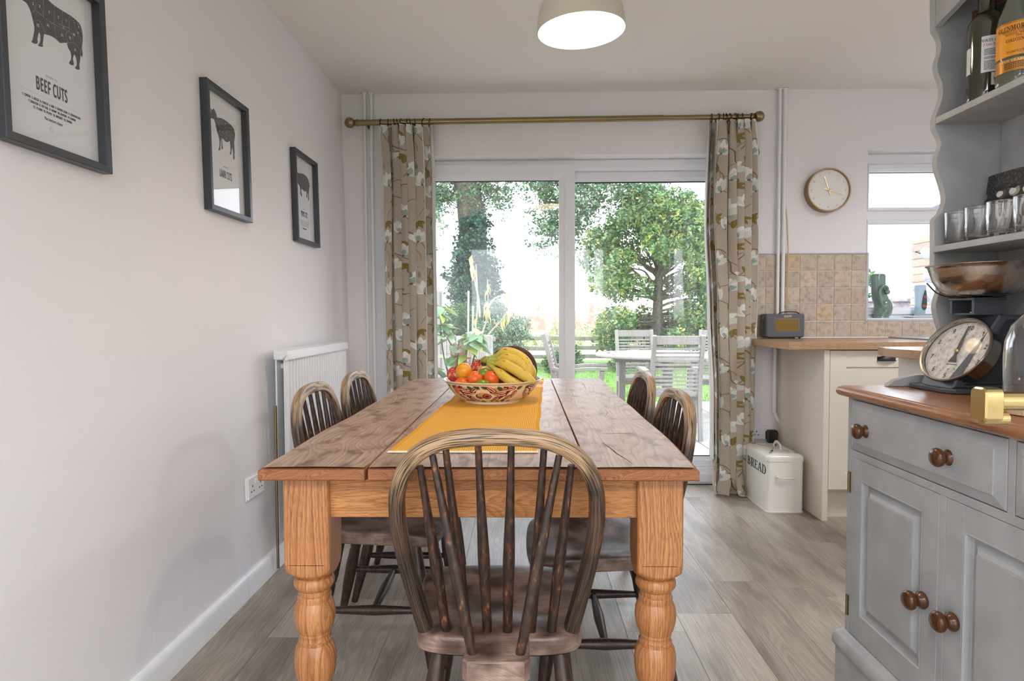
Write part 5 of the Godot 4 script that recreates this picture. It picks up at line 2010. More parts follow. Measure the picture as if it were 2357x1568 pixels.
	band(m, 0.041, 0.0274, 0.0303, ang - 1.3, ang + 1.3, 0.0009)
	obj("gold_band", m, flat(rgb8(186, 128, 52), 0.35, 0.4), lab)
	m = mb()
	wrapped(m, "GLENMORANGIE", 0.0100, 0.1220, 0.0418, ang + 0.02, 0.72, "Droid Serif", true)
	wrapped(m, "HIGHLAND SINGLE MALT", 0.0046, 0.1154, 0.0418, ang + 0.02, 0.8)
	wrapped(m, "SCOTCH WHISKY", 0.0046, 0.1087, 0.0418, ang + 0.02, 0.95)
	wrapped(m, "The", 0.0037, 0.1033, 0.0418, ang + 0.02, 0.95)
	wrapped(m, "ORIGINAL", 0.0066, 0.0942, 0.0418, ang + 0.02, 1.05)
	wrapped(m, "PERFECTED", 0.0025, 0.0693, 0.0418, ang + 0.02, 1.2)
	for k in 4:
		var sd := mb()
		for j in 13:
			sd.box(Vector3(-0.024 + j * 0.004, 0, 0), Vector3(0.0031, 0.0018, 0.0003))
		bend(m, sd, 0.0418, 0.0452 - k * 0.0037, ang + 0.02)
	obj("label_print", m, flat(rgb8(84, 52, 26), 0.5), lab)
	m = mb()
	wrapped(m, "TEN YEARS OLD", 0.0035, 0.0502, 0.0419, ang + 0.02, 1.2, "Droid Serif", true)
	var sq := mb()
	sq.box(Vector3.ZERO, Vector3(0.021, 0.021, 0.0004))
	bend(m, sq, 0.0414, 0.0818, ang + 0.02)
	obj("gold_square", m, flat(rgb8(236, 208, 150), 0.35, 0.3), lab)
	# cut glass tumblers
	var gm := mb()
	var rows := []
	var seg := 72
	for prof in [[[0.0, 0.0], [0.024, 0.0], [0.0275, 0.0025], [0.0285, 0.008], [0.0292, 0.014], [0.0299, 0.02], [0.0305, 0.026], [0.031, 0.032], [0.0314, 0.038], [0.0318, 0.046], [0.0322, 0.058], [0.0326, 0.072], [0.0328, 0.083], [0.0325, 0.0845], [0.0315, 0.085], [0.0306, 0.0845], [0.0304, 0.083], [0.0298, 0.06], [0.0288, 0.035], [0.0265, 0.018], [0.02, 0.0125], [0.0, 0.012]]]:
		for i in prof.size():
			var row := PackedVector3Array()
			for j in seg:
				var a := -TAU * j / seg
				var rr: float = prof[i][0]
				var y: float = prof[i][1]
				if i >= 3 and i <= 9:
					var q := absf(fmod(j / 6.0 + (i - 3) * 0.5, 1.0) - 0.5) * 2.0
					var q2 := absf(fmod(j / 6.0 - (i - 3) * 0.5 + 8.0, 1.0) - 0.5) * 2.0
					rr += 0.0013 * (minf(q, q2) - 0.5)
				elif i >= 10 and i <= 12:
					rr += 0.0005 * cos(j * TAU / 9.0)
				row.append(Vector3(rr * cos(a), y, rr * sin(a)))
			rows.append(row)
	gm.grid(rows, true)
	var g0 := whole("tumbler", gm, M.crystal, Vector3(1.12, 1.2464, -1.646), "cut glass tumbler at the far left end of the lower shelf", "tumbler", "cut glass tumblers on the lower shelf")
	var labs := ["second cut glass tumbler from the shelf's far end, left of the photo's middle", "cut glass tumbler standing directly in front of the black and white photo", "cut glass tumbler cut off by the picture's right edge"]
	for k in 3:
		var c := copy(g0, labs[k], "cut glass tumblers on the lower shelf")
		c.position = [Vector3(1.12, 1.2464, -1.571), Vector3(1.118, 1.2464, -1.495), Vector3(1.126, 1.2464, -1.423)][k]
		c.rotation.y = k * 0.7
	# black and white photograph of graduates
	var p := Paint.new(512, 340, rgb8(34, 34, 38))
	var r := RandomNumberGenerator.new()
	r.seed = 5
	for k in 900:
		p.blob(Vector2(r.randf() * 512, r.randf() * 110), r.randf_range(2, 6), r.randf_range(1, 4), r.randf() * 3.0, [rgb8(62, 62, 64), rgb8(90, 90, 92), rgb8(20, 20, 24)][k % 3])
	for k in 6:
		var x := 96.0 + k * 78
		p.poly(PackedVector2Array([Vector2(x - 50, 340), Vector2(x - 34, 150), Vector2(x, 128), Vector2(x + 36, 150), Vector2(x + 50, 340)]), rgb8(24, 24, 28), false)
		p.poly(PackedVector2Array([Vector2(x - 8, 340), Vector2(x - 10, 160), Vector2(x + 8, 146), Vector2(x + 26, 162), Vector2(x + 22, 340)]), rgb8(206, 206, 206), false)
		p.blob(Vector2(x + 8, 104), 24, 32, 1.57, [rgb8(70, 68, 66), rgb8(150, 148, 144), rgb8(120, 118, 116)][k % 3])
		p.blob(Vector2(x - 2, 104), 15, 21, 1.57, rgb8(214, 210, 206))
		p.poly(PackedVector2Array([Vector2(x - 30, 82), Vector2(x + 2, 66), Vector2(x + 38, 80), Vector2(x + 6, 92)]), rgb8(16, 16, 18), false)
	var pm := flat(Color.WHITE, 0.3)
	pm.albedo_texture = p.tex()
	o = Vector3(1.196, 1.2462, -1.525)
	m = mb()
	m.T = Transform3D(Basis(Vector3(0, 0, 1), Vector3(0.11, 1, 0).normalized(), Vector3(-1, 0.11, 0).normalized()), Vector3(-0.016, 0, 0))
	var cr := []
	for i in 2:
		var row := PackedVector3Array()
		for j in 9:
			row.append(Vector3(-0.128 + j * 0.032 + (0.004 if i else 0.0), i * 0.175 + (0.002 * sin(j * 0.7) if i else 0.0), 0.004 * cos(j * 0.5)))
		cr.append(row)
	cr.reverse()
	m.grid(cr, false, Vector2.ONE, true)
	t = thing("photo_print", "black and white photo print of people in graduation gowns behind the tumblers", "photograph", o)
	obj("print_face", m, pm, t)
	m = mb()
	m.T = Transform3D(Basis(Vector3(0, 0, 1), Vector3(0.11, 1, 0).normalized(), Vector3(-1, 0.11, 0).normalized()), Vector3(-0.0155, 0, 0))
	var cb := []
	for row in cr:
		var q := PackedVector3Array()
		for w in row:
			q.append(w - Vector3(0, 0, 0.0006))
		cb.append(q)
	m.grid(cb)
	obj("card_back", m, M.paper, t)
	weighing_scale()
	# glass dome on a wooden foot
	o = Vector3(1.012, 0.8757, -1.212)
	t = thing("glass_cloche", "glass dome on a round pale wooden base at the counter's right edge", "cloche", o)
	m = mb()
	m.lathe([Vector2(0, 0), Vector2(0.086, 0), Vector2(0.089, 0.002), Vector2(0.089, 0.021), Vector2(0.086, 0.0235), Vector2(0, 0.0235)], 48)
	obj("wooden_base", m, M.beech, t)
	m = mb()
	m.lathe([Vector2(0.0755, 0.0236), Vector2(0.0785, 0.0236), Vector2(0.0785, 0.11), Vector2(0.0765, 0.14), Vector2(0.068, 0.17), Vector2(0.052, 0.19), Vector2(0.03, 0.203), Vector2(0.0, 0.208), Vector2(0.0, 0.205), Vector2(0.029, 0.2), Vector2(0.05, 0.187), Vector2(0.0655, 0.168), Vector2(0.0738, 0.139), Vector2(0.0755, 0.11), Vector2(0.0755, 0.0236)], 56, Vector3.ZERO, 0.2)
	obj("dome", m, M.crystal, t)
	m = mb()
	m.lathe([Vector2(0.0, 0.204), Vector2(0.008, 0.207), Vector2(0.009, 0.214), Vector2(0.014, 0.222), Vector2(0.014, 0.232), Vector2(0.0, 0.238)], 24, Vector3.ZERO, 0.2)
	obj("knob", m, M.crystal, t)
	# brass bar close to the camera, carried by a bracket outside the picture
	o = Vector3(0.62, 0.98, -0.6)
	t = thing("brass_bar", "polished brass bar with a flat end plate and peg, close at the right edge", "bar holder", o)
	m = mb(o)
	m.tube([Vector3(0.452, 0.9855, -0.6), Vector3(0.772, 0.9865, -0.6)], 0.0092, 24)
	obj("bar", m, M.brass, t)
	m = mb(o)
	m.T = m.T * Transform3D(Basis(Vector3.UP, PI / 2), Vector3(0.443, 0, -0.6))
	m.extrude(round_rect(-0.011, 0.966, 0.011, 0.9985, 0.006), 0.0, 0.0175, 0.0015)
	obj("end_plate", m, M.brass, t)
	m = mb(o)
	m.tube([Vector3(0.4445, 0.9695, -0.597), Vector3(0.4675, 0.9695, -0.597)], 0.0062, 20)
	obj("peg", m, M.brass, t)
	m = mb(o)
	m.T = m.T * Transform3D(Basis(Vector3(0, 0, 1), -PI / 2), Vector3(0.7695, 0.9865, -0.6))
	m.lathe([Vector2(0, -0.004), Vector2(0.012, -0.004), Vector2(0.02, 0.0), Vector2(0.026, 0.004), Vector2(0.026, 0.009), Vector2(0, 0.009)], 24)
	obj("rose", m, M.brass, t)
	t.position.x -= 0.0128
	var pm2 := mb()
	pm2.span(Vector3(0.766, 0.0, -0.66), Vector3(0.81, 2.0, -0.5), 0.002)
	struct("door_2", pm2, M.gloss_white)
	# ribbed black wedge on the floor by the plinth
	o = Vector3(1.0, 0.0, -1.905)
	t = thing("door_wedge", "black ribbed rubber wedge on the floor behind the dresser plinth", "wedge", o)
	m = mb()
	m.extrude(PackedVector2Array([Vector2(-0.035, 0.0), Vector2(0.05, 0.0), Vector2(0.05, 0.045), Vector2(0.02, 0.045)]), -0.025, 0.025, 0.002)
	obj("body", m, M.black, t)
	m = mb()
	for k in 5:
		m.tube([Vector3(-0.03, 0.006, -0.02 + k * 0.01), Vector3(0.018, 0.045, -0.02 + k * 0.01)], 0.0025, 6)
	obj("ribs", m, M.black, t)

func weighing_scale() -> void:
	var o := Vector3(1.15, 0.8757, -1.59)
	var t := thing("weighing_scale", "grey vintage kitchen scale with a big round dial, on the pine counter", "scale", o)
	t.position.x -= 0.02
	var grey := flat(rgb8(74, 78, 84), 0.38, 0.15, 0.5)
	var dark := flat(rgb8(48, 50, 56), 0.5, 0.0, 0.4)
	var m := mb(o)
	m.T = Transform3D(Basis(Vector3.RIGHT, PI / 2), -o)
	m.extrude(PackedVector2Array([Vector2(1.032, -1.66), Vector2(1.032, -1.535), Vector2(1.05, -1.508), Vector2(1.235, -1.508), Vector2(1.24, -1.515), Vector2(1.24, -1.675), Vector2(1.045, -1.675)]), -0.8875, -0.8765, 0.002)
	obj("base_plate", m, grey, t)
	m = mb(o)
	m.extrude(PackedVector2Array([Vector2(1.056, 0.8875), Vector2(1.066, 0.91), Vector2(1.166, 1.066), Vector2(1.235, 1.066), Vector2(1.238, 0.8875)]), -1.655, -1.531, 0.004, 0.9)
	obj("body", m, grey, t)
	m = mb(o)
	m.extrude(PackedVector2Array([Vector2(1.082, 0.896), Vector2(1.176, 1.055), Vector2(1.23, 1.055), Vector2(1.232, 0.896)]), -1.532, -1.5275, 0.002, 0.9)
	obj("side_cover", m, dark, t)
	m = mb(o)
	for q in [Vector2(1.206, 1.05), Vector2(1.2, 0.91)]:
		m.ball(Vector3(q.x, q.y, -1.5275), Vector3(0.006, 0.006, 0.003), 12)
	obj("screw", m, M.chrome, t)
	# yoke
	m = mb(o)
	for z: float in [-1.633, -1.555]:
		m.span(Vector3(1.116, 1.066, z - 0.004), Vector3(1.192, 1.108, z + 0.004), 0.0015)
	m.span(Vector3(1.113, 1.102, -1.64), Vector3(1.195, 1.109, -1.548), 0.002)
	m.span(Vector3(1.12, 1.066, -1.64), Vector3(1.18, 1.0705, -1.548), 0.001)
	obj("yoke", m, grey, t)
	m = mb(o)
	m.lathe([Vector2(0, 1.07), Vector2(0.012, 1.07), Vector2(0.012, 1.0735), Vector2(0.004, 1.0745), Vector2(0.004, 1.084), Vector2(0, 1.085)], 16, Vector3(1.15, 0, -1.594))
	obj("adjuster", m, M.chrome, t)
	# four cradle arms that hold the pan
	m = mb(o)
	for a: float in [0.6, 2.5, 3.8, 5.6]:
		var d := Vector3(cos(a), 0, sin(a))
		var c := Vector3(1.14, 0, -1.58)
		m.sweep(smooth_path([c + d * 0.02 + Vector3(0, 1.1105, 0), c + d * 0.05 + Vector3(0, 1.1105, 0), c + d * 0.078 + Vector3(0, 1.121, 0), c + d * 0.096 + Vector3(0, 1.141, 0), c + d * 0.101 + Vector3(0, 1.148, 0)], 4), MB.ring(8, 0.011, 0.0016))
	obj("cradle_arms", m, dark, t)
	# dial
	var nrm := Vector3(-0.84, 0.50, 0.20).normalized()
	var up := (Vector3.UP - nrm * nrm.y).normalized()
	var D := Transform3D(Basis(up.cross(nrm), up, nrm), Vector3(1.091, 0.979, -1.576) - o)
	var L := D * Transform3D(Basis(Vector3.RIGHT, PI / 2), Vector3.ZERO)
	m = mb()
	m.T = L
	m.lathe([Vector2(0.07, -0.034), Vector2(0.0865, -0.034), Vector2(0.0865, -0.004), Vector2(0.0895, -0.002), Vector2(0.0905, 0.002), Vector2(0.0885, 0.005), Vector2(0.0845, 0.004), Vector2(0.0835, 0.0), Vector2(0.0835, -0.006)], 64, Vector3.ZERO, 0.5)
	var rim := obj("chrome_rim", m, flat(rgb8(176, 170, 160), 0.16, 1.0), t)
	m = mb()
	m.T = L
	m.lathe([Vector2(0, -0.03), Vector2(0.084, -0.03), Vector2(0.084, -0.01), Vector2(0, -0.01)], 64)
	var face := obj("dial_face", m, speckled(rgb8(200, 192, 184), rgb8(228, 226, 224), 0.08, 0.5, 73), t)
	m = mb()
	for k in 10:
		var a := TAU * (k + 1) / 10.0 + 0.06
		m.T = D * Transform3D(Basis(), Vector3(sin(a) * 0.068, cos(a) * 0.068, -0.0098))
		m.letters(str(k + 1), 0.0125, 0.0003, 0.8, "Droid Sans", true)
	for k in 20:
		var a := TAU * k / 20.0 + 0.06
		m.T = D * Transform3D(Basis(), Vector3(sin(a) * 0.05, cos(a) * 0.05, -0.0098))
		m.letters(str((k * 2) % 22 + 1), 0.005, 0.0003, 0.8, "Droid Sans", false)
		m.T = D * Transform3D(Basis(Vector3(0, 0, 1), -a), Vector3.ZERO)
		m.tri(Vector3(-0.0012, 0.06, -0.0097), Vector3(0.0012, 0.06, -0.0097), Vector3(0, 0.057, -0.0097))
	for k in 100:
		var a := TAU * k / 100.0 + 0.06
		m.T = D * Transform3D(Basis(Vector3(0, 0, 1), -a), Vector3.ZERO)
		m.quad(Vector3(-0.0003, 0.078, -0.0097), Vector3(0.0003, 0.078, -0.0097), Vector3(0.0003, 0.0815, -0.0097), Vector3(-0.0003, 0.0815, -0.0097))
	m.T = D * Transform3D(Basis(), Vector3(0, -0.036, -0.0096))
	for k in 9:
		m.box(Vector3(-0.0135 + k * 0.0034, 0, 0), Vector3(0.0026, 0.0022, 0.0003))
	obj("dial_print", m, M.print, face)
	m = mb()
	m.T = D * Transform3D(Basis(Vector3(0, 0, 1), 0.02), Vector3(0, 0, -0.007))
	m.extrude(PackedVector2Array([Vector2(-0.001, 0.072), Vector2(-0.0045, 0.02), Vector2(-0.004, -0.012), Vector2(-0.011, -0.03), Vector2(0.011, -0.03), Vector2(0.004, -0.012), Vector2(0.0045, 0.02), Vector2(0.001, 0.072)]), -0.0006, 0.0006)
	obj("pointer", m, M.black, t)
	m = mb()
	m.T = L
	m.lathe([Vector2(0, -0.008), Vector2(0.005, -0.008), Vector2(0.005, -0.004), Vector2(0, -0.003)], 14)
	obj("pivot", m, M.brass, t)
	m = mb()
	m.T = L
	m.lathe([Vector2(0.0835, -0.0008), Vector2(0.06, 0.0025), Vector2(0.03, 0.004), Vector2(0, 0.0045)], 48, Vector3.ZERO, 0.2)
	obj("dial_glass", m, M.pane, t)
	# the loose pan
	o = Vector3(1.122, 1.112, -1.566)
	m = mb()
	m.lathe([Vector2(0, 0), Vector2(0.055, 0.0005), Vector2(0.072, 0.005), Vector2(0.088, 0.018), Vector2(0.1, 0.038), Vector2(0.1085, 0.066), Vector2(0.111, 0.0725), Vector2(0.1155, 0.075), Vector2(0.1155, 0.077), Vector2(0.109, 0.0765), Vector2(0.1065, 0.066), Vector2(0.098, 0.039), Vector2(0.086, 0.02), Vector2(0.071, 0.0075), Vector2(0.054, 0.003), Vector2(0, 0.0025)], 56, Vector3.ZERO, 0.2)
	var pan := flat(Color.WHITE, 0.24, 1.0)
	tri_map(pan, ntex(75, 0.01, 4, [[0.2, rgb8(158, 152, 146)], [0.45, rgb8(186, 180, 174)], [0.75, rgb8(192, 176, 160)]], 256, 20.0), Vector3(3, 4, 3))
	pan.roughness_texture = gray_soft
	pan.roughness = 0.5
	whole("scale_pan", m, pan, o, "shallow worn metal pan resting on top of the kitchen scale", "pan")

# ---------------------------------------------------------------- the dining table
func dining_table() -> void:
	var at := Vector3(-0.09, 0, -2.15)
	var t := thing("dining_table", "long pine farmhouse table with turned legs and a worn plank top", "table", at)
	var r := RandomNumberGenerator.new()
	r.seed = 31
	var n := 0
	for q in [[-0.546, -0.3235], [-0.3215, 0.1265], [0.1285, 0.356]]:
		var m := mb(at + Vector3(n * 1.3, 0, n * 0.7))
		var z0 := -3.062
		var z1 := -1.254
		# the board: a rounded slab whose outer edge wanders a little
		var rows := []
		var sec := [Vector2(0, 0.0), Vector2(0, 0.006), Vector2(0.0, 0.022), Vector2(0.0015, 0.0265), Vector2(0.005, 0.0292)]
		var steps := 34
		var left_edge: bool = n == 0
		var right_edge: bool = n == 2
		for i in steps + 1:
			var z := lerpf(z0, z1, float(i) / steps)
			var wl: float = q[0] + (0.003 * sin(z * 5.0) + 0.002 * sin(z * 13.0 + 1.0) if left_edge else 0.0)
			var wr: float = q[1] + (0.004 * sin(z * 4.0 + 2.0) + 0.002 * sin(z * 11.0) - (z - z1) * 0.012 if right_edge else 0.0)
			var rl := 2.4 if left_edge else 0.35
			var rr := 2.4 if right_edge else 0.35
			var e := 0.0
			if i == 0 or i == steps:
				e = 0.0055
			var row := PackedVector3Array()
			for s in sec:
				row.append(Vector3(wl + s.x * rl + e * 0.4, 0.7305 + s.y + (e * 0.55 if s.y < 0.001 else (-e * 0.55 if s.y > 0.028 else 0.0)), z))
			for k in range(sec.size() - 1, -1, -1):
				var s: Vector2 = sec[k]
				row.append(Vector3(wr - s.x * rr - e * 0.4, 0.7305 + s.y + (e * 0.55 if s.y < 0.001 else (-e * 0.55 if s.y > 0.028 else 0.0)), z))
			row.reverse()
			rows.append(row)
		for j in rows[0].size():
			var j2: int = (j + 1) % rows[0].size()
			var strip := []
			for row in rows:
				strip.append(PackedVector3Array([row[j], row[j2]]))
			m.grid(strip)
		# the sawn ends, bulged slightly
		for s in 2:
			var row: PackedVector3Array = rows[-1] if s == 1 else rows[0]
			var ring := []
			var ring2 := []
			for p in row:
				ring.append(p)
				var c := Vector3((q[0] + q[1]) / 2, 0.745, p.z)
				ring2.append(c + (p - c) * Vector3(0.994, 0.72, 1.0) + Vector3(0, 0, 0.003 if s == 1 else -0.003))
			m.grid([PackedVector3Array(ring), PackedVector3Array(ring2)] if s == 1 else [PackedVector3Array(ring2), PackedVector3Array(ring)], true)
			m.fan(ring2, Vector3(0, 0, 1 if s == 1 else -1))
		var o := obj("board", m, M.board_edge, t)
		o.position = Vector3(n * 1.3, 0, n * 0.7)
		# its weathered upper face
		m = mb(at + Vector3(n * 1.3, 0, n * 0.7))
		var top := []
		for i in steps + 1:
			var z := lerpf(z0 + 0.004, z1 - 0.004, float(i) / steps)
			var a: float = rows[i][0].x if rows[i][0].x < rows[i][-1].x else rows[i][-1].x
			var b: float = maxf(rows[i][0].x, rows[i][-1].x)
			var li := 0.009 if left_edge else 0.0014
			var ri := 0.009 if right_edge else 0.0014
			var row := PackedVector3Array()
			for k in 9:
				var f := k / 8.0
				var dip := 0.0005 * sin(z * 7.0 + k + n * 3.0) - (0.0009 if (k == 0 or k == 8) else 0.0)
				row.append(Vector3(lerpf(a + li, b - ri, f), 0.7614 + dip, z))
			top.append(row)
		m.grid(top, false, Vector2((q[1] - q[0]) / 0.5, 1.8), true)
		for i in m.uv.size():
			m.uv[i] += Vector2(n * 0.37, n * 0.21)
		obj("worn_face", m, M.old_pine, o)
		n += 1
	# splits in the right board
	for q in [[[0.222, -1.258, 0.219, -1.31, 0.205, -1.38, 0.198, -1.44, 0.188, -1.5], 0.0016], [[0.245, -1.9, 0.262, -1.98, 0.258, -2.05], 0.0012], [[0.2, -1.62, 0.27, -1.622, 0.31, -1.615], 0.0009], [[0.255, -2.6, 0.262, -2.75, 0.268, -3.05], 0.001]]:
		var m := mb(at)
		var pts := []
		for i in range(0, q[0].size(), 2):
			pts.append(Vector3(q[0][i], 0.7612, q[0][i + 1]))
		var sc := []
		pts = smooth_path(pts, 5)
		for i in pts.size():
			sc.append(Vector2(q[1] * (0.35 + 0.65 * sin(PI * (i + 0.5) / pts.size())), 0.0004))
		m.sweep(pts, MB.ring(6), sc)
		obj("split", m, M.dark_hole, t)
	# aprons
	for q in [[-0.43, 0.25, -1.326, -1.303, 0], [-0.43, 0.25, -3.005, -2.982, 0], [-0.504, -0.481, -2.93, -1.36, 2], [0.3, 0.323, -2.93, -1.36, 2]]:
		var m := mb(at + Vector3(q[0] * 3.0, 0.05, 0))
		m.span(Vector3(q[0], 0.6425, q[2]), Vector3(q[1], 0.7305, q[3]), 0.0012)
		var o := obj("apron", m, M.pine_x, t)
		o.position = Vector3(q[0] * 3.0, 0.05, 0)
	# legs
	n = 0
	for q in [[-0.459, -1.332], [0.281, -1.334], [-0.459, -2.972], [0.281, -2.972]]:
		var c := Vector3(q[0], 0, q[1])
		var off := Vector3(0.31 * n + 0.13, 0.37 * n, 0.21 * n)
		var m := mb(at - c + off)
		# square block with its lower end turned away to a rounded lip
		var h := 0.0475
		var T0 := m.T
		m.T = T0 * Transform3D(Basis(Vector3.RIGHT, PI / 2), Vector3.ZERO)
		var ch := h - 0.003
		m.extrude(PackedVector2Array([Vector2(-ch, -h), Vector2(ch, -h), Vector2(h, -ch), Vector2(h, ch), Vector2(ch, h), Vector2(-ch, h), Vector2(-h, ch), Vector2(-h, -ch)]), -0.7305, -0.545, 0.0, 0.95)
		m.T = T0
		var rows := []
		for i in 8:
			var f := i / 7.0
			var y := 0.546 - 0.033 * f
			var row := PackedVector3Array()
			for j in 48:
				var a := -TAU * j / 48.0
				var d := Vector2(cos(a), sin(a))
				var rs := h / maxf(absf(d.x), absf(d.y))
				var lim := sqrt(maxf(0.0, 0.0658 * 0.0658 - pow(maxf(0.0, f - 0.15) * 0.063, 2.0)))
				var rr := minf(rs, lim)
				row.append(Vector3(d.x * rr, y, d.y * rr))
			rows.append(row)
		rows.reverse()
		m.grid(rows, true)
		var prof := [Vector2(0, 0), Vector2(0.026, 0), Vector2(0.031, 0.006), Vector2(0.035, 0.03), Vector2(0.038, 0.05), Vector2(0.036, 0.064), Vector2(0.03, 0.07), Vector2(0.033, 0.078), Vector2(0.036, 0.084), Vector2(0.033, 0.09), Vector2(0.028, 0.096), Vector2(0.0345, 0.11), Vector2(0.0405, 0.13), Vector2(0.044, 0.155), Vector2(0.0435, 0.18), Vector2(0.04, 0.2), Vector2(0.0345, 0.216), Vector2(0.0338, 0.227), Vector2(0.032, 0.2275), Vector2(0.0315, 0.236), Vector2(0.0355, 0.2385), Vector2(0.0348, 0.262), Vector2(0.0325, 0.2635), Vector2(0.0322, 0.271),
			Vector2(0.0365, 0.276), Vector2(0.0412, 0.29), Vector2(0.0442, 0.312), Vector2(0.0445, 0.327), Vector2(0.0435, 0.34), Vector2(0.0405, 0.353), Vector2(0.0352, 0.3605), Vector2(0.0358, 0.3675), Vector2(0.0332, 0.3695), Vector2(0.0318, 0.3745), Vector2(0.0326, 0.379), Vector2(0.034, 0.3805), Vector2(0.0338, 0.3855),
			Vector2(0.0385, 0.394), Vector2(0.0425, 0.409), Vector2(0.0441, 0.424), Vector2(0.0425, 0.44), Vector2(0.0388, 0.4505), Vector2(0.0352, 0.4545), Vector2(0.0362, 0.4635), Vector2(0.035, 0.4675), Vector2(0.0325, 0.469), Vector2(0.0335, 0.475), Vector2(0.0332, 0.4785), Vector2(0.038, 0.4825), Vector2(0.0425, 0.4895), Vector2(0.0432, 0.4955), Vector2(0.0412, 0.503), Vector2(0.037, 0.5075), Vector2(0.0345, 0.5085), Vector2(0.0365, 0.5125), Vector2(0.0375, 0.5165), Vector2(0.0365, 0.522), Vector2(0, 0.522)]
		m.lathe(prof, 44, Vector3.ZERO, 0.86)
		var o := obj("leg", m, M.pine_leg, t)
		o.position = c - at + (at - c + off) - Vector3.ZERO
		o.position = off
		n += 1
	table_runner()

func table_runner() -> void:
	# woven cotton: mustard with fine pale lines, plain hems, banded towards the far end
	var r := RandomNumberGenerator.new()
	r.seed = 3
	var w := 680
	var h := 1024
	var p := Paint.new(w, h, rgb8(232, 166, 52))
	for y in h:
		var c := rgb8(232, 166, 52).lerp(rgb8(216, 148, 40), r.randf() * 0.55)
		p.im.fill_rect(Rect2i(0, y, w, 1), c)
	for k in 400:
		p.im.fill_rect(Rect2i(r.randi() % w, r.randi() % h, r.randi_range(2, 5), 1), rgb8(198, 128, 38))
	for x in range(26, w - 22, 11):
		for y in h:
			p.im.fill_rect(Rect2i(x + (1 if (y / 2) % 2 else 0), y, 2, 1), rgb8(247, 226, 176) if (y / 2) % 2 else rgb8(240, 208, 142))
	for q in [[112, 14, rgb8(190, 122, 48)], [128, 8, rgb8(246, 232, 200)], [140, 16, rgb8(182, 112, 44)], [168, 60, rgb8(244, 224, 178)], [60, 30, rgb8(244, 226, 186)]]:
		for y in range(q[0], q[0] + q[1]):
			for x in range(0, w, 4):
				if (x / 4 + y) % 3 != 0:
					p.im.fill_rect(Rect2i(x, y, 4, 1), q[2])
	var mt := flat(Color.WHITE, 0.9, 0.0, 0.2)
	mt.albedo_texture = p.tex()
	mt.texture_filter = BaseMaterial3D.TEXTURE_FILTER_LINEAR
	var at := Vector3(-0.12, 0.762, -2.15)
	var t := thing("table_runner", "mustard striped woven runner lying along the middle of the table", "table runner", at)
	var a := Vector3(-0.306, 0.7634, -1.392)
	var b := Vector3(0.028, 0.7634, -1.392)
	var c := Vector3(0.091, 0.7634, -3.03)
	var d := Vector3(-0.243, 0.7634, -3.03)
	var lev := []
	for side in 2:
		var rows := []
		for i in 61:
			var f := i / 60.0
			var row := PackedVector3Array()
			for j in 15:
				var g := j / 14.0
				var q: Vector3 = d.lerp(a, f).lerp(c.lerp(b, f), g)
				q.y += 0.0005 * sin(f * 50.0 + g * 5.0) + (0.0006 * sin(f * 23.0) if (j == 0 or j == 14) else 0.0) + (0.0004 if side == 0 else -0.0012)
				q.x += 0.0018 * sin(f * 31.0) * (1.0 if j == 0 or j == 14 else 0.5)
				row.append(q)
			rows.append(row)
		lev.append(rows)
	var m := mb(at)
	m.grid(lev[0], false, Vector2.ONE, true)
	m.grid(lev[1])
	for j in [0, 14]:
		var s := []
		for i in 61:
			s.append(PackedVector3Array([lev[1][i][j], lev[0][i][j]]))
		m.grid(s, false, Vector2(0.02, 1), j == 14)
	m.grid([PackedVector3Array(lev[0][60]), PackedVector3Array(lev[1][60])], false, Vector2.ONE, true)
	obj("woven_cloth", m, mt, t)
	# the knotted cord hem at the near end
	m = mb(at)
	for k in 44:
		var q := a.lerp(b, (k + 0.5) / 44.0)
		torus(m, q + Vector3(0, 0.0003, 0.003), Vector3(0.2, 1, 0).normalized(), 0.0031, 0.0011, 10, 5)
	m.sweep([a + Vector3(-0.002, 0.0004, 0.0075), b + Vector3(0.002, 0.0004, 0.0075)], MB.ring(8, 0.0016, 0.0014))
	m.sweep([a + Vector3(-0.002, 0.0004, -0.001), b + Vector3(0.002, 0.0004, -0.001)], MB.ring(8, 0.0014, 0.0014))
	obj("cord_hem", m, flat(rgb8(240, 232, 208), 0.9), t)
	m = mb(at)
	m.span(Vector3(-0.252, 0.7615, -1.39), Vector3(-0.214, 0.762, -1.352))
	obj("care_label", m, M.paper, t)

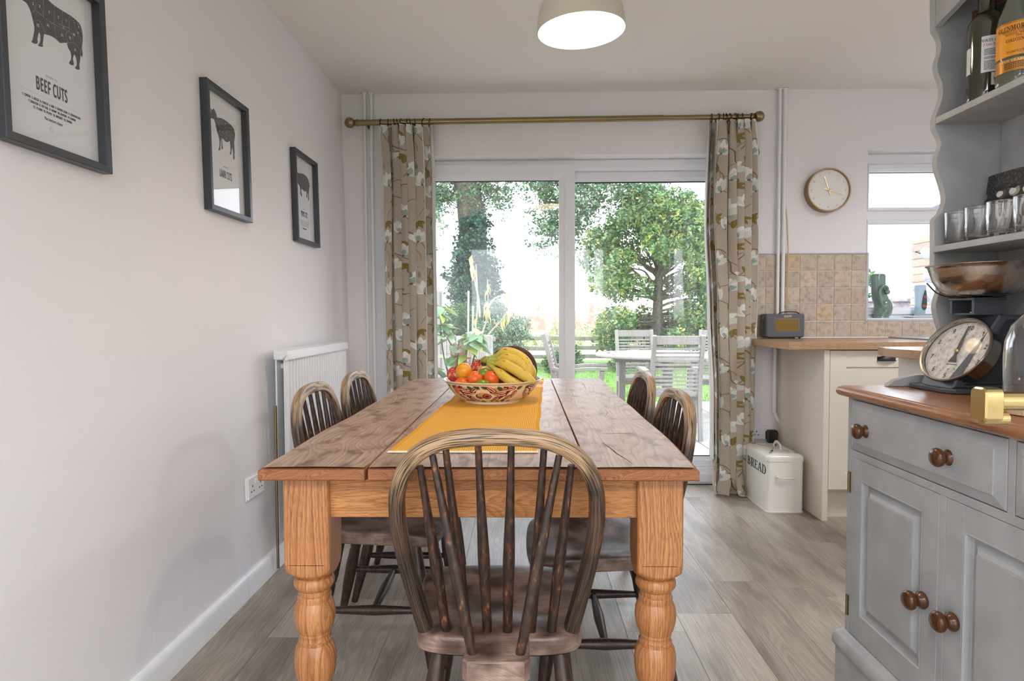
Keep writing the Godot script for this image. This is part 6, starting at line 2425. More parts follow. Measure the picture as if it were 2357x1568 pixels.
# ---------------------------------------------------------------- the Windsor chairs
func make_chair(tail: bool) -> Node3D:
	var t := thing("windsor_chair", "", "chair", Vector3.ZERO, "worn hoop-back Windsor chairs round the table")
	# seat: rounded plan, saddled top, with a tail at the back (local +z)
	var plan := smooth_poly([Vector2(-0.172, 0.14), Vector2(-0.155, 0.168), Vector2(-0.12, 0.182), Vector2(-0.066, 0.187), Vector2(0.066, 0.187), Vector2(0.12, 0.182), Vector2(0.155, 0.168), Vector2(0.172, 0.14), Vector2(0.178, 0.08), Vector2(0.186, 0.0), Vector2(0.196, -0.09), Vector2(0.196, -0.16), Vector2(0.17, -0.205), Vector2(0.1, -0.218), Vector2(0.0, -0.222), Vector2(-0.1, -0.218), Vector2(-0.17, -0.205), Vector2(-0.196, -0.16), Vector2(-0.196, -0.09), Vector2(-0.186, 0.0), Vector2(-0.178, 0.08)], 4)
	var m := mb()
	var levels := [[0.378, 0.012], [0.381, 0.004], [0.386, 0.0], [0.412, 0.0], [0.418, 0.003], [0.42, 0.008], [0.4195, 0.03], [0.416, 0.055], [0.411, 0.09], [0.407, 0.13], [0.406, 0.17]]
	var rows := []
	for l in levels:
		var row := PackedVector3Array()
		for q in plan:
			var k: float = 1.0 - l[1] / 0.196
			var z: float = q.y * k
			var y: float = l[0]
			if l[1] > 0.01:       # the back of the seat stays flat, the front rolls down
				var flat_k := smoothstep(0.06, 0.13, z)
				y = lerpf(y, 0.4195, flat_k)
				y -= 0.012 * smoothstep(-0.1, -0.22, z) * (1.0 - 1.4 * absf(q.x) * smoothstep(0.0, 0.1, absf(q.x)))
			elif y > 0.4:
				y -= 0.013 * smoothstep(-0.1, -0.22, z)
			row.append(Vector3(q.x * k, y, z))
		rows.append(row)
	m.grid(rows, true, Vector2.ONE, true)
	m.fan(Array(rows[0]), Vector3.DOWN)
	m.fan(Array(rows[-1]), Vector3.UP)
	obj("seat", m, M.chair_seat, t)
	m = mb()
	m.T = Transform3D(Basis(Vector3.RIGHT, PI / 2), Vector3.ZERO)
	if tail:
		m.extrude(PackedVector2Array([Vector2(-0.064, 0.14), Vector2(0.064, 0.14), Vector2(0.064, 0.262), Vector2(0.054, 0.274), Vector2(-0.054, 0.274), Vector2(-0.064, 0.262)]), -0.4192, -0.378, 0.003)
		obj("tail_block", m, M.chair_seat, t)
	# the bent hoop
	var lean := 0.19
	var hoop := []
	for q in [[-0.152, 0.421], [-0.166, 0.48], [-0.184, 0.56], [-0.195, 0.63], [-0.1985, 0.68], [-0.195, 0.725], [-0.178, 0.77], [-0.146, 0.805], [-0.1, 0.826], [-0.05, 0.833], [0.0, 0.835], [0.05, 0.833], [0.1, 0.826], [0.146, 0.805], [0.178, 0.77], [0.195, 0.725], [0.1985, 0.68], [0.195, 0.63], [0.184, 0.56], [0.166, 0.48], [0.152, 0.421]]:
		hoop.append(Vector3(q[0], q[1], 0.148 + lean * (q[1] - 0.42)))
	hoop = smooth_path(hoop, 5)
	m = mb()
	# cross-section: flat towards the sitter, rounded behind
	var sec := PackedVector2Array()
	for k in 9:
		var a := PI * k / 8
		sec.append(Vector2(0.0155 * cos(a), 0.004 + 0.0125 * sin(a)))
	sec.append_array(PackedVector2Array([Vector2(-0.016, -0.009), Vector2(-0.013, -0.0125), Vector2(0.013, -0.0125), Vector2(0.016, -0.009)]))
	# side = across the hoop, normal = backwards
	var prev := m.v.size()
	var hr := []
	var hc := Vector3(0, 0.6, 0.0)
	for i in hoop.size():
		var tg: Vector3 = (hoop[mini(i + 1, hoop.size() - 1)] - hoop[maxi(i - 1, 0)]).normalized()
		var back := Vector3(0, -lean, 1).normalized()
		var side := back.cross(tg).normalized()
		var row := PackedVector3Array()
		for s in sec:
			row.append(hoop[i] + side * s.x + back * s.y)
		hr.append(row)
	var mh := mb()
	for i in hr.size():
		pass
	mh.grid(hr, true, Vector2(0.13, 1.35), true)
	for i in mh.v.size():        # the grip is worn pale towards the crown
		var y: float = mh.v[i].y
		var f := smoothstep(0.70, 0.80, y + 0.02 * sin(mh.v[i].x * 90.0) + 0.01 * sin(mh.v[i].x * 233.0))
		mh.col[i] = Color(0.06, 0.036, 0.024).lerp(Color(0.45, 0.29, 0.16), f)
		if y < 0.72 and y > 0.6:
			mh.col[i] = mh.col[i].lerp(Color(0.2, 0.1, 0.05), 0.3)
	mh.fan(Array(hr[0]), Vector3.DOWN)
	mh.fan(Array(hr[-1]), Vector3.DOWN)
	obj("hoop", mh, M.chair_hoop, t)
	# spindles
	var tops := [[-0.148, 0.776], [-0.097, 0.812], [-0.034, 0.819], [0.03, 0.819], [0.093, 0.812], [0.146, 0.778]]
	var feet := [-0.107, -0.064, -0.022, 0.019, 0.068, 0.109]
	for k in 6:
		var a := Vector3(feet[k], 0.417, 0.158 - 0.3 * feet[k] * feet[k])
		var b := Vector3(tops[k][0], tops[k][1], 0.148 + lean * (tops[k][1] - 0.42))
		m = mb(Vector3(k * 0.37, k * 0.21, 0))
		m.tube(smooth_path([a, a.lerp(b, 0.3), a.lerp(b, 0.45), a.lerp(b, 0.7), b], 4), spindle_radii(17), 12)
		obj("spindle", m, M.chair_spindle, t).position = Vector3(k * 0.37, k * 0.21, 0)
	for s: float in ([-1.0, 1.0] if tail else []):
		var a := Vector3(s * 0.046, 0.417, 0.242)
		var b := Vector3(s * 0.122, 0.800, 0.148 + lean * 0.38 + 0.006)
		m = mb(Vector3(s * 2.1, 0.77, 0))
		m.tube(smooth_path([a, a.lerp(b, 0.3), a.lerp(b, 0.45), a.lerp(b, 0.7), b], 4), spindle_radii(17), 12)
		obj("brace_spindle", m, M.chair_spindle, t).position = Vector3(s * 2.1, 0.77, 0)
	# legs and stretchers
	var ends := {}
	for q in [[-1, -1], [1, -1], [-1, 1], [1, 1]]:
		var top := Vector3(q[0] * 0.125, 0.381, -0.13 if q[1] < 0 else 0.1)
		var foot := Vector3(q[0] * 0.178, 0.0, -0.185 if q[1] < 0 else 0.19)
		ends[q] = [top, foot]
		m = mb(Vector3(q[0], q[1], 0))
		var path := []
		var rad := []
		for f in [[0.0, 0.0135], [0.1, 0.0155], [0.28, 0.0195], [0.33, 0.0185], [0.345, 0.016], [0.36, 0.0185], [0.5, 0.0215], [0.7, 0.019], [0.96, 0.013], [1.0, 0.012]]:
			path.append(top.lerp(foot, f[0]))
			rad.append(f[1])
		m.tube(path, rad, 14)
		obj("leg", m, M.chair_leg, t).position = Vector3(q[0], q[1], 0)
	for s: int in [-1, 1]:
		var a: Vector3 = ends[[s, -1]][0].lerp(ends[[s, -1]][1], 0.56)
		var b: Vector3 = ends[[s, 1]][0].lerp(ends[[s, 1]][1], 0.56)
		m = mb(Vector3(0, s, 1))
		m.tube([a, a.lerp(b, 0.2), a.lerp(b, 0.5), a.lerp(b, 0.8), b], [0.009, 0.0115, 0.0155, 0.0115, 0.009], 12)
		obj("stretcher", m, M.chair_leg, t).position = Vector3(0, s, 1)
	var sl: Vector3 = (ends[[-1, -1]][0].lerp(ends[[-1, -1]][1], 0.56) + ends[[-1, 1]][0].lerp(ends[[-1, 1]][1], 0.56)) / 2
	var sr := Vector3(-sl.x, sl.y, sl.z)
	m = mb()
	m.tube([sl, sl.lerp(sr, 0.2), sl.lerp(sr, 0.5), sl.lerp(sr, 0.8), sr], [0.009, 0.012, 0.016, 0.012, 0.009], 12)
	obj("stretcher", m, M.chair_leg, t)
	return t

func spindle_radii(k: int) -> Array:
	var o := []
	for i in k:
		var f := i / float(k - 1)
		var w := 0.0098
		if f < 0.4:
			w = lerpf(0.0096, 0.0122, smoothstep(0.0, 0.4, f))
		else:
			w = lerpf(0.0122, 0.0068, smoothstep(0.4, 1.0, f))
		o.append(w)
	return o

func chairs() -> void:
	var dark := ntex(81, 0.02, 5, [[0.0, rgb8(34, 25, 22)], [0.5, rgb8(56, 39, 31)], [0.62, rgb8(84, 54, 37)], [0.7, rgb8(62, 42, 33)], [0.83, rgb8(136, 84, 48)], [1.0, rgb8(176, 116, 68)]], 512, 18.0)
	M.chair_spindle = wood(dark, 1, 0.13, 3.0, 0.34, 0.5)
	var leg := ntex(82, 0.02, 4, [[0.0, rgb8(44, 31, 26)], [0.5, rgb8(64, 45, 36)], [0.8, rgb8(84, 58, 44)], [1.0, rgb8(104, 72, 50)]], 512, 14.0)
	M.chair_leg = wood(leg, 1, 0.16, 3.0, 0.34, 0.5)
	var seat := wood_lines(83, rgb8(182, 156, 141), rgb8(130, 105, 92), 16, 22.0, 512, 512, true, 1, 0.3, 3)
	M.chair_seat = wood(seat, 0, 0.42, 1.5, 0.34, 0.5)
	fibre(M.chair_seat, Vector3(3, 3, 3), ntex(84, 0.01, 4, [[0.2, Color(0.5, 0.46, 0.44)], [0.7, Color(1, 1, 1)]], 256))
	M.chair_hoop = flat(Color.WHITE, 0.36, 0.0, 0.5)
	M.chair_hoop.vertex_color_use_as_albedo = true
	var lines := streaks(85, 0.34, 1.0, 0.4, 256, 1024, 16, 0.15)
	M.chair_hoop.albedo_texture = lines
	M.chair_hoop.uv1_scale = Vector3(6.0, 0.7, 1)
	var c := make_chair(true)
	c.position = Vector3(-0.056, 0, -1.42)
	c.set_meta("label", "worn dark Windsor chair nearest the camera, its hoop back before the table end")
	var first: Node3D = null
	for q in [[-0.47, -2.03, -PI / 2, "dark Windsor chair on the radiator side, nearer of the two"], [-0.45, -2.47, -PI / 2, "dark Windsor chair on the radiator side, farther one near the curtain"], [0.225, -1.84, PI / 2, "dark Windsor chair on the dresser side, nearer of the two, bigger looking hoop"], [0.245, -2.45, PI / 2, "dark Windsor chair on the dresser side, farther one towards the patio door"]]:
		var k: Node3D
		if first == null:
			first = make_chair(false)
			k = first
			k.set_meta("label", q[3])
		else:
			k = copy(first, q[3], "worn hoop-back Windsor chairs round the table")
		k.position = Vector3(q[0], 0, q[1])
		k.rotation.y = q[2]

# ---------------------------------------------------------------- the fruit bowl
func bowl_print() -> ImageTexture:
	var p := Paint.new(2048, 256, rgb8(238, 216, 184))
	var r := RandomNumberGenerator.new()
	r.seed = 61
	var red := rgb8(112, 34, 40)
	var pink := rgb8(196, 112, 106)
	var grn := rgb8(66, 82, 62)
	var och := rgb8(206, 168, 112)
	for k in 7:
		var x := 20.0 + k * 292.6
		var f := 1.0 if k % 2 == 0 else -1.0
		# ochre fruits with dots
		for q in [[60, 70, 40, 26], [70, 200, 34, 24], [160, 120, 34, 22]]:
			p.blob(Vector2(x + q[0] * f + 146, q[1]), q[2], q[3], 0.4 * f, och)
			for d in 6:
				p.blob(Vector2(x + q[0] * f + 146 + r.randf_range(-20, 20), q[1] + r.randf_range(-12, 12)), 2.5, 2.5, 0, rgb8(120, 84, 50))
		# main stalk
		p.line(smooth_path([Vector2(x + 146 - 70 * f, 20), Vector2(x + 146 - 40 * f, 90), Vector2(x + 146 + 10 * f, 150), Vector2(x + 146 + 70 * f, 215)], 8), 20.0, red)
		# large parrot leaves: red outline, pink inside
		for q in [[-30, 60, 66, 24, 0.2], [30, 110, 70, 22, -0.25], [-40, 170, 56, 20, 0.9], [60, 190, 60, 20, 1.0], [90, 60, 54, 20, -0.8], [-90, 120, 44, 18, 1.3]]:
			var o := Vector2(x + 146 + q[0] * f, q[1])
			var a: float = q[4] * f if f > 0 else PI - q[4]
			p.blob(o, q[2], q[3], a, red, 0.4)
			p.blob(o + Vector2(2, 1), q[2] * 0.82, q[3] * 0.66, a, rgb8(238, 216, 184), 0.4)
			p.blob(o, q[2] * 0.7, q[3] * 0.36, a, pink, 0.4)
			p.line([o - Vector2.from_angle(a) * q[2] * 0.8, o, o + Vector2.from_angle(a) * q[2] * 0.85], 6.0, red)
		# rose
		var c := Vector2(x + 146 + 118 * f, 140)
		p.blob(c, 36, 32, 0, red)
		p.blob(c + Vector2(3, -2), 28, 24, 0, pink)
		p.blob(c, 18, 15, 0, red)
		# green sprays
		for q in [[-110, 40, 0.6], [120, 30, 2.4], [0, 215, -0.3], [-60, 225, 0.2], [140, 225, 2.9], [40, 55, -0.4]]:
			var o := Vector2(x + 146 + q[0] * f, q[1])
			for j in 7:
				var a: float = q[2] + (j - 3) * 0.34
				p.blob(o + Vector2.from_angle(a) * 19, 20, 5.5, a, grn, 0.4)
		# berries
		for j in 7:
			p.blob(Vector2(x + 146 + (-20 + r.randf_range(-20, 20)) * f, r.randf_range(20, 50)), 8, 8, 0, red)
			p.blob(Vector2(x + 146 + (20 + r.randf_range(-24, 24)) * f, r.randf_range(205, 236)), 8, 8, 0, red)
	p.im.fill_rect(Rect2i(0, 0, 2048, 5), rgb8(150, 120, 96))
	return p.tex()

func skin(base: Color, spot: Color, sd: int, size: float, rough: float) -> StandardMaterial3D:
	var m := flat(Color.WHITE, rough, 0.0, 0.5)
	tri_map(m, ntex(sd, 0.02, 3, [[0.2, spot], [0.6, base], [0.9, base.lightened(0.08)]], 256), Vector3.ONE / size)
	m.subsurf_scatter_enabled = true
	m.subsurf_scatter_strength = 0.12
	return m

func citrus(m: MB, r: float, squash := 0.94) -> void:
	m.ball(Vector3.ZERO, Vector3(r, r * squash, r), 32, func(d: Vector3) -> float: return 1.0 - 0.05 * exp(-pow((1.0 - absf(d.y)) * 40.0, 2.0)) + 0.006 * sin(d.x * 5.0) * sin(d.z * 4.0))

func fruit_bowl() -> void:
	var o := Vector3(-0.116, 0.7634, -2.24)
	var t := thing("fruit_bowl", "wide cream bowl with dark red leaf pattern, heaped with fruit on the runner", "bowl", o)
	var m := mb()
	var wall := [Vector2(0.105, 0.008), Vector2(0.118, 0.0135), Vector2(0.132, 0.023), Vector2(0.144, 0.036), Vector2(0.154, 0.05), Vector2(0.163, 0.064), Vector2(0.1695, 0.073)]
	m.lathe(wall, 72, Vector3.ZERO, 0.0)
	for i in m.uv.size():
		m.uv[i].y = 1.0 - m.uv[i].y
	var pm := flat(Color.WHITE, 0.18, 0.0, 0.5)
	pm.albedo_texture = bowl_print()
	obj("patterned_wall", m, pm, t)
	m = mb()
	m.lathe([Vector2(0.0, 0.004), Vector2(0.088, 0.004), Vector2(0.09, 0.0), Vector2(0.1, 0.0), Vector2(0.1025, 0.005), Vector2(0.105, 0.008)], 72, Vector3.ZERO, 0.5)
	m.lathe([Vector2(0.1695, 0.073), Vector2(0.1755, 0.0765), Vector2(0.1785, 0.0785), Vector2(0.1785, 0.0805), Vector2(0.1755, 0.081), Vector2(0.168, 0.0785), Vector2(0.158, 0.064), Vector2(0.148, 0.05), Vector2(0.138, 0.036), Vector2(0.126, 0.0235), Vector2(0.1, 0.0125), Vector2(0.0, 0.01)], 72, Vector3.ZERO, 0.4)
	obj("glazed_rim", m, flat(rgb8(240, 232, 218), 0.15, 0.0, 0.55), t)
	# a round wooden lid leaning behind the fruit
	m = mb()
	m.T = Transform3D(Basis(Vector3.RIGHT, PI / 2 + 0.16), Vector3.ZERO)
	m.lathe([Vector2(0, -0.006), Vector2(0.088, -0.006), Vector2(0.092, -0.002), Vector2(0.092, 0.003), Vector2(0.088, 0.006), Vector2(0.084, 0.005), Vector2(0, 0.005)], 48)
	var lid := wood(wood_lines(91, rgb8(118, 82, 62), rgb8(70, 46, 36), 10, 3.0, 256, 256), 1, 0.12, 2.0, 0.5)
	whole("wooden_disc", m, lid, Vector3(-0.045, 0.868, -2.312), "round brown wooden disc standing behind the bananas", "wooden disc")
	# fruit, each its own thing
	var orange := skin(rgb8(236, 110, 30), rgb8(222, 88, 20), 92, 0.02, 0.34)
	var lemon := skin(rgb8(240, 168, 40), rgb8(228, 146, 30), 93, 0.03, 0.36)
	var lime := skin(rgb8(120, 150, 40), rgb8(86, 124, 34), 94, 0.03, 0.3)
	var peach := skin(rgb8(240, 204, 140), rgb8(224, 130, 92), 95, 0.09, 0.5)
	var apple := flat(Color.WHITE, 0.22, 0.0, 0.5)
	tri_map(apple, ntex(96, 0.02, 4, [[0.0, rgb8(150, 30, 36)], [0.5, rgb8(186, 56, 50)], [0.68, rgb8(214, 112, 80)], [1.0, rgb8(236, 186, 120)]], 256), Vector3(22, 5, 22))
	for q in [[0.029, -0.2145, 0.8735, -2.200, "yellow orange citrus fruit topmost at the left of the bowl", "lemon_orange", "orange"],
			[0.0285, -0.172, 0.849, -2.165, "bright orange tangerine in the middle front of the bowl", "tangerine", "tangerine"],
			[0.0285, -0.116, 0.8495, -2.172, "orange tangerine touching the lowest banana", "tangerine", "tangerine"],
			[0.028, -0.2165, 0.828, -2.152, "orange tangerine low at the bowl's left front, half hidden by the rim", "tangerine", "tangerine"]]:
		m = mb()
		citrus(m, q[0], 0.95 if q[6] == "tangerine" else 1.0)
		var f := thing(q[5], q[4], q[6], Vector3(q[1], q[2], q[3]), "citrus fruit in the bowl" if q[6] == "tangerine" else "")
		obj("peel", m, lemon if q[5] == "lemon_orange" else orange, f)
		m = mb()
		m.T = Transform3D(Basis(), Vector3.ZERO)
		m.lathe([Vector2(0, q[0] * 0.92), Vector2(0.0028, q[0] * 0.92), Vector2(0.002, q[0] * 0.955), Vector2(0, q[0] * 0.96)], 8)
		obj("stem_end", m, flat(rgb8(90, 74, 40), 0.7), f)
		f.rotation = Vector3(0.5, 0.2, q[1] * 3.0)
	for q in [[0.031, -0.249, 0.857, -2.242, "red apple at the bowl's left edge behind the yellow fruit"], [0.032, -0.165, 0.879, -2.262, "red apple at the back beside the banana stem"]]:
		var f := thing("apple", q[4], "apple", Vector3(q[1], q[2], q[3]), "red apples in the bowl")
		m = mb()
		m.ball(Vector3.ZERO, Vector3(q[0], q[0] * 0.92, q[0]), 32, func(d: Vector3) -> float: return 1.0 - 0.3 * exp(-pow((1.0 - d.y) * 9.0, 2.0)) * 0.6 - 0.12 * exp(-pow((1.0 + d.y) * 12.0, 2.0)) + 0.02 * d.y)
		obj("flesh", m, apple, f)
		m = mb()
		m.tube([Vector3(0, q[0] * 0.7, 0), Vector3(0.002, q[0] * 0.95, 0.001), Vector3(0.005, q[0] * 1.1, 0.002)], [0.0013, 0.0012, 0.0018], 6)
		obj("stem", m, flat(rgb8(84, 60, 36), 0.8), f)
		f.rotation = Vector3(0.4, 0.6, 0.3)
	m = mb()
	m.ball(Vector3.ZERO, Vector3(0.0315, 0.0295, 0.0315), 28, func(d: Vector3) -> float: return 1.0 - 0.05 * exp(-pow(atan2(d.x, d.z) * 3.0, 2.0)))
	whole("peach", m, peach, Vector3(-0.137, 0.869, -2.225), "pale yellow and pink peach behind the lime", "peach")
	for q in [[-0.142, 0.8635, -2.19, "green lime between the two middle tangerines"], [-0.146, 0.829, -2.128, "green lime at the bowl's front rim, mostly hidden"]]:
		m = mb()
		m.ball(Vector3.ZERO, Vector3(0.0255, 0.021, 0.021), 24, func(d: Vector3) -> float: return 1.0 + 0.14 * exp(-pow((1.0 - absf(d.x)) * 14.0, 2.0)))
		var f := whole("lime", m, lime, Vector3(q[0], q[1], q[2]), q[3], "lime", "limes in the bowl")
		f.rotation = Vector3(0.2, 0.4, 0.3)
	# bananas: one bunch
	o = Vector3(-0.138, 0.905, -2.225)
	t = thing("banana_bunch", "bunch of ripe yellow bananas lying over the right side of the bowl", "bananas", o)
	var ban := flat(Color.WHITE, 0.42, 0.0, 0.4)
	ban.vertex_color_use_as_albedo = true
	ban.albedo_texture = ntex(97, 0.03, 4, [[0.0, Color(0.55, 0.4, 0.25)], [0.14, Color(0.8, 0.72, 0.55)], [0.24, Color(1, 1, 1)], [1.0, Color(1, 1, 1)]], 256)
	for q in [[[-0.132, 0.915, -2.235, -0.105, 0.924, -2.238, -0.066, 0.938, -2.235, -0.02, 0.925, -2.22, 0.012, 0.893, -2.2, 0.021, 0.855, -2.185], 0.0185],
			[[-0.131, 0.911, -2.22, -0.1, 0.913, -2.21, -0.062, 0.921, -2.205, -0.024, 0.908, -2.2, 0.006, 0.878, -2.19, 0.018, 0.85, -2.178], 0.018],
			[[-0.131, 0.906, -2.208, -0.104, 0.901, -2.19, -0.07, 0.9, -2.172, -0.032, 0.882, -2.158, 0.006, 0.857, -2.15, 0.038, 0.836, -2.148], 0.0185],
			[[-0.13, 0.899, -2.205, -0.108, 0.886, -2.182, -0.082, 0.868, -2.162, -0.054, 0.848, -2.15, -0.022, 0.832, -2.146, 0.008, 0.825, -2.15], 0.0165],
			[[-0.131, 0.912, -2.245, -0.1, 0.915, -2.265, -0.06, 0.918, -2.28, -0.01, 0.9, -2.285, 0.025, 0.868, -2.28, 0.03, 0.84, -2.275], 0.018]]:
		var pts := []
		for i in range(0, q[0].size(), 3):
			pts.append(Vector3(q[0][i], q[0][i + 1], q[0][i + 2]))
		pts = smooth_path(pts, 6)
		var rad := []
		var k := pts.size()
		for i in k:
			var f := i / float(k - 1)
			var w: float = q[1]
			if f < 0.22:
				w = lerpf(0.0062, 0.0085, f / 0.22)
			elif f < 0.4:
				w = lerpf(0.0085, q[1], smoothstep(0.22, 0.4, f))
			elif f > 0.72:
				w = lerpf(q[1], 0.006, pow((f - 0.72) / 0.28, 1.8))
			rad.append(w)
		m = mb(o)
		var sec := PackedVector2Array()
		for j in 20:
			var a := TAU * j / 20
			var e := 1.0 + 0.045 * cos(5.0 * a)
			sec.append(Vector2(cos(a), sin(a)) * e)
		m.sweep(pts, sec, rad, Vector3(0.1, 0.5, 0.86).normalized())
		for i in m.v.size():
			var f := 0.0
			var best := 9.0
			for j in k:
				var d: float = (pts[j] - o).distance_squared_to(m.v[i])
				if d < best:
					best = d
					f = j / float(k - 1)
			var c := Color(0.74, 0.5, 0.075)
			c = Color(0.42, 0.45, 0.09).lerp(c, smoothstep(0.08, 0.42, f))
			c = c.lerp(Color(0.12, 0.08, 0.04), smoothstep(0.965, 0.995, f))
			m.col[i] = c
		obj("banana", m, ban, t)
	m = mb(o)
	m.tube([Vector3(-0.148, 0.899, -2.222), Vector3(-0.146, 0.906, -2.222), Vector3(-0.136, 0.91, -2.222), Vector3(-0.126, 0.912, -2.222)], [0.0085, 0.0145, 0.0165, 0.012], 12)
	obj("crown", m, flat(rgb8(150, 140, 62), 0.5), t)
	m = mb(o)
	m.tube([Vector3(-0.143, 0.884, -2.212), Vector3(-0.142, 0.892, -2.215), Vector3(-0.145, 0.902, -2.22)], [0.008, 0.011, 0.0105], 10)
	obj("cut_stem", m, flat(rgb8(70, 52, 42), 0.8), t)

# ---------------------------------------------------------------- the garden beyond the glass
const PATIO := -0.12

func leaf_mesh(l: float, w: float, fold := 0.25, droop := 0.15) -> ArrayMesh:
	var m := mb()
	var rows := []
	for i in 5:
		var f := i / 4.0
		var h := w * 0.5 * sin(PI * pow(f, 0.8)) + 0.0005
		var y := -droop * l * f * f
		rows.append(PackedVector3Array([Vector3(-h, y + h * fold, f * l), Vector3(0, y, f * l), Vector3(h, y + h * fold, f * l)]))
	m.grid(rows, false, Vector2.ONE, true)
	return m.mesh()

func sprig_mesh(l: float, w: float, n: int, sd: int) -> ArrayMesh:      # a few leaves on one twig end
	var r := RandomNumberGenerator.new()
	r.seed = sd
	var m := mb()
	for k in n:
		var b := Basis(Vector3.UP, r.randf() * TAU) * Basis(Vector3.RIGHT, r.randf_range(-0.9, 0.5))
		m.T = Transform3D(b, Vector3(r.randf_range(-1, 1), r.randf_range(-1, 1), r.randf_range(-1, 1)) * l * 0.7)
		var s := r.randf_range(0.7, 1.15)
		var p := [Vector3(0, 0, 0), Vector3(w * 0.5 * s, w * 0.14, l * 0.4 * s), Vector3(0, 0, l * s), Vector3(-w * 0.5 * s, w * 0.14, l * 0.4 * s)]
		m.tri(p[0], p[1], p[2])
		m.tri(p[0], p[2], p[3])
	return m.mesh()

func leafy(c: Color, glow := 0.35) -> StandardMaterial3D:
	var m := flat(c, 0.55, 0.0, 0.3)
	m.vertex_color_use_as_albedo = true
	m.backlight_enabled = true
	m.backlight = Color(glow, glow, glow)
	return m

func any_turn(r: RandomNumberGenerator, s: float) -> Basis:
	return Basis.from_euler(Vector3(r.randf_range(-1.2, 1.2), r.randf() * TAU, r.randf_range(-0.9, 0.9))).scaled(Vector3.ONE * s)

# leaves scattered over the shells of many lumps, each [centre, radii]
func lumps_of_leaves(lumps: Array, count: int, r: RandomNumberGenerator, cols: Array, lo := 0.7, hi := 1.3, inner := 0.55, at := Vector3.ZERO) -> Array:
	var xf := []
	var tint := []
	var total := 0.0
	for l in lumps:
		total += l[1].x * l[1].y
	for l in lumps:
		var n := int(count * l[1].x * l[1].y / total)
		for k in n:
			var d := Vector3(r.randfn(), r.randfn(), r.randfn()).normalized()
			var p: Vector3 = l[0] - at + d * l[1] * pow(r.randf_range(inner, 1.0), 0.5)
			xf.append(Transform3D(any_turn(r, r.randf_range(lo, hi)), p))
			tint.append(cols[r.randi() % cols.size()].lerp(cols[r.randi() % cols.size()], r.randf()))
	return [xf, tint]

func lin(r8: int, g8: int, b8: int) -> Color:
	return rgb8(r8, g8, b8).srgb_to_linear()

func garden() -> void:
	var r := RandomNumberGenerator.new()
	r.seed = 2024
	# ground
	var grass := flat(Color.WHITE, 0.95, 0.0, 0.1)
	tri_map(grass, ntex(101, 0.02, 5, [[0.2, rgb8(86, 122, 56)], [0.5, rgb8(112, 148, 74)], [0.8, rgb8(136, 164, 92)]], 512), Vector3(0.5, 0.5, 0.5))
	var m := mb()
	m.span(Vector3(-9, -0.6, -17.0), Vector3(16, -0.15, -8.55))
	struct("lawn", m, grass)
	m = mb()
	m.span(Vector3(-60, -0.7, -90.0), Vector3(90, -0.17, -16.0))
	struct("field", m, speckled(rgb8(150, 160, 106), rgb8(176, 172, 128), 6.0, 0.95, 102))
	# grass blades standing at the lawn's edge and through it: too many to count
	var gx := []
	var gt := []
	for k in 9000:
		var z := -8.6 - 6.5 * pow(r.randf(), 1.3)
		gx.append(Transform3D(Basis.from_euler(Vector3(r.randf_range(-0.5, 0.5) - PI / 2, r.randf() * TAU, 0)).scaled(Vector3.ONE * r.randf_range(0.6, 1.3)), Vector3(r.randf_range(-2.5, 4.6), -0.15, z)))
		gt.append(lin(92, 128, 60).lerp(lin(142, 170, 92), r.randf()))
	var gn := Node3D.new()
	gn.name = "grass"
	add_child(gn)
	tag(gn, "short green grass blades across the lawn beyond the patio", "grass")
	gn.set_meta("kind", "stuff")
	scatter("blades", leaf_mesh(0.06, 0.008, 0.1, 0.2), leafy(Color.WHITE), gx, gt, gn)
	# paved patio
	m = mb()
	m.span(Vector3(-4, -0.6, -8.62), Vector3(9, PATIO - 0.012, ZB - 0.27))
	var pat := struct("patio", m, flat(rgb8(150, 146, 138), 0.9))
	var stone := []
	for k in 3:
		var c: Color = [rgb8(178, 173, 165), rgb8(168, 164, 157), rgb8(186, 181, 172)][k]
		stone.append(speckled(c.darkened(0.06), c.lightened(0.05), 0.5, 0.9, 110 + k))
	for i in 11:
		for j in 8:
			var x := -2.6 + i * 0.605
			var z := -4.12 - j * 0.56
			m = mb()
			m.span(Vector3(x, PATIO - 0.04, z - 0.55), Vector3(x + 0.595, PATIO + r.randf() * 0.003, z), 0.004)
			obj("paving_slab", m, stone[r.randi() % 3], pat)
	garden_furniture(r)
	fences(r)
	trees(r)
	potted_plants(r)
	beyond_kitchen(r)

func teak(sd: int) -> StandardMaterial3D:
	return wood(wood_lines(sd, rgb8(178, 171, 162), rgb8(146, 138, 128), 9, 2.0, 256, 512), 1, 0.25, 3.0, 0.7, 0.3)

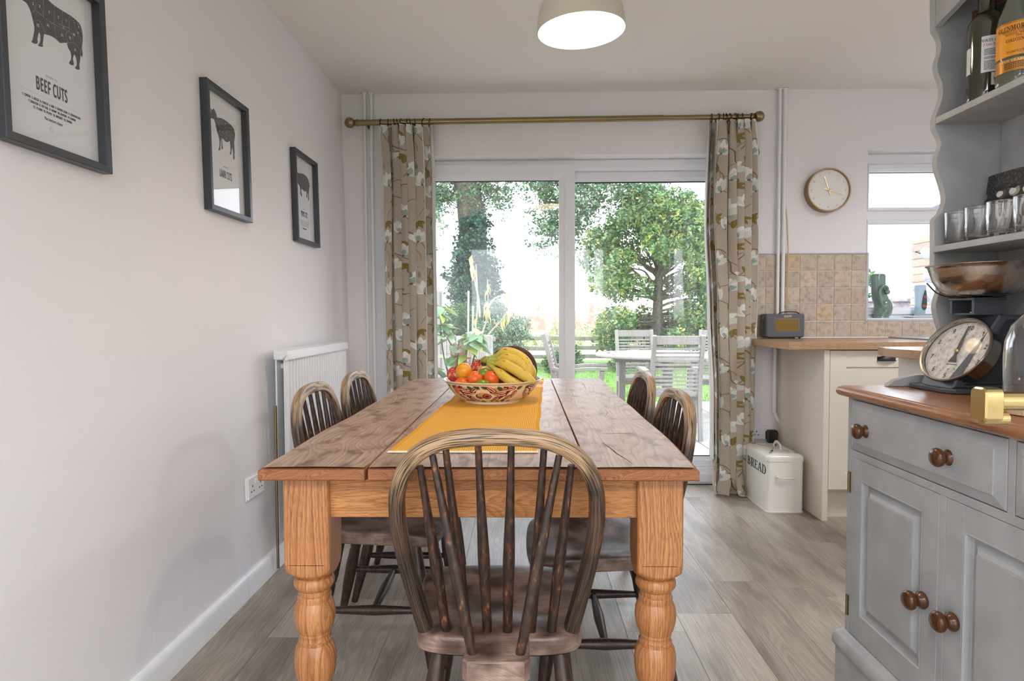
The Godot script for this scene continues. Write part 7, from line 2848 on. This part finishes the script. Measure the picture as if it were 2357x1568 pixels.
func make_garden_chair(mt: Material) -> Node3D:
	# front towards -z
	var t := thing("garden_chair", "", "garden chair", Vector3.ZERO, "weathered slatted armchairs on the patio")
	var m := mb()
	for s: float in [-1.0, 1.0]:
		m = mb()
		m.sweep(smooth_path([Vector3(s * 0.225, 0, 0.27), Vector3(s * 0.225, 0.42, 0.22), Vector3(s * 0.225, 0.7, 0.26), Vector3(s * 0.225, 1.0, 0.34)], 5), PackedVector2Array([Vector2(-0.019, -0.022), Vector2(0.019, -0.022), Vector2(0.019, 0.022), Vector2(-0.019, 0.022)]), null, Vector3(0, 0, 1), true, false)
		obj("back_post", m, mt, t)
		m = mb()
		m.sweep(smooth_path([Vector3(s * 0.255, 0, -0.25), Vector3(s * 0.25, 0.4, -0.23), Vector3(s * 0.262, 0.64, -0.25)], 5), PackedVector2Array([Vector2(-0.024, -0.022), Vector2(0.024, -0.022), Vector2(0.024, 0.022), Vector2(-0.024, 0.022)]), null, Vector3(0, 0, 1), true, false)
		obj("front_leg", m, mt, t)
		m = mb()
		m.sweep(smooth_path([Vector3(s * 0.262, 0.66, -0.3), Vector3(s * 0.265, 0.662, -0.1), Vector3(s * 0.25, 0.645, 0.1), Vector3(s * 0.235, 0.66, 0.25)], 5), PackedVector2Array([Vector2(-0.033, -0.013), Vector2(0.033, -0.013), Vector2(0.033, 0.013), Vector2(-0.033, 0.013)]), null, Vector3.UP, true, false)
		obj("arm", m, mt, t)
		m = mb()
		m.span(Vector3(s * 0.235 - 0.012, 0.36, -0.24), Vector3(s * 0.235 + 0.012, 0.42, 0.24), 0.002)
		obj("seat_rail", m, mt, t)
	for k in 12:
		var y := 0.455 + k * 0.038
		var z := 0.222 + (y - 0.42) * 0.14 + pow(maxf(0.0, y - 0.6), 2.0) * 0.25
		m = mb()
		m.box(Vector3(0, y, z), Vector3(0.42, 0.02, 0.013), 0.002)
		obj("back_slat", m, mt, t)
	m = mb()
	m.box(Vector3(0, 0.955, 0.322), Vector3(0.42, 0.082, 0.022), 0.004)
	obj("top_rail", m, mt, t)
	for k in 8:
		m = mb()
		m.box(Vector3(0, 0.425, -0.24 + k * 0.062), Vector3(0.46, 0.018, 0.05), 0.002)
		obj("seat_slat", m, mt, t)
	m = mb()
	m.span(Vector3(-0.235, 0.36, -0.25), Vector3(0.235, 0.41, -0.228), 0.002)
	obj("front_rail", m, mt, t)
	return t

func garden_furniture(r: RandomNumberGenerator) -> void:
	var mt := teak(121)
	var c := make_garden_chair(mt)
	c.position = Vector3(1.43, PATIO, -6.15)
	c.rotation.y = 0.0
	c.set_meta("label", "weathered slatted garden chair with its back to the patio door, right pane")
	for q in [[1.42, -7.75, PI + 0.03, "weathered garden chair on the far side of the round table, facing the house"], [0.55, -6.45, -PI / 2 - 0.12, "weathered garden armchair seen sideways beside the door's middle upright"], [2.34, -7.62, PI - 0.35, "weathered garden chair partly behind the right curtain, beyond the table"]]:
		var k := copy(c, q[3], "weathered slatted armchairs on the patio")
		k.position = Vector3(q[0], PATIO, q[1])
		k.rotation.y = q[2]
	var at := Vector3(1.5, PATIO, -6.95)
	var t := thing("garden_table", "round weathered slatted garden table on the patio among the chairs", "garden table", at)
	var m := mb()
	m.lathe([Vector2(0.60, 0.735), Vector2(0.7, 0.735), Vector2(0.71, 0.742), Vector2(0.71, 0.757), Vector2(0.7, 0.765), Vector2(0.60, 0.765), Vector2(0.60, 0.735)], 64)
	obj("rim", m, mt, t)
	for k in 12:
		var x := -0.575 + k * 0.1045
		var h := sqrt(maxf(0.01, 0.61 * 0.61 - pow(absf(x) + 0.04, 2.0)))
		m = mb()
		m.span(Vector3(x - 0.049, 0.745, -h), Vector3(x + 0.049, 0.763, h), 0.002)
		obj("slat", m, mt, t)
	m = mb()
	m.span(Vector3(-0.5, 0.67, -0.03), Vector3(0.5, 0.735, 0.03), 0.003)
	m.span(Vector3(-0.03, 0.67, -0.5), Vector3(0.03, 0.735, 0.5), 0.003)
	obj("cross_beams", m, mt, t)
	for q in [[0.42, 0.0], [-0.42, 0.0], [0.0, 0.42], [0.0, -0.42]]:
		m = mb()
		m.span(Vector3(q[0] - 0.035, 0, q[1] - 0.035), Vector3(q[0] + 0.035, 0.67, q[1] + 0.035), 0.004)
		obj("leg", m, mt, t)

func fences(r: RandomNumberGenerator) -> void:
	var mt := wood(wood_lines(131, rgb8(150, 148, 132), rgb8(116, 114, 100), 8, 1.5, 256, 512), 0, 0.4, 6.0, 0.9, 0.2)
	var t := thing("rail_fence", "low weathered wooden rail fence across the end of the lawn", "fence", Vector3(1.5, -0.15, -14.2))
	var m := mb()
	var x := -2.4
	while x < 4.8:
		for k in 4:
			var y: float = [0.10, 0.29, 0.48, 0.70][k]
			m = mb()
			m.box(Vector3(x + 0.9, y + r.randf_range(-0.01, 0.01), 0.0), Vector3(1.84, 0.085, 0.05), 0.008)
			obj("rail", m, mt, t)
		m = mb()
		m.box(Vector3(x, 0.38, -0.06), Vector3(0.1, 0.82, 0.1), 0.01)
		obj("post", m, mt, t)
		x += 1.8
	# the boundary fence of upright boards on the left
	var bd := wood(wood_lines(132, rgb8(186, 180, 172), rgb8(146, 140, 132), 7, 1.5, 256, 512), 1, 0.3, 5.0, 0.9, 0.2)
	t = thing("board_fence", "tall grey upright board fence at the left edge of the patio", "fence", Vector3(-0.92, PATIO, -5.4))
	for k in 22:
		m = mb()
		m.span(Vector3(-0.012, 0, 1.28 - k * 0.118 - 0.113), Vector3(0.01, 1.45 + 0.012 * sin(k * 2.1), 1.28 - k * 0.118), 0.003)
		obj("board", m, bd, t)
	m = mb()
	m.span(Vector3(-0.06, 0, -1.42), Vector3(0.03, 1.46, -1.33), 0.004)
	obj("post", m, bd, t)
	t = thing("low_fence", "low grey board fence panel behind the leafy potted shrub", "fence", Vector3(-0.78, PATIO, -8.2))
	for k in 6:
		m = mb()
		m.span(Vector3(-0.36 + k * 0.122, 0, -0.012), Vector3(-0.245 + k * 0.122, 0.93 + 0.01 * sin(k * 1.7), 0.012), 0.003)
		obj("board", m, bd, t)
	m = mb()
	m.span(Vector3(-0.38, 0.85, -0.04), Vector3(0.4, 0.91, -0.013), 0.003)
	obj("rail", m, bd, t)
	# dug earth in the far field, with a white board and a post
	m = mb()
	var rows := []
	for i in 12:
		var row := PackedVector3Array()
		for j in 40:
			var f := i / 11.0
			var g := j / 39.0
			var h := 2.35 * sin(PI * minf(f, 1.0) * 0.5) * smoothstep(0.0, 0.06, g) * smoothstep(1.0, 0.72, g)
			h *= 0.9 + 0.12 * sin(g * 19.0) + 0.05 * sin(g * 47.0 + f * 9.0)
			row.append(Vector3(-4.5 + g * 15.0, -0.3 + h + 0.1 * sin(g * 90.0 + f * 31.0), -54.0 - f * 5.0))
		rows.append(row)
	m.grid(rows, false, Vector2.ONE, false)
	var soil := speckled(rgb8(134, 108, 92), rgb8(162, 136, 118), 3.0, 0.95, 133)
	whole("earth_bank", m, soil, Vector3.ZERO, "bank of bare brown earth across the far field", "earth bank")
	t = thing("site_board", "white board standing before the brown earth bank", "board", Vector3(-0.05, -0.2, -50.0))
	m = mb()
	m.box(Vector3(0, 1.5, 0), Vector3(0.55, 0.78, 0.04), 0.005)
	obj("panel", m, M.gloss_white, t)
	for s: float in [-0.2, 0.2]:
		m = mb()
		m.span(Vector3(s - 0.03, 0, -0.06), Vector3(s + 0.03, 1.5, -0.02))
		obj("leg", m, mt, t)
	m = mb()
	m.box(Vector3(0, 1.0, 0), Vector3(0.14, 2.1, 0.14), 0.01)
	whole("field_post", m, flat(rgb8(206, 180, 156), 0.8), Vector3(1.45, -0.2, -34.0), "slim pale wooden post in the field left of the door's upright", "post")
	# rough hedge bottom along the field edge
	var lumps := []
	for k in 26:
		lumps.append([Vector3(-6.0 + k * 0.75, 0.18 + 0.12 * sin(k * 1.3), -24.0 + r.randf() * 1.5), Vector3(0.6, 0.5 + 0.16 * sin(k * 2.7), 0.5)])
	var hl := lumps_of_leaves(lumps, 5200, r, [lin(178, 182, 132), lin(150, 166, 108), lin(196, 190, 150), lin(128, 150, 92)], 0.7, 1.4, 0.2)
	t = thing("rough_hedge", "pale rough grassy hedge along the field beyond the rail fence", "hedge", Vector3.ZERO)
	scatter("foliage", sprig_mesh(0.12, 0.035, 4, 7), leafy(Color.WHITE, 0.4), hl[0], hl[1], t)
	for q in [[0.95, -13.6, 0.4, 0.32, "small green shrub by the fence left of the door's upright"], [0.62, -13.3, 0.3, 0.25, "low weedy clump at the foot of the rail fence"], [2.05, -13.5, 0.36, 0.6, "climber growing up the rail fence right of the door's upright"]]:
		var o := Vector3(q[0], -0.15, q[1])
		t = thing("fence_shrub", q[4], "shrub", o)
		var l2 := [[Vector3(0, q[3] * 0.9, 0), Vector3(q[2] * 0.8, q[3], q[2] * 0.7)]]
		var hh := lumps_of_leaves(l2, 420, r, [lin(70, 106, 70), lin(98, 136, 86), lin(54, 84, 62)], 0.7, 1.3, 0.1)
		scatter("foliage", sprig_mesh(0.06, 0.035, 4, 8), leafy(Color.WHITE, 0.35), hh[0], hh[1], t)
		m = mb()
		m.tube([Vector3.ZERO, Vector3(0.02, q[3], 0.01), Vector3(0, q[3] * 1.5, 0)], [0.012, 0.01, 0.006], 6)
		obj("stem", m, M.bark, t)

func branch(m: MB, a: Vector3, b: Vector3, ra: float, rb: float, r: RandomNumberGenerator, wob := 0.12) -> Array:
	var p := [a]
	for k in 3:
		var f := (k + 1) / 4.0
		p.append(a.lerp(b, f) + Vector3(r.randf_range(-1, 1), r.randf_range(-1, 1), r.randf_range(-1, 1)) * wob * (b - a).length())
	p.append(b)
	p = smooth_path(p, 4)
	var rad := []
	for i in p.size():
		rad.append(lerpf(ra, rb, i / float(p.size() - 1)))
	m.tube(p, rad, 7)
	return p

func trees(r: RandomNumberGenerator) -> void:
	# old tree wrapped in ivy
	var o := Vector3(-1.27, -0.2, -15.2)
	var t := thing("ivy_tree", "old tree with its thick trunk wrapped in dark ivy, left pane", "tree", o)
	var m := mb(o)
	var trunk := smooth_path([Vector3(-1.22, -0.2, -15.2), Vector3(-1.2, 1.2, -15.2), Vector3(-1.22, 2.4, -15.2), Vector3(-1.28, 3.5, -15.2), Vector3(-1.42, 4.6, -15.2), Vector3(-1.5, 6.0, -15.2)], 5)
	var rad := []
	for i in trunk.size():
		rad.append(lerpf(0.36, 0.3, i / float(trunk.size() - 1)))
	m.tube(trunk, rad, 14)
	obj("trunk", m, M.bark, t)
	var lumps := []
	for i in 42:
		var f := i / 41.0
		var y := lerpf(0.2, 3.4, f)
		var w := 0.5 + 0.12 * sin(i * 2.4) - 0.16 * smoothstep(0.55, 0.9, f) + 0.12 * exp(-pow((y - 1.9) * 2.0, 2.0))
		var px: float = trunk[int(f * 0.6 * (trunk.size() - 1))].x
		lumps.append([Vector3(px + r.randf_range(-0.16, 0.16), y, -15.1 + r.randf_range(-0.1, 0.1)), Vector3(w * r.randf_range(0.75, 1.0), 0.26, 0.5)])
	var ivy := lumps_of_leaves(lumps, 5600, r, [lin(60, 90, 80), lin(76, 108, 92), lin(92, 124, 104), lin(52, 78, 70)], 0.7, 1.3, 0.6, o)
	scatter("ivy", sprig_mesh(0.075, 0.065, 5, 11), leafy(Color.WHITE, 0.2), ivy[0], ivy[1], t)
	var xf := []
	var tint := []
	for q in [[-1.45, 4.4, -2.9, 4.6, 0.1], [-1.42, 4.2, -2.8, 3.6, 0.08], [-1.45, 4.6, 0.2, 4.9, 0.1], [-1.45, 5.0, 1.2, 4.8, 0.1], [-1.4, 4.3, -0.6, 4.1, 0.06], [0.2, 4.9, 0.9, 3.9, 0.05], [1.2, 4.8, 1.7, 3.7, 0.06], [1.2, 4.8, 2.9, 4.4, 0.06], [-2.4, 4.4, -2.6, 2.9, 0.04], [0.5, 4.5, 0.75, 2.9, 0.04], [1.5, 4.2, 0.9, 3.2, 0.04], [2.4, 4.5, 2.6, 3.7, 0.04]]:
		m = mb(o)
		var p := branch(m, Vector3(q[0], q[1], -15.2), Vector3(q[2], q[3], -15.2 + r.randf_range(-0.5, 1.2)), q[4], q[4] * 0.3, r)
		for i in range(4, p.size()):
			for k in 3:
				var e: Vector3 = p[i] + Vector3(r.randf_range(-0.45, 0.45), r.randf_range(-0.45, 0.35), r.randf_range(-0.4, 0.4))
				m.tube([p[i], p[i].lerp(e, 0.5) + Vector3(0, 0.03, 0), e], [q[4] * 0.22, q[4] * 0.15, 0.005], 5)
				var n := 6 + r.randi() % 10
				for j in n:
					var c := e + Vector3(r.randfn(), r.randfn(), r.randfn()) * 0.15
					xf.append(Transform3D(any_turn(r, r.randf_range(0.7, 1.3)), c - o))
					tint.append(lin(84, 114, 96).lerp(lin(140, 168, 128), r.randf()))
		obj("branch", m, M.bark, t)
	scatter("foliage", sprig_mesh(0.1, 0.05, 5, 12), leafy(Color.WHITE, 0.3), xf, tint, t)
	# broad tree filling the right pane
	o = Vector3(3.1, -0.2, -14.6)
	t = thing("broad_tree", "broad leafy green tree with yellowing leaves filling the right pane", "tree", o)
	m = mb(o)
	var tr := [Vector3(3.1, -0.2, -14.6), Vector3(3.08, 0.8, -14.6), Vector3(3.12, 2.0, -14.6), Vector3(3.15, 3.4, -14.6)]
	m.tube(smooth_path(tr, 4), [0.16, 0.155, 0.15, 0.14, 0.13, 0.12, 0.11, 0.1, 0.09, 0.08, 0.06, 0.05, 0.04], 10)
	obj("trunk", m, M.bark, t)
	m = mb(o)
	lumps = []
	for k in 92:
		var a := r.randf() * TAU
		var yy := r.randf()
		var rr := 1.62 * sqrt(maxf(0.05, 1.0 - pow(absf(yy - 0.33) / 0.69, 2.2))) * sqrt(r.randf_range(0.25, 1.0))
		var c := Vector3(3.15 + cos(a) * rr, 0.5 + yy * 3.3, -14.6 + sin(a) * rr * 0.8)
		lumps.append([c, Vector3(0.42, 0.3, 0.42) * r.randf_range(0.75, 1.2)])
		branch(m, Vector3(3.1, lerpf(0.9, c.y, 0.6), -14.6), c, 0.035, 0.008, r, 0.06)
	obj("branches", m, M.bark, t)
	var fol := lumps_of_leaves(lumps, 14000, r, [lin(96, 132, 84), lin(116, 150, 96), lin(84, 118, 78), lin(140, 166, 106), lin(124, 156, 108), lin(192, 190, 108)], 0.55, 1.1, 0.35, o)
	scatter("foliage", sprig_mesh(0.1, 0.062, 5, 13), leafy(Color.WHITE, 0.35), fol[0], fol[1], t)
	# grey-green bush before the ivy tree
	o = Vector3(-0.4, PATIO, -10.2)
	t = thing("olive_bush", "dense grey green small-leaved bush in front of the ivy tree", "bush", o)
	lumps = []
	for k in 26:
		var a := r.randf() * TAU
		var yy := r.randf()
		var rr := 0.44 * sqrt(maxf(0.08, 1.0 - pow(absf(yy - 0.4) / 0.64, 2.0))) * sqrt(r.randf())
		lumps.append([Vector3(cos(a) * rr, 0.25 + yy * 1.05, sin(a) * rr), Vector3(0.2, 0.17, 0.2)])
	fol = lumps_of_leaves(lumps, 3400, r, [lin(96, 118, 98), lin(132, 152, 130), lin(74, 98, 80), lin(160, 176, 154)], 0.7, 1.2, 0.3)
	scatter("foliage", sprig_mesh(0.045, 0.022, 5, 14), leafy(Color.WHITE, 0.25), fol[0], fol[1], t)
	m = mb()
	for k in 5:
		branch(m, Vector3(0.04 * k - 0.08, 0, 0), Vector3(r.randf_range(-0.3, 0.3), 0.8, r.randf_range(-0.2, 0.2)), 0.018, 0.006, r)
	obj("stems", m, M.bark, t)
	# dark shrubs left of the ivy trunk
	o = Vector3(-1.45, PATIO, -11.5)
	t = thing("dark_shrub", "dark green shrub low behind the low grey fence panel", "bush", o)
	lumps = []
	for k in 16:
		lumps.append([Vector3(r.randf_range(-0.45, 0.5), r.randf_range(0.3, 1.35), r.randf_range(-0.3, 0.3)), Vector3(0.28, 0.24, 0.28)])
	fol = lumps_of_leaves(lumps, 1800, r, [lin(74, 106, 66), lin(98, 132, 78), lin(56, 84, 58)], 0.7, 1.2, 0.3)
	scatter("foliage", sprig_mesh(0.06, 0.035, 5, 15), leafy(Color.WHITE, 0.3), fol[0], fol[1], t)
	m = mb()
	m.tube([Vector3.ZERO, Vector3(0.05, 0.6, 0), Vector3(0, 1.2, 0.05)], [0.02, 0.015, 0.008], 6)
	obj("stem", m, M.bark, t)

func pot(t: Node3D, r0: float, h: float, mt: Material) -> void:
	var m := mb()
	m.lathe([Vector2(0, 0), Vector2(r0 * 0.7, 0), Vector2(r0 * 0.95, h * 0.82), Vector2(r0 * 1.05, h * 0.83), Vector2(r0 * 1.05, h), Vector2(r0 * 0.93, h), Vector2(r0 * 0.9, h * 0.9), Vector2(0, h * 0.9)], 28, Vector3.ZERO, 0.5)
	obj("pot", m, mt, t)

func potted_plants(r: RandomNumberGenerator) -> void:
	var clay := flat(rgb8(150, 84, 70), 0.8)
	# citrus with large leaves close to the left pane
	var o := Vector3(-0.5, PATIO, -4.95)
	var t := thing("citrus_plant", "potted citrus plant with broad green leaves just outside the left pane", "plant", o)
	pot(t, 0.19, 0.36, clay)
	var m := mb()
	var stems := []
	for q in [[0.0, 0.33, -0.03, 0.7, -0.02, 1.0], [-0.01, 0.55, -0.12, 0.8, -0.17, 1.12], [0.0, 0.6, 0.1, 0.85, 0.13, 1.03], [-0.02, 0.62, -0.18, 0.74, -0.24, 0.85], [0.02, 0.8, 0.06, 0.98, 0.1, 1.05], [-0.05, 0.9, -0.15, 1.12, -0.16, 1.26]]:
		var p := smooth_path([Vector3(q[0], q[1], 0), Vector3(q[2], q[3], 0.05), Vector3(q[4], q[5], r.randf_range(-0.06, 0.12))], 6)
		stems.append(p)
		m = mb()
		m.tube(p, 0.006, 6)
		obj("stem", m, flat(rgb8(104, 100, 66), 0.7), t)
	var lm := []
	for k in 4:
		lm.append(leaf_mesh(0.125, 0.07, 0.3 - 0.08 * k, 0.1 + 0.12 * k))
	var mats := []
	for c in [rgb8(92, 136, 84), rgb8(118, 158, 106), rgb8(150, 180, 138), rgb8(168, 186, 70)]:
		var q := flat(c, 0.32, 0.0, 0.5)
		q.backlight_enabled = true
		q.backlight = Color(0.4, 0.45, 0.3)
		mats.append(q)
	for k in 120:
		var p: Array = stems[r.randi() % stems.size()]
		var at: Vector3 = p[2 + r.randi() % (p.size() - 2)]
		var l := MeshInstance3D.new()
		l.name = "leaf"
		l.mesh = lm[r.randi() % 4]
		l.material_override = mats[[0, 0, 1, 1, 2, 1, 0, 2, 3][r.randi() % 9]]
		t.add_child(l, true)
		l.position = at
		l.rotation = Vector3(r.randf_range(-0.5, 0.7), r.randf() * TAU, r.randf_range(-0.6, 0.6))
		l.scale = Vector3.ONE * r.randf_range(0.75, 1.15)
	m = mb()
	m.ball(Vector3(0.1, 0.76, 0.08), Vector3(0.022, 0.024, 0.022), 14)
	obj("fruit", m, flat(rgb8(176, 196, 92), 0.4), t)
	# nearly bare shrub with yellowed leaves and two canes
	o = Vector3(-0.46, PATIO, -5.75)
	t = thing("bare_shrub", "pale bare-stemmed potted shrub with drooping yellow leaves", "plant", o)
	pot(t, 0.2, 0.34, clay)
	var bark := flat(rgb8(196, 178, 164), 0.8)
	stems = []
	for q in [[0.0, 0.3, 0.0, 0.9, 0.03, 1.3, 0.02, 1.66], [0.01, 0.4, 0.06, 0.95, 0.12, 1.2, 0.125, 1.52], [0.02, 0.5, 0.1, 0.95, 0.26, 1.16, 0.38, 1.32], [0.05, 1.18, 0.04, 1.34, 0.0, 1.55, -0.02, 1.74], [0.12, 1.25, 0.18, 1.34, 0.28, 1.38, 0.3, 1.385]]:
		var p := smooth_path([Vector3(q[0], q[1], 0), Vector3(q[2], q[3], 0.02), Vector3(q[4], q[5], 0.0), Vector3(q[6], q[7], 0.03)], 6)
		stems.append(p)
		var rad := []
		for i in p.size():
			rad.append(lerpf(0.011, 0.004, i / float(p.size() - 1)))
		m = mb()
		m.tube(p, rad, 7)
		obj("stem", m, bark, t)
	var dry := flat(rgb8(210, 200, 130), 0.7)
	dry.backlight_enabled = true
	dry.backlight = Color(0.5, 0.5, 0.35)
	var dl := leaf_mesh(0.105, 0.034, 0.3, 0.5)
	for k in 46:
		var s: int = [0, 1, 2, 3, 3, 1, 4][k % 7]
		var p: Array = stems[s]
		var at: Vector3 = p[p.size() - 1 - r.randi() % 7] if s != 0 else p[6 + r.randi() % 5]
		var l := MeshInstance3D.new()
		l.name = "leaf"
		l.mesh = dl
		l.material_override = dry
		t.add_child(l, true)
		l.position = at
		l.rotation = Vector3(r.randf_range(0.7, 1.4), r.randf() * TAU, r.randf_range(-0.3, 0.3))
		l.scale = Vector3.ONE * r.randf_range(0.75, 1.2)
	for q in [[-0.055, 1.42], [-0.015, 1.28]]:
		m = mb()
		m.tube([Vector3(q[0] - 0.02, 0.2, -0.03), Vector3(q[0], q[1], -0.03)], 0.0085, 8)
		obj("cane", m, flat(rgb8(222, 216, 206), 0.6), t)
	# red planter by the fence
	t = thing("red_planter", "dull red square planter at the foot of the board fence", "planter", Vector3(-0.74, PATIO, -7.25))
	m = mb()
	stacked(m, round_rect(-0.11, -0.11, 0.11, 0.11, 0.01, 3), [[0.0, 0.02], [0.78, 0.0], [0.8, -0.008], [0.86, -0.008], [0.86, 0.012], [0.8, 0.014]], 0.8)
	obj("box", m, flat(rgb8(132, 58, 58), 0.7), t)

func beyond_kitchen(r: RandomNumberGenerator) -> void:
	# brick pier of the neighbouring outbuilding
	var o := Vector3(3.83, PATIO, -6.0)
	var t := thing("brick_pier", "pale weathered brick pier outside the kitchen window at the right", "brick pier", o)
	var m := mb()
	m.span(Vector3(0.015, 0, -0.29), Vector3(0.98, 1.95, -0.012))
	obj("mortar_core", m, flat(rgb8(206, 196, 182), 0.9), t)
	var bm := []
	for c in [rgb8(196, 158, 136), rgb8(206, 172, 146), rgb8(184, 150, 134), rgb8(214, 190, 164)]:
		bm.append(speckled(c.darkened(0.1), c.lightened(0.08), 0.12, 0.9, int(c.r * 255)))
	for row in 26:
		var x := -0.1125 if row % 2 else 0.0
		while x < 0.98:
			var x0 := maxf(x, 0.0)
			var x1 := minf(x + 0.215, 0.985)
			if x1 - x0 > 0.03:
				m = mb(Vector3(r.randf() * 3.0, r.randf() * 3.0, 0))
				m.span(Vector3(x0, row * 0.075, -0.3), Vector3(x1, row * 0.075 + 0.065, r.randf_range(-0.003, 0.003)), 0.006)
				var b := obj("brick", m, bm[r.randi() % 4], t)
				b.position = -m.T.origin
			x += 0.225
	t = thing("wall_lamp", "round pale green disc lamp fixed to the brick pier's edge", "lamp", Vector3(3.78, 1.64, -5.99))
	m = mb()
	m.T = Transform3D(Basis(Vector3.RIGHT, PI / 2), Vector3.ZERO)
	m.lathe([Vector2(0, -0.02), Vector2(0.05, -0.02), Vector2(0.056, -0.01), Vector2(0.056, 0.008), Vector2(0.05, 0.018), Vector2(0, 0.026)], 28)
	obj("disc", m, flat(rgb8(168, 182, 168), 0.5), t)
	m = mb()
	m.tube([Vector3(-0.052, 0.0, 0), Vector3(-0.085, 0.012, 0.0)], [0.008, 0.004], 8)
	m.ball(Vector3(-0.09, 0.014, 0), Vector3(0.013, 0.009, 0.009), 10)
	obj("knob", m, M.black, t)
	t = thing("gutter_end", "dark grey gutter end hanging at the top of the lower kitchen pane", "gutter", Vector3(3.86, 2.02, -5.95))
	m = mb()
	m.tube(smooth_path([Vector3(0.3, 0.05, 0), Vector3(0.05, 0.04, 0), Vector3(-0.03, 0.02, 0), Vector3(-0.05, -0.05, 0)], 5), 0.036, 12)
	obj("pipe", m, flat(rgb8(86, 92, 108), 0.6), t)
	m = mb()
	m.span(Vector3(0.2, -0.19, -0.02), Vector3(0.23, 0.05, 0.02))
	obj("bracket", m, M.black, t)
	t = thing("stone_ornament", "small grey carved stone ornament on the brick pier's left face", "ornament", Vector3(3.8, 1.22, -5.97))
	m = mb()
	m.ball(Vector3(0, 0.2, 0), Vector3(0.05, 0.07, 0.05), 16, func(d: Vector3) -> float: return 1.0 + 0.12 * sin(d.x * 9.0) * sin(d.y * 8.0))
	m.ball(Vector3(0.0, 0.06, 0), Vector3(0.06, 0.1, 0.05), 16, func(d: Vector3) -> float: return 1.0 + 0.1 * sin(d.x * 8.0) * sin(d.y * 11.0))
	obj("carving", m, speckled(rgb8(140, 140, 146), rgb8(196, 196, 200), 0.06, 0.9, 142), t)
	# low whitewashed wall and the bush above it
	m = mb()
	m.span(Vector3(2.6, PATIO, -7.0), Vector3(5.2, 1.2, -6.8), 0.01)
	m.span(Vector3(2.58, 1.2, -7.03), Vector3(5.22, 1.245, -6.77), 0.01)
	whole("garden_wall", m, speckled(rgb8(206, 200, 202), rgb8(150, 140, 146), 0.35, 0.9, 141, 5), Vector3.ZERO, "low whitewashed garden wall with dark streaks outside the kitchen window", "garden wall")
	o = Vector3(3.98, PATIO, -7.5)
	t = thing("window_bush", "fresh green bush above the whitewashed wall outside the kitchen window", "bush", o)
	var lumps := []
	for k in 18:
		var yy := r.randf()
		lumps.append([Vector3(-0.12 + r.randf_range(-0.24, 0.3) * (1.15 - yy), 1.2 + yy * 0.62, r.randf_range(-0.12, 0.12)), Vector3(0.1, 0.09, 0.1)])
	var fol := lumps_of_leaves(lumps, 700, r, [lin(96, 140, 70), lin(124, 164, 88), lin(74, 116, 62)], 0.7, 1.2, 0.2)
	scatter("foliage", sprig_mesh(0.05, 0.034, 5, 16), leafy(Color.WHITE, 0.4), fol[0], fol[1], t)
	m = mb()
	for k in 4:
		branch(m, Vector3(0.02 * k - 0.1, 0, 0), Vector3(r.randf_range(-0.3, 0.2), 1.6, 0), 0.012, 0.005, r, 0.04)
	obj("stems", m, M.bark, t)
